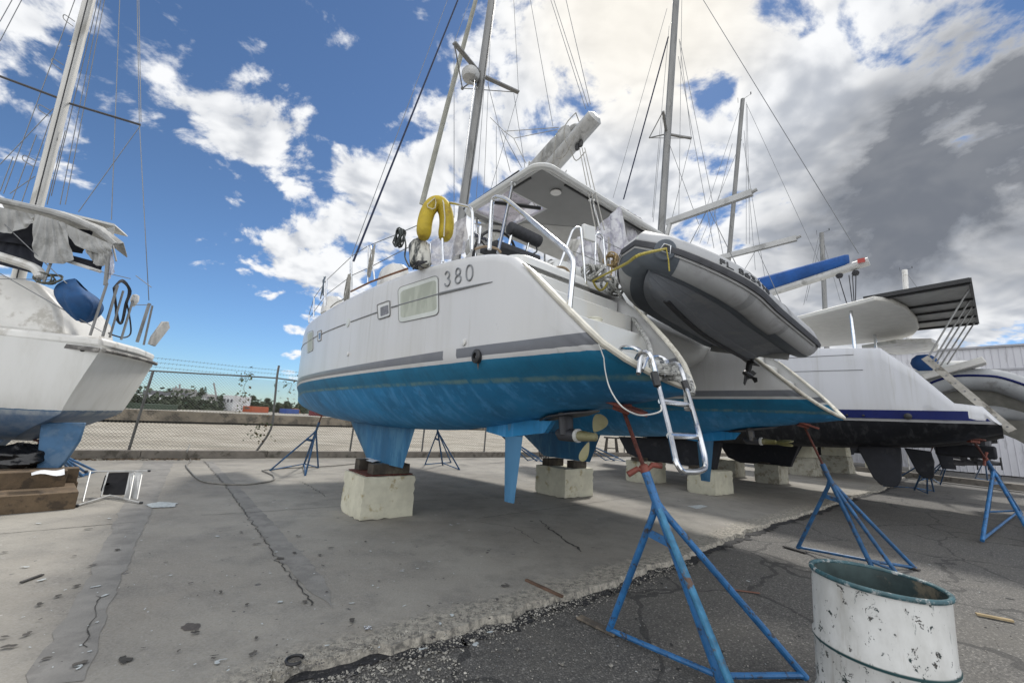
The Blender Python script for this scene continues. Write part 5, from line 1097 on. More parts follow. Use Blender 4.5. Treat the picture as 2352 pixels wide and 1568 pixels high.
# far hulls beyond: third catamaran and the masts of the boats behind
def farboat(label, t_c, half, stern, bow, zd, mats, mast=None, mz=16, keelx=(), grp=None, mr=.13):
    b = thing('moored_catamaran' if half else 'sailing_yacht', label, 'catamaran' if half else 'sailboat', tuple(Wp(t_c, 0, 0)), math.atan2(VV.y, VV.x), grp)
    pf = curve_tab([(stern, .55), (stern + .5, .8), (stern + 2, .9), (bow - 4, .9), (bow, .04)]) ; zb_ = curve_tab([(stern, 1.8), (stern + 2, 1.45), (0, 1.35), (bow, 1.8)]); ztf = curve_tab([(stern, 2.1), (stern + .5, 2.3), (stern + 1.7, zd), (bow, zd + .15)])
    st = [stern + .01 + (bow - stern - .02) * i / 18 for i in range(19)]
    for t0 in ((t_c - half, t_c + half) if half else (t_c,)): 
        generic_hull(b, t0, st, pf, zb_, ztf, mats)
        mb = MB(YM); foil(mb, (1.6, -1.3, 1.5, t0), (.8, -.9, .75, t0), .16); part(mb, 'keel', BLKB, b, smooth=60)
        mb = MB(YM); foil(mb, (stern + 1.5, stern + 1.0, 1.6, t0), (stern + 1.35, stern + 1.0, .8, t0), .05); part(mb, 'rudder', BLKB, b, smooth=60)
    mb = MB(YM); roundbox(mb, t_c - max(half, .6) + .1, t_c + max(half, .6) - .1, stern + 2.0, bow - 4, 2.4, zd + .75, .3); part(mb, 'cabin', GELD, b, smooth=40)
    if mast:
        a = bt(*mast[0], t_c); c = bt(*mast[1], t_c); d_ = (c - a).normalized(); a0 = a - d_ * ((a.z - zd) / d_.z); top = c
        mb = MB(YM); mb.tube([a0, top], [mr, mr * .9], 10); part(mb, 'mast', mast[2] if len(mast) > 2 else ALU, b)
        mb = MB(YM); mb.tube([top, top + V3((0, -.45, .05))], .012, 5); mb.tube([top + V3((0, -.45, .05)), top + V3((0, -.45, .2))], .03, 5); mb.tube([top + V3((.1, .3, 0)), top + V3((.1, .3, .35))], .012, 5); part(mb, 'wind_vane', BLACK, b)
    return b
WH3 = hull_mat('third_hull_paint', (.62, .63, .64), (.010, .011, .014), None, 2.05, 0)
b3 = farboat('white catamaran hidden mostly behind the navy striped one, with tall mast ending mid-sky', 20.5, 2.3, -6.6, 5.2, 3.4, WH3, ((1676, 570), (1706, 228)))
for a, b in (((1600, 545), (1700, 245)), ((1607, 560), (1704, 320)), ((1714, 560), (1714, 235)), ((1722, 560), (1716, 240)), ((1765, 690), (1708, 330)), ((1735, 620), (1709, 300)), ((1682, 330), (1625, 560))): wr(b3, a, b, 20.5, 20.5, .012)
mb = MB(YM); hp3 = [bz(x, y, 4.3) for x, y in ((1980, 800), (2060, 787), (2140, 785), (2156, 792), (2152, 806), (2060, 815))]; mb.slab(hp3, (0, 0, .1)); part(mb, 'hardtop', GELD, b3)
b4 = farboat('distant sailboat whose grey mast stands left of the blue sail cover', 31, 2.3, -5.8, 5, 3.5, WH3, ((1894, 690), (1887, 535)), mr=.16)
for a, b in (((1846, 700), (1880, 545)), ((1852, 690), (1884, 555)), ((1930, 690), (1889, 545)), ((1905, 640), (1889, 560))): wr(b4, a, b, 31, 31, .016)
b5 = farboat('distant sailboat whose pale mast stands behind the solar array', 42, 2.3, -5.4, 5, 3.5, WH3, ((2083, 700), (2078, 620), GELD), mr=.2)
wr(b5, (2079, 622), (2110, 665), 42, 42, .02)
# white grp boat cabin, ladder, rib and beam crowded astern of the far boats
ld = thing('extension_ladder', 'dirty aluminium ladder leaning against the stern of the navy striped catamaran', 'ladder', tuple(G(2325, 1000, 0)))
la, lb = bt(2124, 821, 9.6), bt(2326, 990, 8.9); lz = V3((.36, 0, .02)); mb = MB(YM)
mb.beam(la, lb, .13, .035, (1, 0, 0)); mb.beam(la + lz, lb + lz, .13, .035, (1, 0, 0)); part(mb, 'side_rail', M('dirty_ladder', (.36, .34, .30), .6, .2, var=.2, sc=8, stain=(.12, .11, .09), samt=.42), ld)
mb = MB(YM)
for k in range(9): p = la.lerp(lb, .06 + k / 9); mb.tube([p - V3((.03, 0, 0)), p + lz], .018, 8)
part(mb, 'rung', ALU, ld)
rb = thing('rigid_inflatable_boat', 'pale grey inflatable boat with navy rubbing line, tilted behind the aluminium ladder', 'inflatable boat', tuple(Wp(13.3, -7.5, 1.2)))
RG = M('pale_rib_fabric', (.33, .34, .35), .6, var=.08, sc=3, stain=(.22, .22, .22), samt=.4)
tubeP = [bt(x, y, 12.2) for x, y in ((2128, 893), (2160, 880), (2200, 872), (2260, 872), (2300, 877), (2360, 897), (2420, 925))]
mb = MB(YM); mb.tube(spline(tubeP, 5), .27, 14); part(mb, 'buoyancy_tube', RG, rb, smooth=60)
mb = MB(YM); mb.tube(spline([p + V3((-.26, -.02, .07)) for p in tubeP], 5), .03, 6); part(mb, 'rubbing_strake', NAVY, rb)
mb = MB(YM); mb.loft([[p + V3((.0, .0, -.2)), p + V3((.3, .2, -.6)), p + V3((.5, .3, -1.1))] for p in tubeP], closed=False); part(mb, 'floor', M('grubby_hypalon', (.22, .215, .19), .7, var=.2, sc=3), rb)
tp2 = [bt(x, y, 12.6) for x, y in ((2240, 950), (2290, 945), (2340, 948), (2400, 955))]
mb = MB(YM); mb.tube(tp2, .2, 12); solo(mb, 'rolled_dinghy', RG, 'rolled grey inflatable lying low right of the ladder foot', 'inflatable')
mb = MB(YM); mb.beam(bt(2122, 868, 12.0), bt(2262, 828, 12.0), .5, .16); solo(mb, 'gangplank', GELD, 'white plank-like passerelle jutting out above the pale inflatable', 'gangplank', bevel=.02)
mb = MB(YM); roundbox(mb, 13.2, 15.6, -6.7, -5.2, 2.9, 3.9, .3); wh = solo(mb, 'cabin_pod', GEL, 'white moulded cabin top just left of the ladder head', 'cabin', smooth=40)
mb = MB(YM); q = [bt(x, y, 12.3) for x, y in ((2106, 828), (2122, 824), (2140, 838), (2128, 852), (2112, 845))]; mb.ball((q[0] + q[2]) / 2, .30, 12, (.6, .9, .8)); solo(mb, 'blue_bag', M('blue_bag', (.01, .06, .20), .7), 'blue bag tucked behind the ladder head', 'bag')
for i, (x, lbl) in enumerate(((2208, 'leftmost'), (2232, 'second'), (2262, 'third'))):
    o = thing('outboard_motor', lbl + ' grey outboard leg seen under the far hulls at right', 'outboard motor', tuple(bt(x, 1065, 15) and YM @ bt(x, 1065, 15)), 0, 'outboards under the far hulls')
    a = bt(x, 1012, 15); b = bt(x + 6, 1062, 15); mb = MB(YM); mb.tube([a, b], [.12, .07], 8); mb.tube([b + V3((0, .2, 0)), b + V3((0, -.25, 0))], [.1, .05], 8); part(mb, 'leg', M('outboard_grey', (.10, .10, .11), .5), o)
    mb = MB(YM); mb.box(b + V3((0, -.25, 0)), (.3, .03, .08)); mb.box(b + V3((0, -.25, 0)), (.05, .03, .34)); part(mb, 'propeller', BLACK, o)
mb = MB(YM); mb.beam(bt(2150, 1030, 14.5), bt(2290, 1040, 14.5), .8, .35); solo(mb, 'pontoon', BLKB, 'dark pontoon underside below the far boats at right', 'pontoon', bevel=.05)
# blocks further along
block(8.75, .48, 1.0, .78, .62, 'cream block under the forward end of the black keel, left of the ladder foot', BLK)
block(8.7, -1.5, 1.1, .75, .60, 'cream block behind the blue rudder of the 380', BLK)
block(13.6, -1.4, .95, .75, .62, 'grey block under the second black keel', BLK2)
block(13.9, .1, .9, .75, .62, 'narrow grey block seen left of the second black keel', BLK2)
block(18.9, -.95, 1.1, 1.1, .75, 'lower block of the tall pale pair beyond the second black keel', BLK2, .12); block(18.9, -.95, .95, .95, .7, 'upper block of the tall pale pair beyond the second black keel', BLK, .05, z=.75)
block(22.9, -1.3, 1.2, 1.2, .8, 'lower block of the pale pair right of the second blue stand post', BLK2, .12); block(22.9, -1.3, 1.0, 1.0, .75, 'upper block of the pale pair right of the second blue stand post', BLK, .05, z=.8)
block(26.2, -2.4, 1.1, 1.0, 1.1, 'single cream block left of the large black rudder', BLK)
timber(8.7, .5, 1.0, .3, .1, .62, 'dark timber on the block under the forward end of the black keel'); timber(8.7, -1.3, 1.0, .3, .08, .60, 'dark timber on the block behind the blue rudder'); timber(13.6, -1.3, .9, .3, .06, .62, 'dark timber under the second black keel')
# more stands
def sB(label, pad, feet, mat=BLUD, fr=.2, hnd=False, r=.022): return stand(label, YM @ pad, [G(x, y, 0) for x, y in feet], fr, r, mat, 'boat stands', (.1, .1, 1), handle=hnd, pads=.7)
sB('blue stand in the open left of the near keel, under the bow of the 380', V3((.05, 3.9, 1.50)), [(697, 1070), (620, 1080), (701, 1092), (731, 1074)], fr=.14)
sB('blue stand in the gap between near keel and rudder', V3((3.6, 4.6, 1.55)), [(1017, 1068), (976, 1067), (1056, 1079), (1036, 1062)], fr=.1)
sB('dark blue stand seen between the second blue keel and black hull', V3((8.2, 4.4, 1.6)), [(1412, 1058), (1392, 1057), (1438, 1060), (1420, 1050)], fr=.1)
sB('small distant blue stand left of the second cream block', V3((6.5, 6.2, 1.6)), [(1234, 1059), (1213, 1058), (1250, 1062), (1240, 1052)], fr=.1)
sB('blue stand at the right edge under the last visible hull', V3((8.75, -6.4, 1.72)), [(2345, 1178), (2256, 1241), (2270, 1176), (2380, 1250)], BLU, .2, True, .03)
sB('blue stand behind the large black rudder', V3((13.5, -5.5, 1.60)), [(2100, 1124), (2030, 1116), (2130, 1133), (2145, 1128)], BLUD, .15)
sB('far blue stand by the white wall left of the outboards', V3((18.2, -5.8, 1.7)), [(2135, 1098), (2112, 1104), (2160, 1112), (2155, 1100)], BLUD, .15)
sB('far blue stand by the white wall right of the outboards', V3((18.2, -6.3, 1.7)), [(2268, 1105), (2240, 1098), (2285, 1108), (2300, 1095)], BLU, .15, True)
mb = MB()
for x, y in ((2090, 1085), (2112, 1092)): mb.tube([G(x, y, 0), G(x, y, 0) + V3((0, 0, 1.3))], .03, 6)
solo(mb, 'white_trestle', GELD, 'pale tubular trestle beyond the second black rudder', 'trestle')
for x, lbl in ((1404, 'dark wooden trestle standing by the fence beneath the propeller'), (1352, 'second dark trestle half hidden by the blue keel')):
    c0 = G(x, 1046, 0); mb = MB()
    for a, b in ((-.35, -.2), (.35, -.2), (-.35, .2), (.35, .2)): mb.beam(c0 + V3((a, b, 0)), c0 + V3((a * .7, b * .4, .95)), .08, .08)
    mb.beam(c0 + V3((-.4, 0, .98)), c0 + V3((.4, 0, .98)), .3, .08); mb.beam(c0 + V3((-.3, 0, .4)), c0 + V3((.3, 0, .4)), .3, .05); solo(mb, 'wooden_trestle', TIM, lbl, 'trestle')
# ---------------------------------------------------------------- old sailboat at the left
LD_, LW_ = V3((.9207, .3902, 0)), V3((-.3902, .9207, 0)); LO = V3((-6.80, 6.74, 0))
LM = Matrix(((LW_.x, LD_.x, 0, LO.x), (LW_.y, LD_.y, 0, LO.y), (0, 0, 1, 0), (0, 0, 0, 1))); LI = LM.inverted()
def lt(x, y, w_): return LI @ hit(x, y, LO + LW_ * w_, LW_)
def ls(x, y, s): return LI @ hit(x, y, LO + LD_ * s, LD_)
def lzz(x, y, z): return LI @ G(x, y, z)
sb = thing('sailboat', 'old white sailboat with dusty blue bottom and pale canvas bimini at the left edge', 'sailboat', tuple(LM @ V3((1.1, -1.5, 0))))
m, n = newmat('old_sailboat_paint'); p = n.obj(); x, y, z = n.xyz(p)
LBASE = 1.36
strk = n.noise(n.scale(p, (1, 1, .2)), 4, 6, .65); rub = n.noise(n.scale(p, (1, 1, .3)), 6, 8, .7)
wv_ = n.mix(strk.ss(.4, .8) * .5, (.62, .62, .60), (.44, .43, .39)); zj = z + (n.noise(p, 8, 5, .7) - .5) * .035
bl_ = n.mix(rub.ss(.35, .7), (.08, .14, .235), (.17, .215, .285)); bl_ = n.mix(rub.ss(.6, .75), bl_, (.03, .07, .15))
bl_ = n.mix((1. - (z - LBASE + .05).abs().ss(.02, .06)) * strk.ss(.35, .6) * .8, bl_, (.33, .36, .38)); bl_ = n.mix(1. - (zj - LBASE).abs().ss(.008, .02), bl_, (.02, .10, .20))
c = n.mix(zj.gt(LBASE), bl_, wv_); finish(n, c, .55, 0, n.noise(p, 30, 4) * .3 + rub * .3, .15, .01); OLD = m
_lf = curve_tab([(0., 1.0), (.25, 1.0), (.40, .99), (.55, .955), (.68, .87), (.80, .70), (.90, .45), (1., 0.)]); _lz = curve_tab([(0., 2.42), (.25, 1.95), (.40, 1.64), (.55, 1.38), (.68, 1.18), (.80, .99), (.90, .87), (1., .80)]); lv = [(_lf(i / 22), _lz(i / 22)) for i in range(23)]
def lsh(z): return -(2.42 - z) * .30 - max(0, 1.3 - z) * 1.3
def lring(y_, H, last=False, dz=0):
    q = [(H * a, z + dz * (1 if z > 1.3 else .3)) for a, z in lv]; out = []
    for a, z in q: out.append(V3((1.11 - a, y_ + (lsh(z) if last else 0), z)))
    for a, z in reversed(q[:-1]): out.append(V3((1.11 + a, y_ + (lsh(z) if last else 0), z)))
    return out
mb = MB(LM); rs = [lring(-9, .9, dz=.4), lring(-6.5, 1.5, dz=.25), lring(-4, 1.62, dz=.12), lring(-2.6, 1.45, dz=.05)] + [lring(0, 1.11, True)]
def lmix(f):
    a = lring(-2.6, 1.45, dz=.05); b = lring(0, 1.11, True); return [p_.lerp(q_, f) for p_, q_ in zip(a, b)]
rs = rs[:4] + [lmix(i / 6) for i in range(1, 7)]
mb.loft(rs, closed=True)
part(mb, 'hull', OLD, sb, smooth=55)
mb = MB(LM)
def trf(u, v):
    k = v * (len(lv) - 1); i = min(int(k), len(lv) - 2); a = lerp(lv[i][0], lv[i + 1][0], k - i) * 1.11; z = lerp(lv[i][1], lv[i + 1][1], k - i); w_ = -a + 2 * a * u
    return V3((1.11 + w_, lsh(z) + .10 * (1 - (2 * u - 1) ** 2) * (1 - .3 * v), z))
mb.grid(trf, 14, 24); part(mb, 'transom', OLD, sb, smooth=60)
mb = MB(LM); W2 = M('grey_rubrail_wood', (.11, .105, .10), .8, var=.3, sc=20, stain=(.28, .27, .25), samt=.45)
mb.beam((-.03, -4, 2.47), (-.03, -.02, 2.37), .05, .07); mb.tube([V3((.0 + 2.22 * u, .03 + .10 * (1 - (2 * u - 1) ** 2), 2.37)) for u in [i / 12 for i in range(13)]], .035, 6); mb.beam((-.36, -4, 2.50), (-.03, -2, 2.44), .05, .06); part(mb, 'rub_rail', W2, sb)
mb = MB(LM); mb.slab([V3((-.0, -4.5, 2.44)), V3((0, -.02, 2.42)), V3((1.11, .1, 2.42)), V3((2.22, -.02, 2.42)), V3((2.22, -4.5, 2.44))], (0, 0, .16)); part(mb, 'bulwark', GELD, sb, bevel=.05)
mb = MB(LM); q = [(-.6, 2.55), (-.75, 3.05), (-1.1, 3.42), (-4.8, 3.65), (-4.8, 2.55)]; mb.slab([V3((.18, a, b)) for a, b in q], (1.85, 0, 0)); part(mb, 'cabin_trunk', GELD, sb, bevel=.08)
mb = MB(LM); mb.tube(spline([lt(x, y, .0) for x, y in ((-20, 583), (10, 592), (60, 608), (85, 620), (95, 640))], 4), [.10] * 16 + [.07], 10, flat=.7); part(mb, 'locker_lid', GELD, sb)
mb = MB(LM); q = [lt(x, y, -.02) for x, y in ((-30, 832), (10, 832), (28, 843), (10, 855), (-30, 853))]; mb.slab(q, (.02, 0, 0)); part(mb, 'side_port', M('dull_port_glass', (.10, .095, .09), .4), sb)
for x, y in ((160, 800), (190, 803)): mb = MB(LM); p = lt(x, y, -.02); mb.lathe([(.035, -.02), (.035, .01), (.01, .02)], tuple(p), (-1, 0, 0), 10); part(mb, 'drain', BLACK, sb)
mb = MB(LM); mb.slab([lt(x, y, .30) for x, y in ((92, 970), (195, 970), (182, 1012), (150, 1060), (101, 1111), (78, 1120))], (.07, 0, 0)); part(mb, 'rudder', M('dusty_blue_rudder', (.045, .115, .215), .7, var=.2, sc=4, stain=(.085, .15, .235), samt=.45), sb, bevel=.02)
mb = MB(LM); mb.slab([V3((1.0, s, z)) for s, z in ((-1.9, .9), (-1.3, .9), (-1.7, .25), (-7, .25), (-7, .9))], (.2, 0, 0)); part(mb, 'keel', OLD, sb)
OLDC = M('greyed_canvas', (.33, .33, .32), .95, var=.12, sc=5, bump=1., bsc=11, stain=(.24, .24, .23), samt=.45)
# canvas bimini with rolled sides
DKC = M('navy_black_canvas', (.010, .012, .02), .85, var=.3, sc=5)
def lsheet(name, corners, ww, mat, amp=.05, nu=44, nv=26, frq=2.5, seed=0, round_=0, parent=None):
    q = [lt(x, y, ww) for x, y in corners]; mb = MB(LM)
    def fn(u, v):
        v2 = v; p = q[0] * (1 - u) * (1 - v) + q[1] * u * (1 - v) + q[2] * u * v + q[3] * (1 - u) * v
        gx = (u - .5) * (1.25 - .75 * v); p = p + V3((amp * (math.sin(gx * 34 + seed + 1.5 * v) * .8 + math.sin(gx * 61 + seed * 3) * .35 + math.sin((u + v) * 6 + seed)) * (.35 + .65 * v), 0, -round_ * math.sin(math.pi * u) ** .7 * v)); return p
    mb.grid(fn, nu, nv); return part(mb, name, mat, parent or sb, 180)
mb = MB(LM); A_ = [lt(x, y, .0) for x, y in ((-40, 452), (120, 488), (215, 525), (263, 562))]; B_ = [p + V3((.75, -.1, .02)) for p in A_]; mb.loft([[a, (a + b) / 2 + V3((0, 0, .16)), b] for a, b in zip(A_, B_)], closed=False); part(mb, 'bimini_top', OLDC, sb, 60, solid=.02)
mb = MB(LM); mb.tube(spline(A_, 4), .045, 8, flat=1.2); part(mb, 'bimini_hem', OLDC, sb)
lsheet('rolled_curtain', ((-30, 470), (78, 492), (75, 512), (-10, 525)), -.03, OLDC, .022, round_=.12, seed=1)
lsheet('rolled_curtain', ((78, 490), (150, 512), (168, 595), (74, 585)), -.06, OLDC, .025, round_=.12, seed=2)
lsheet('rolled_curtain', ((130, 505), (258, 562), (256, 585), (170, 560)), -.05, OLDC, .02, round_=.05, seed=3)
lsheet('rolled_curtain', ((195, 575), (258, 572), (252, 598), (215, 603)), -.04, OLDC, .02, round_=.08, seed=4)
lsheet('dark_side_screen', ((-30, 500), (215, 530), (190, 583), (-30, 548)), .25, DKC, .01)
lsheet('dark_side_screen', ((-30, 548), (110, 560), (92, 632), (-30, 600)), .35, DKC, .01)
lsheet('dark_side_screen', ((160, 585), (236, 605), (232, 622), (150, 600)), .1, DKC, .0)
mb = MB(LM); mb.beam(lt(150, 598, .05), lt(232, 624, .05), .03, .05); part(mb, 'window_frame', ALUL, sb)
for a, b, r_ in (((242, 655), (250, 575), .03), ((207, 770), (246, 650), .02), ((258, 560), (267, 600), .015), ((100, 650), (118, 600), .02)): mb = MB(LM); mb.tube([lt(*a, -.02), lt(*b, -.02)], r_, 8); part(mb, 'bimini_pole', ALU, sb)
for a, b in (((10, 515), (150, 648)), ((150, 648), (207, 690)), ((0, 628), (240, 765)), ((-10, 640), (120, 642)), ((312, 575 + 58), (348, 660)), ((300, 700), (348, 700)), ((206, 618), (300, 640))): mb = MB(LM); mb.tube([lt(*a, -.03), lt(*b, -.03)], .007, 5); part(mb, 'lifeline', WIRE, sb)
for a, b, r_ in (((236, 772), (270, 655), .022), ((252, 775), (283, 668), .018), ((278, 780), (305, 690), .02), ((315, 785), (343, 697), .03), ((330, 792), (350, 702), .02)): mb = MB(LM); mb.tube([ls(*a, -.15), ls(*b, -.15)], r_, 8); part(mb, 'stern_rail_post', ALU, sb)
mb = MB(LM); mb.slab([ls(x, y, -.1) for x, y in ((338, 790), (352, 795), (386, 752), (383, 738), (370, 738), (345, 772))], (0, .04, 0)); part(mb, 'rail_paddle', OLDC, sb, bevel=.01)
mb = MB(LM); mb.lathe([(.02, -.12), (.06, -.02), (.065, .02), (.055, .10), (.02, .12)], tuple(ls(309, 690, -.15)), (0, 0, 1), 12); part(mb, 'stern_light', GELD, sb)
mb = MB(LM)
for k in range(6):
    c0 = ls(278 + 3 * k % 9, 700, -.2); mb.tube(spline([ls(x + rr_.uniform(-3, 3), y + rr_.uniform(-3, 3), -.2) for x, y in ((262, 660), (280, 645), (298, 665), (290, 700), (280, 740), (270, 735), (266, 700))], 4), .012, 5, closed=True)
mb.tube(spline([ls(x, y, -.18) for x, y in ((290, 690), (298, 730), (300, 765), (285, 775), (262, 770), (250, 765))], 5), .014, 6); solo(mb, 'black_hose_coil', BLKROPE, 'black hose and cable loops hung over the stern rail of the old sailboat', 'hose')
mb = MB(LM); mb.slab([lt(x, y, .5) for x, y in ((112, 478), (262, 514), (266, 520), (114, 483))], (.5, 0, 0)); part(mb, 'solar_panel', M('panel_back', (.45, .45, .43), .5), sb)
mb = MB(LM); mb.slab([lt(x, y, .4) for x, y in ((235, 528), (262, 520), (258, 562), (250, 556))], (.03, 0, 0)); part(mb, 'panel_bracket', OLDC, sb)
lsheet('clear_curtain', ((245, 580), (258, 575), (265, 625), (240, 650)), -.02, VINYL, .02, 8, 8)
BLC = M('blue_engine_cover', (.004, .052, .155), .75, var=.2, sc=5, bump=.8, bsc=8)
mb = MB(LM); c0 = ls(186, 690, -.45)
def cov(u, v):
    a = 2 * math.pi * u; w_ = math.sin(math.pi * (.04 + .92 * v)) ** .6; fold = 1 + .07 * math.sin(a * 7 + v * 5) * (.3 + v) + .05 * math.sin(a * 3)
    sx = (-1.25 if math.cos(a + 2.2) > .3 else -.0) * 0; k_ = max(0, math.cos(a - math.pi * 1.5)) ** 3
    return c0 + V3((math.cos(a) * .28 * w_ * fold, math.sin(a) * (.26 + .13 * k_ * (1 - v)) * w_ * fold, .24 - .50 * v - .10 * v * v - .07 * math.sin(a) * (1 - v) + .05 * k_)) + V3((0, .10 * (v - .3), 0))
mb.grid(cov, 44, 18); solo(mb, 'covered_engine', BLC, 'outboard in a royal blue cloth cover hanging on the old sailboat side rail', 'covered outboard', smooth=180)
tangle(lt(108, 640, .0), .14, .10, 7, .010, M('olive_rope', (.09, .09, .07), .9, var=.5, sc=60), 'rope_coil', 'olive rope and wires heaped on the deck left of the blue engine cover', 31, .6, frame=LM)
a = lt(85, 470, 1.11); b = lt(205, 0, 1.11); dd = (b - a).normalized(); mb = MB(LM); mb.tube([a - dd * 2.6, b + dd * 3], .085, 14, flat=1.25); ms = part(mb, 'mast', M('old_mast_paint', (.50, .49, .46), .5, var=.08, sc=3, stain=(.32, .31, .28), samt=.42, streak=True), sb)
mb = MB(LM); mb.tube([a - dd * 2.6 + V3((-.095, .03, 0)), b + dd * 3 + V3((-.095, .03, 0))], .010, 5); part(mb, 'sail_track', BLACK, ms)
for x, y, sgn in ((158, 50, -1), (168, 95, 1), (132, 150, -1), (102, 255, -1), (118, 318, 1), (68, 370, -1)):
    p0 = lt(x + (14 if sgn < 0 else -8), y, 1.11); mb = MB(LM); mb.tube(roundpath([p0, p0 + V3((-.05, .16 * sgn, .06)), p0 + V3((-.05, .15 * sgn, -.06)), p0 + V3((0, 0, -.12))], .06, 3), .008, 5); part(mb, 'mast_step', ALU, ms)
for e0, e1 in (((152, 232), (-20, 168)), ((160, 238), (323, 287))):
    mb = MB(LM); mb.tube([lt(*e0, 1.11), lt(*e1, 1.11)], .022, 6); part(mb, 'spreader', M('dark_spreader', (.05, .05, .055), .5), ms)
for a, b in (((8, 445), (172, 0)), ((118, 450), (225, 0)), ((138, 470), (232, 0)), ((150, 470), (240, 0)), ((108, 470), (150, 300)), ((256, 505), (275, 0)), ((342, 690), (320, 280)), ((320, 285), (315, 0)), ((324, 280), (319, 0)), ((180, 487), (323, 288)), ((0, 95), (50, 0)), ((0, 50), (28, 0)), ((0, 378), (122, 250)), ((48, 470), (120, 262)), ((28, 460), (84, 310)), ((0, 440), (30, 360)), ((22, 445), (80, 405))):
    mb = MB(LM); mb.tube([lt(*a, 1.11), lt(*b, 1.11)], .007, 5); part(mb, 'shroud', WIRE, sb)
# timbers, bag and stool under the sailboat
DIR = (G(172, 1168) - G(-60, 1188)).normalized(); NRM = V3((-DIR.y, DIR.x, 0))
PT = M('brown_timber', (.105, .072, .042), .85, var=.25, sc=4, bump=.5, bsc=30, stain=(.05, .035, .022), samt=.42, ssc=5, streak=False)
def lbeam(e, ln, wd, ht, z, label):
    mb = MB(); mb.beam(e - DIR * ln + V3((0, 0, z + ht / 2)) + NRM * wd / 2, e + V3((0, 0, z + ht / 2)) + NRM * wd / 2, wd, ht); solo(mb, 'timber_baulk', PT, label, 'timber', 'timbers under the old sailboat', None, .008)
e0 = G(172, 1168); lbeam(e0, 2.2, .95, .235, 0, 'longest bottom timber at the left edge under the old sailboat'); lbeam(e0 - DIR * .12 + NRM * .62, 1.5, .28, .23, .235, 'upper brown timber stacked on the longest one beneath the blue rudder')
e1 = e0 + NRM * 1.0 + DIR * .05; lbeam(e1, 1.2, .28, .23, 0, 'rear bottom timber just left of the fallen step stool'); lbeam(e1 - DIR * .02, 1.0, .26, .22, .23, 'rear upper timber just left of the fallen step stool')
mb = MB(); o = e0 - DIR * .5 + NRM * .15 + V3((0, 0, .475)); mb.grid(lambda u, v: o + DIR * (u * .32) + NRM * (v * .3) + V3((0, 0, .02 * math.sin(6 * u) + .05 * u * v)), 8, 8); solo(mb, 'plastic_sheet', PAPER, 'white sheet draped on the timbers under the old sailboat', 'plastic sheet')
mb = MB(); cb = G(10, 1150) + V3((-.35, .35, .56)); rr = random.Random(11)
def bag(u, v):
    a = 2 * math.pi * u; th = math.pi * v; r0 = 1 + .10 * math.sin(5 * a + 3 * th) + .08 * math.sin(9 * th + 2 * a) + .05 * math.sin(13 * a + 8 * th); return cb + V3((math.cos(a) * math.sin(th) * .48 * r0, math.sin(a) * math.sin(th) * .35 * r0, math.cos(th) * .22 * r0))
mb.grid(bag, 36, 20); solo(mb, 'plastic_bag', M('black_plastic_sheet', (.006, .006, .007), .22, bump=1., bsc=7), 'glossy black plastic bag stuffed under the old sailboat', 'bag', smooth=60)
stl = thing('step_stool', 'folding step stool with black seat lying on its side near the timbers', 'step stool', tuple(G(252, 1150)))
def Zp(x, y, z): return G(x, y, z)
hh = .40
mb = MB(); mb.tube([Zp(198, 1082, hh), Zp(342, 1081, hh)], .013, 8); mb.tube([Zp(178, 1160, .02), Zp(252, 1137, .05)], .014, 8); mb.tube([Zp(252, 1137, .05), Zp(322, 1154, .02)], .014, 8); mb.tube([Zp(207, 1083, hh), Zp(190, 1152, .03)], .012, 8); mb.tube([Zp(248, 1084, hh - .01), Zp(232, 1140, .05)], .011, 8); part(mb, 'frame', ALUL, stl)
mb = MB(); mb.slab([Zp(x, y, lerp(hh - .02, .05, (y - 1083) / 54)) for x, y in ((240, 1092), (250, 1085), (295, 1084), (288, 1135), (278, 1137), (236, 1136), (230, 1125))], (0, .03, 0)); part(mb, 'seat_pad', M('black_seat_cloth', (.008, .008, .010), .95, var=.3), stl, bevel=.01)
for xa, xb in ((297, 308), (311, 326)): mb = MB(); mb.slab([Zp(xa, 1084, hh - .02), Zp(xb, 1084, hh - .02), Zp(xb - 12, 1146, .03), Zp(xa - 12, 1142, .03)], (0, .02, 0)); part(mb, 'tread', ALUL, stl)
mb = MB()
for x, y, z in ((198, 1082, hh), (342, 1081, hh), (177, 1161, .02), (324, 1154, .02)): mb.ball(Zp(x, y, z), .022, 8, (1.5, 1, 1))
part(mb, 'foot_cap', BLACK, stl)
mb = MB(); mb.slab([Zp(x, y, .22) for x, y in ((243, 1107), (252, 1106), (251, 1112), (244, 1114))], (0, -.012, 0)); part(mb, 'orange_tag', M('orange_tag', (.5, .09, .02), .6), stl)
sB('blue stand under the stern of the old sailboat behind the step stool', YI @ (LM @ V3((1.1, -.9, .78))), [(190, 1094), (158, 1078), (206, 1090), (223, 1083)], BLU, .08)
# ---------------------------------------------------------------- hose on the concrete
mb = MB(); mb.tube(spline([G(x, y, .02 if k > 1 else .25) for k, (x, y) in enumerate(((437, 1020), (430, 1036), (432, 1048), (438, 1058), (428, 1068), (440, 1085), (462, 1103), (500, 1110), (560, 1112), (600, 1108), (627, 1102), (628, 1092), (612, 1084), (602, 1080)))], 5), .016, 7)
mb.tube(spline([G(x, y, .02) for x, y in ((602, 1080), (640, 1075), (720, 1072), (800, 1066), (870, 1056))], 5), .014, 7); solo(mb, 'garden_hose', M('pale_hose', (.20, .19, .17), .6, var=.2), 'long pale hose snaking over the kerb and across the concrete', 'hose')
mb = MB(); c0 = G(676, 1520, .0); mb.tube([c0 + V3((math.cos(a) * .05, math.sin(a) * .045, .014 + .003 * math.sin(a))) for a in [R(40 + 300 * k / 18) for k in range(19)]], .010, 7); solo(mb, 'rubber_hook', BLACK, 'black rubber ring lying at the broken concrete edge', 'rubber ring')
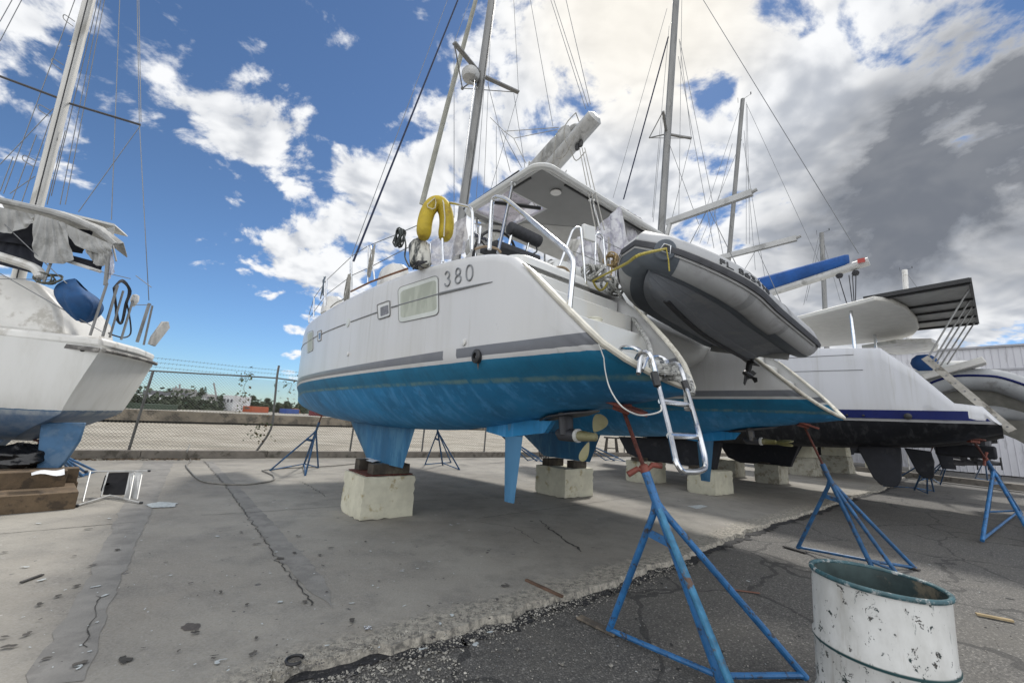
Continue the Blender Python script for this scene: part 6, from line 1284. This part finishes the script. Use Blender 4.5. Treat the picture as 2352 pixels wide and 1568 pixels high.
mb = MB(); mb.grid(lambda u, v: G(836 + 18 * u, 1436 + 8 * v, .01 + .015 * math.sin(9 * u + 5 * v)), 6, 5); solo(mb, 'paper_scrap', PAPER, 'crumpled scrap of white paper on the concrete near the broken edge', 'litter')
# ---------------------------------------------------------------- kerb wall and chain-link fence
KB = M('kerb_concrete', (.20, .18, .155), .9, var=.15, sc=4, bump=.5, bsc=20, stain=(.10, .09, .075), samt=.42, ssc=3)
mb = MB(); hk = .22; a = KF[0] - kd * 14; Ltot = 62
k = 0; x0 = 0
while x0 < Ltot:
    p = a + kd * x0; q = a + kd * (x0 + 3.04); mb.beam(p + kn * .15 + V3((0, 0, hk / 2 + .0)), q + kn * .15 + V3((0, 0, hk / 2)), .30, hk + rr.uniform(-.008, .008)); x0 += 3.05
solo(mb, 'low_kerb_wall', KB, 'long low concrete kerb at the foot of the chain-link fence', 'kerb', None, None, .012)
FN = kn; F0 = KF[0] + kn * .14 + V3((0, 0, hk))
def fh(x, y): return hit(x, y, F0, FN)
def fu(p): return (p - F0).dot(kd)
zt_f = fh(352, 852).z; fe = thing('chain_link_fence', 'grey chain-link fence with barbed wire along the back of the boatyard', 'fence', tuple(F0))
FM = M('galvanised_fence', (.13, .13, .125), .6, .4, var=.2); FWM = M('chain_link_wire', (.16, .16, .15), .5, .4)
u0 = fu(fh(295, 1036)); pts = []
def fpt(u, z): return F0 + kd * u + V3((0, 0, z - F0.z))
posts = [(fh(295, 1036), fh(352, 851)), ]
for (bx, tx) in ((590, 637), (804, 818), (969, 975), (1112, 1114)): pass
P2 = [(fh(295, 1036), fh(352, 851)), (fh(590, 1034), fh(636, 868))] + [(fpt(fu(fh(bx, 1033)), hk), fpt(fu(fh(bx, 1033)) + .05, zt_f)) for bx in (804, 969, 1112)]
ul = fu(P2[-1][0])
for k in range(1, 9): P2.append((fpt(ul + 3.05 * k, hk), fpt(ul + 3.05 * k, zt_f)))
for k in range(1, 4): P2.append((fpt(u0 - 3.05 * k, hk), fpt(u0 - 3.05 * k + .3, zt_f)))
for i, (a, b) in enumerate(P2):
    mb = MB()
    if i == 1: mb.tube(spline([a, fh(622, 985), fh(630, 930), b, b + V3((0, 0, .42))], 4), .033, 8)
    else: mb.tube([a, b], .033, 8)
    part(mb, 'post', FM, fe)
mb = MB(); mb.tube([fpt(u0 - 12, zt_f), fpt(u0, zt_f), fpt(fu(P2[1][1]), P2[1][1].z), fpt(fu(P2[2][1]), zt_f - .05), fpt(ul + 24, zt_f)], .022, 8); part(mb, 'top_rail', FM, fe)
mb = MB(); sp = .082; H_ = zt_f - hk - .02; u = u0 - 12
uend = ul + 20; 
while u < uend:
    for s_ in (1, -1):
        a, b = fpt(u, hk + .02), fpt(u + s_ * H_ * 1.0, zt_f + .03); d_ = (b - a); x_ = kn * .0042; y_ = kd * .0042
        o = len(mb.v); mb.add([a - y_, a + y_, b + y_, b - y_, a + x_, b + x_], [(0, 1, 2, 3), (0, 4, 5, 3), (1, 4, 5, 2)])
    u += sp
part(mb, 'mesh', FWM, fe, None)
for k, dz_ in enumerate((.14, .27, .40)):
    mb = MB(); pts = []; nseg = 40
    for i in range(nseg + 1): uu_ = lerp(u0 - 12, ul + 20, i / nseg); pts.append(fpt(uu_, zt_f + dz_ - .05 * abs(math.sin(i * 1.1)) * .6))
    mb.tube(pts, .004, 4)
    for i in range(160): uu_ = lerp(u0 - 3, ul, i / 160); p = fpt(uu_, zt_f + dz_ - .02); mb.tube([p - V3((0, 0, .03)), p + V3((.02, 0, .03))], .004, 3)
    part(mb, 'barbed_wire', FM, fe)
LEAF = M('vine_leaf', (.055, .075, .025), .7, var=.4, sc=30, stain=(.10, .05, .02), samt=.45)
def vine(path, nleaf, label, seed, spr=.18):
    rr = random.Random(seed); mb = MB(); P_ = spline([fh(x, y) - kn * .03 for x, y in path], 5); mb.tube(P_, .006, 4)
    for i in range(nleaf):
        p = rr.choice(P_) + V3((rr.gauss(0, spr), rr.gauss(0, .05), rr.gauss(0, spr * .8))); a = V3((rr.gauss(0, 1), rr.gauss(0, 1), rr.gauss(0, 1))).normalized(); b = a.orthogonal().normalized(); r_ = rr.uniform(.025, .06)
        mb.add([p - a * r_, p + b * r_ * .7, p + a * r_, p - b * r_ * .7], [(0, 1, 2, 3)])
    solo(mb, 'vine', LEAF, label, 'vine', smooth=None)
vine(((560, 870), (575, 855), (570, 870), (560, 890), (565, 920), (550, 930)), 60, 'green vine climbing over the fence top right of centre panel', 2, .14)
vine(((600, 1010), (585, 990), (600, 970), (610, 985)), 45, 'rusty brown vine at the foot of the bent fence post', 3, .2)
vine(((650, 885), (670, 880), (660, 905)), 25, 'sparse vine on the fence just left of the blue bow', 4, .2)
tangle(YI @ G(1250, 1040, .25), .25, .3, 4, .02, BLACK, 'black_hoop', 'black hose hoop standing by the kerb between the blue keels', 41, .3)
# ---------------------------------------------------------------- beyond the fence
QW = M('quay_wall', (.20, .17, .13), .95, var=.35, sc=.6, bump=.5, bsc=3, stain=(.08, .07, .055), samt=.45, ssc=1)
qa, qb = G(140, 961), G(1250, 989); qd = (qb - qa).normalized(); qn = V3((-qd.y, qd.x, 0)); zq = hit(600, 952, qa + qn * .0, qn).z
mb = MB(); p0 = qa - qd * 120; p1 = qb + qd * 10; mb.slab([p0, p1, p1 + qn * 1.2, p0 + qn * 1.2], (0, 0, zq)); solo(mb, 'quay_wall', QW, 'low stained quay wall crossing the gravel lot beyond the fence', 'wall')
TZ = zq - .1
mb = MB(); mb.add([p0 + qn * 1.1 + V3((0, 0, TZ)), p1 + qn * 1.1 + V3((0, 0, TZ)), p1 + qn * 400 + qd * 600 + V3((0, 0, TZ)), p0 + qn * 400 - qd * 600 + V3((0, 0, TZ))], [(0, 1, 2, 3)]); struct(mb, 'far_yard', M('far_yard_ground', (.25, .235, .20), .9, var=.2, sc=.15))
def on(x, ybase): return G(x, ybase, TZ)
def fbox(x0, x1, ytop, ybase, depth, mat, name, label, cat_, wins=0, grp=None):
    a = on((x0 + x1) / 2, ybase); Y = a.y; l = AY(x0, ybase, Y); r = AY(x1, ybase, Y); tp = AY((x0 + x1) / 2, ytop, Y).z
    t_ = thing(name, label, cat_, ((l.x + r.x) / 2, Y + depth / 2, TZ), 0, grp); mb = MB(); mb.box(((l.x + r.x) / 2, Y + depth / 2, (TZ + tp) / 2), (r.x - l.x, depth, tp - TZ)); part(mb, 'body', mat, t_, None, .03)
    if wins:
        for i in range(wins): mb = MB(); xx = lerp(l.x, r.x, (i + .5) / wins); mb.box((xx, Y - .02, TZ + (tp - TZ) * .65), ((r.x - l.x) / wins * .5, .06, (tp - TZ) * .22)); part(mb, 'window', DPN, t_)
    return t_, l, r, tp, Y
C = lambda nm, c: M(nm, c, .7, var=.15, sc=1)
fbox(300, 386, 906, 926, 14, C('far_white', (.55, .56, .57)), 'warehouse', 'long white warehouse on the skyline at far left', 'warehouse', 8)
fbox(322, 369, 896, 926, 10, C('far_dark_roof', (.09, .09, .10)), 'warehouse', 'dark roofed shed rising behind the long white warehouse', 'warehouse', 5)
fbox(388, 404, 890, 928, 8, C('far_grey', (.22, .22, .22)), 'silo_block', 'narrow grey tower block left of the skyline tree', 'building', 2)
fbox(426, 446, 899, 928, 8, C('far_grey', (.22, .22, .22)), 'plant_building', 'grey plant building left half behind the skyline tree', 'building', 2)
fbox(446, 479, 904, 928, 8, C('far_grey2', (.33, .32, .31)), 'plant_building', 'paler plant building right of the skyline tree', 'building', 4)
fbox(507, 532, 907, 943, 4, C('far_white', (.55, .56, .57)), 'white_tower', 'white stair tower with dark windows standing in the yard', 'tower', 3)
fbox(386, 420, 921, 937, 4, C('green_container', (.03, .10, .06)), 'container', 'green container in front of the skyline tree', 'container')
fbox(420, 462, 922, 938, 5, C('black_container', (.02, .02, .022)), 'container', 'large black tank container right of the green one', 'container')
fbox(466, 492, 925, 939, 5, C('black_container', (.02, .02, .022)), 'container', 'small black container left of the white tower', 'container')
fbox(556, 578, 932, 946, 4, C('orange_digger', (.35, .07, .02)), 'loader', 'small orange red loader parked right of the white tower', 'loader', 1)
fbox(641, 657, 938, 949, 4, C('blue_bin', (.02, .06, .25)), 'skip', 'blue skip at the far side of the yard', 'skip')
fbox(660, 674, 937, 948, 4, C('orange_bin', (.28, .12, .03)), 'skip', 'orange skip beside the blue one', 'skip')
fbox(676, 706, 937, 949, 4, C('dark_green_bin', (.03, .05, .03)), 'container', 'dark green container left of the dark red one', 'container')
fbox(708, 790, 939, 956, 5, C('dark_red_container', (.12, .012, .02)), 'container', 'long dark red container half hidden by the blue bow', 'container')
fbox(280, 330, 925, 938, 4, C('dark_green_bin', (.03, .05, .03)), 'container', 'dark container at the extreme left behind the fence post', 'container')
for x0, y0, x1, y1, lb2 in ((491, 879, 500, 912, 'slanting crane jib on the skyline'), (404, 887, 402, 912, 'thin mast beside the grey tower block'), (413, 882, 411, 912, 'second thin mast right of the grey tower block')):
    Y = 120; mb = MB(); a = AY(x0, y0, Y); b = AY(x1, y1 + 14, Y); mb.tube([a, b], .22, 6); solo(mb, 'crane_mast', C('far_grey', (.22, .22, .22)), lb2, 'mast')
def crown(mb, c, rx, rz_, n_, size, rr, clumps=9):
    cl = [(c + V3((rr.gauss(0, .45) * rx, rr.gauss(0, .45) * rx, rr.gauss(0, .42) * rz_)), rr.uniform(.3, .55)) for _ in range(clumps)]
    for i in range(n_):
        cc, k = rr.choice(cl); d_ = V3((rr.gauss(0, 1), rr.gauss(0, 1), rr.gauss(0, 1))).normalized() * (rr.random() ** .4); p = cc + V3((d_.x * rx * k, d_.y * rx * k, d_.z * rz_ * k))
        a = V3((rr.gauss(0, 1), rr.gauss(0, 1), rr.gauss(0, .6))).normalized(); b = a.orthogonal().normalized(); s_ = size * rr.uniform(.6, 1.4)
        mb.add([p - a * s_, p + b * s_ * .6, p + a * s_, p - b * s_ * .6], [(0, 1, 2, 3)])
TL = [M('tree_leaf_a', (.035, .050, .024), .8, var=.5, sc=2), M('tree_leaf_b', (.05, .066, .030), .8, var=.5, sc=2)]; BARK = M('bark', (.06, .045, .03), .9)
trees = [(438, 893, 930, 15), (395, 912, 932, 22), (470, 912, 934, 18), (545, 919, 944, 20), (570, 922, 944, 18), (592, 920, 946, 20), (615, 921, 946, 18), (640, 925, 948, 18), (668, 922, 948, 20), (688, 920, 950, 14), (525, 922, 942, 14), (350, 915, 932, 20), (490, 916, 938, 14), (420, 913, 933, 14)]
nm = ['tallest tree on the skyline, between grey plant buildings', 'low bushy tree behind the green container', 'bush above the black containers', 'tree just right of the white tower', 'round tree behind the orange loader', 'tree between loader and bent fence post', 'tree seen just behind the bent fence post', 'tree right of the bent fence post', 'tree above the orange skip', 'tree touching the blue bow silhouette', 'small tree hugging the white tower', 'tree in front of the long white warehouse', 'small tree left of the white tower', 'small bush under the grey plant building']
for i, (x, yt, yb, wpx) in enumerate(trees):
    rr = random.Random(50 + i); b_ = on(x, yb); b_ = b_ + V3((0, rr.uniform(0, 6), 0)); sc = b_.y / FPX; hgt = (yb - yt) * sc * 1.02; rx = wpx * sc * .62
    t_ = thing('tree', nm[i], 'tree', tuple(b_), 0, 'trees on the skyline'); mb = MB(); mb.tube([b_, b_ + V3((.1, 0, hgt * .6))], [.25, .12], 7)
    for q in range(4): a = b_ + V3((.05, 0, hgt * .35)); mb.tube([a, a + V3((rr.uniform(-1, 1) * rx * .6, 0, hgt * .35))], [.1, .04], 5)
    part(mb, 'trunk', BARK, t_); mb = MB(); crown(mb, b_ + V3((0, 0, hgt * .56)), rx, hgt * .48, 900, .26, rr); part(mb, 'crown', TL[i % 2], t_, None)
mb = MB(); rr = random.Random(77)
for i in range(5200):
    x = rr.uniform(150, 1200); p = on(x, 936 + (x - 300) * .028) + V3((0, rr.uniform(0, 10), 0)); p.z = TZ + abs(rr.gauss(0, .7)) * (1 + .5 * math.sin(x * .05)); a = V3((rr.gauss(0, 1), rr.gauss(0, 1), rr.gauss(0, .6))).normalized(); b = a.orthogonal().normalized(); mb.add([p - a * .3, p + b * .2, p + a * .3, p - b * .2], [(0, 1, 2, 3)])
solo(mb, 'scrub', TL[0], 'low green scrub along the far edge of the yard', 'scrub', smooth=None, kind='stuff')
c0 = G(735.5, 973, 0); mb = MB(); mb.lathe([(.05, .95), (.32, .06), (.42, .05), (.42, 0)], tuple(c0), n=14); solo(mb, 'traffic_cone', M('cone_orange', (.55, .06, .02), .6), 'orange traffic cone standing before the quay wall', 'traffic cone')
# white shed along the right
WALL = M('white_cladding', (.50, .50, .53), .5, var=.05, sc=1, stain=(.40, .40, .42), samt=.4, streak=True)
wa, wb = G(1985, 1063, 0), G(2240, 1085.4, 0); wd_ = (wb - wa).normalized(); wn = V3((-wd_.y, wd_.x, 0)); wn = wn if wn.y > 0 else -wn; ztop_ = hit(2250, 798, wa, wn).z
sh_ = thing('white_shed', 'long white clad shed closing the yard at right', 'shed', tuple((wa + wb) / 2)); mb = MB(); w0 = hit(2143, 1000, wa, wn); w0.z = 0; w0 = wa - wd_ * 3; w1 = wb + wd_ * 40; mb.slab([w0, w1, w1 + wn * 14, w0 + wn * 14], (0, 0, ztop_)); part(mb, 'cladding', WALL, sh_, None)
mb = MB()
for i in range(int((w1 - w0).length / .3)): p = w0 + wd_ * (.3 * i) - wn * .01; mb.beam(p, p + V3((0, 0, ztop_ - .05)), .04, .014, (0, 1, 0))
part(mb, 'ribs', WALL, sh_, None); mb = MB(); zs_ = hit(2250, 850, wa, wn).z; mb.beam(w0 + V3((0, 0, zs_)) - wn * .04, w1 + V3((0, 0, zs_)) - wn * .04, .06, .12); mb.beam(w0 + V3((0, 0, ztop_)), w1 + V3((0, 0, ztop_)), .3, .12); part(mb, 'flashing', C('flashing_grey', (.30, .30, .32)), sh_)
mb = MB(); mb.beam(G(1970, 1076, .12), G(2420, 1128, .12), .3, .25); solo(mb, 'low_kerb_wall', KB, 'pale kerb running in front of the white shed', 'kerb', bevel=.02)
# ---------------------------------------------------------------- loose stones
STN = M('limestone_chip', (.30, .285, .25), .9, var=.5, sc=9, stain=(.10, .095, .09), samt=.46, ssc=12)
def stones(name, label, n_, fn, seed, s0=.003, s1=.012, kind='stuff'):
    rr = random.Random(seed); mb = MB(); mb.f = []; ico = [V3((0, 0, 1)), V3((.9, 0, .2)), V3((.2, .85, .3)), V3((-.8, .4, .1)), V3((-.5, -.8, .2)), V3((.5, -.8, .25)), V3((0, 0, -.6))]; fc = [(0, 1, 2), (0, 2, 3), (0, 3, 4), (0, 4, 5), (0, 5, 1), (6, 2, 1), (6, 3, 2), (6, 4, 3), (6, 5, 4), (6, 1, 5)]
    for i in range(n_):
        p = fn(rr); s_ = s0 + (s1 - s0) * rr.random() ** 3; rot = Matrix.Rotation(rr.uniform(0, 6.3), 3, 'Z') @ Matrix.Rotation(rr.uniform(0, .8), 3, 'X'); mb.add([p + rot @ V3((v.x * s_ * rr.uniform(.8, 1.3), v.y * s_, v.z * s_ * .7)) for v in ico], fc)
    return solo(mb, name, STN, label, 'gravel', smooth=None, kind=kind)
def strewn(rr):
    k = rr.randrange(1, 7); f = rr.random(); a = EDGE[k].lerp(EDGE[k + 1], f); o = (EDGE[k + 1] - EDGE[k]).orthogonal().normalized(); o = o if o.y < 0 else -o; q = a + o * (abs(rr.gauss(0, .22)) + .02) * (1.6 if k < 4 else .5); return V3((q.x, q.y, -.053))
stones('gravel', 'pale gravel strewn on the asphalt below the broken concrete edge', 5200, strewn, 5, .003, .014)
stones('gravel', 'loose grit scattered over the asphalt lane', 2600, lambda rr: G(rr.uniform(750, 2330), rr.uniform(1250, 1600), -.055), 6, .002, .009)
def rub_(rr):
    k = rr.randrange(1, 9); a = EDGE[k].lerp(EDGE[k + 1], rr.random()); o = (EDGE[k + 1] - EDGE[k]).orthogonal().normalized(); o = o if o.y > 0 else -o; q = a + o * (abs(rr.gauss(0, .12)) + .02); return V3((q.x, q.y, .002))
stones('grit', 'crumbled concrete grit along the top of the broken edge', 3200, rub_, 9, .002, .009)
for x, y, lb3 in ((1402, 1527, 'largest white stone left of the nearest stand foot'), (1292, 1525, 'white stone second from the nearest stand foot'), (1189, 1490, 'small white stone on the asphalt below the broken edge')):
    stones('stone', lb3, 1, lambda rr: G(x, y, -.045), int(x), .022, .023, kind=None)['category'] = 'stone'

LIT = M('dead_leaves', (.11, .075, .045), .9, var=.5, sc=40, stain=(.30, .28, .24), samt=.4)
mb = MB(); rr = random.Random(12)
for i in range(420):
    p = G(rr.uniform(170, 460), 1054.5, 0) - kn * (abs(rr.gauss(0, .10)) + .02) + V3((0, 0, .012)); a = V3((rr.gauss(0, 1), rr.gauss(0, 1), rr.gauss(0, .3))).normalized(); b = a.orthogonal().normalized(); r_ = rr.uniform(.015, .05)
    mb.add([p - a * r_, p + b * r_ * .6, p + a * r_, p - b * r_ * .6], [(0, 1, 2, 3)])
solo(mb, 'leaf_litter', LIT, 'dead leaves drifted against the kerb below the fence', 'leaves', smooth=None, kind='stuff')
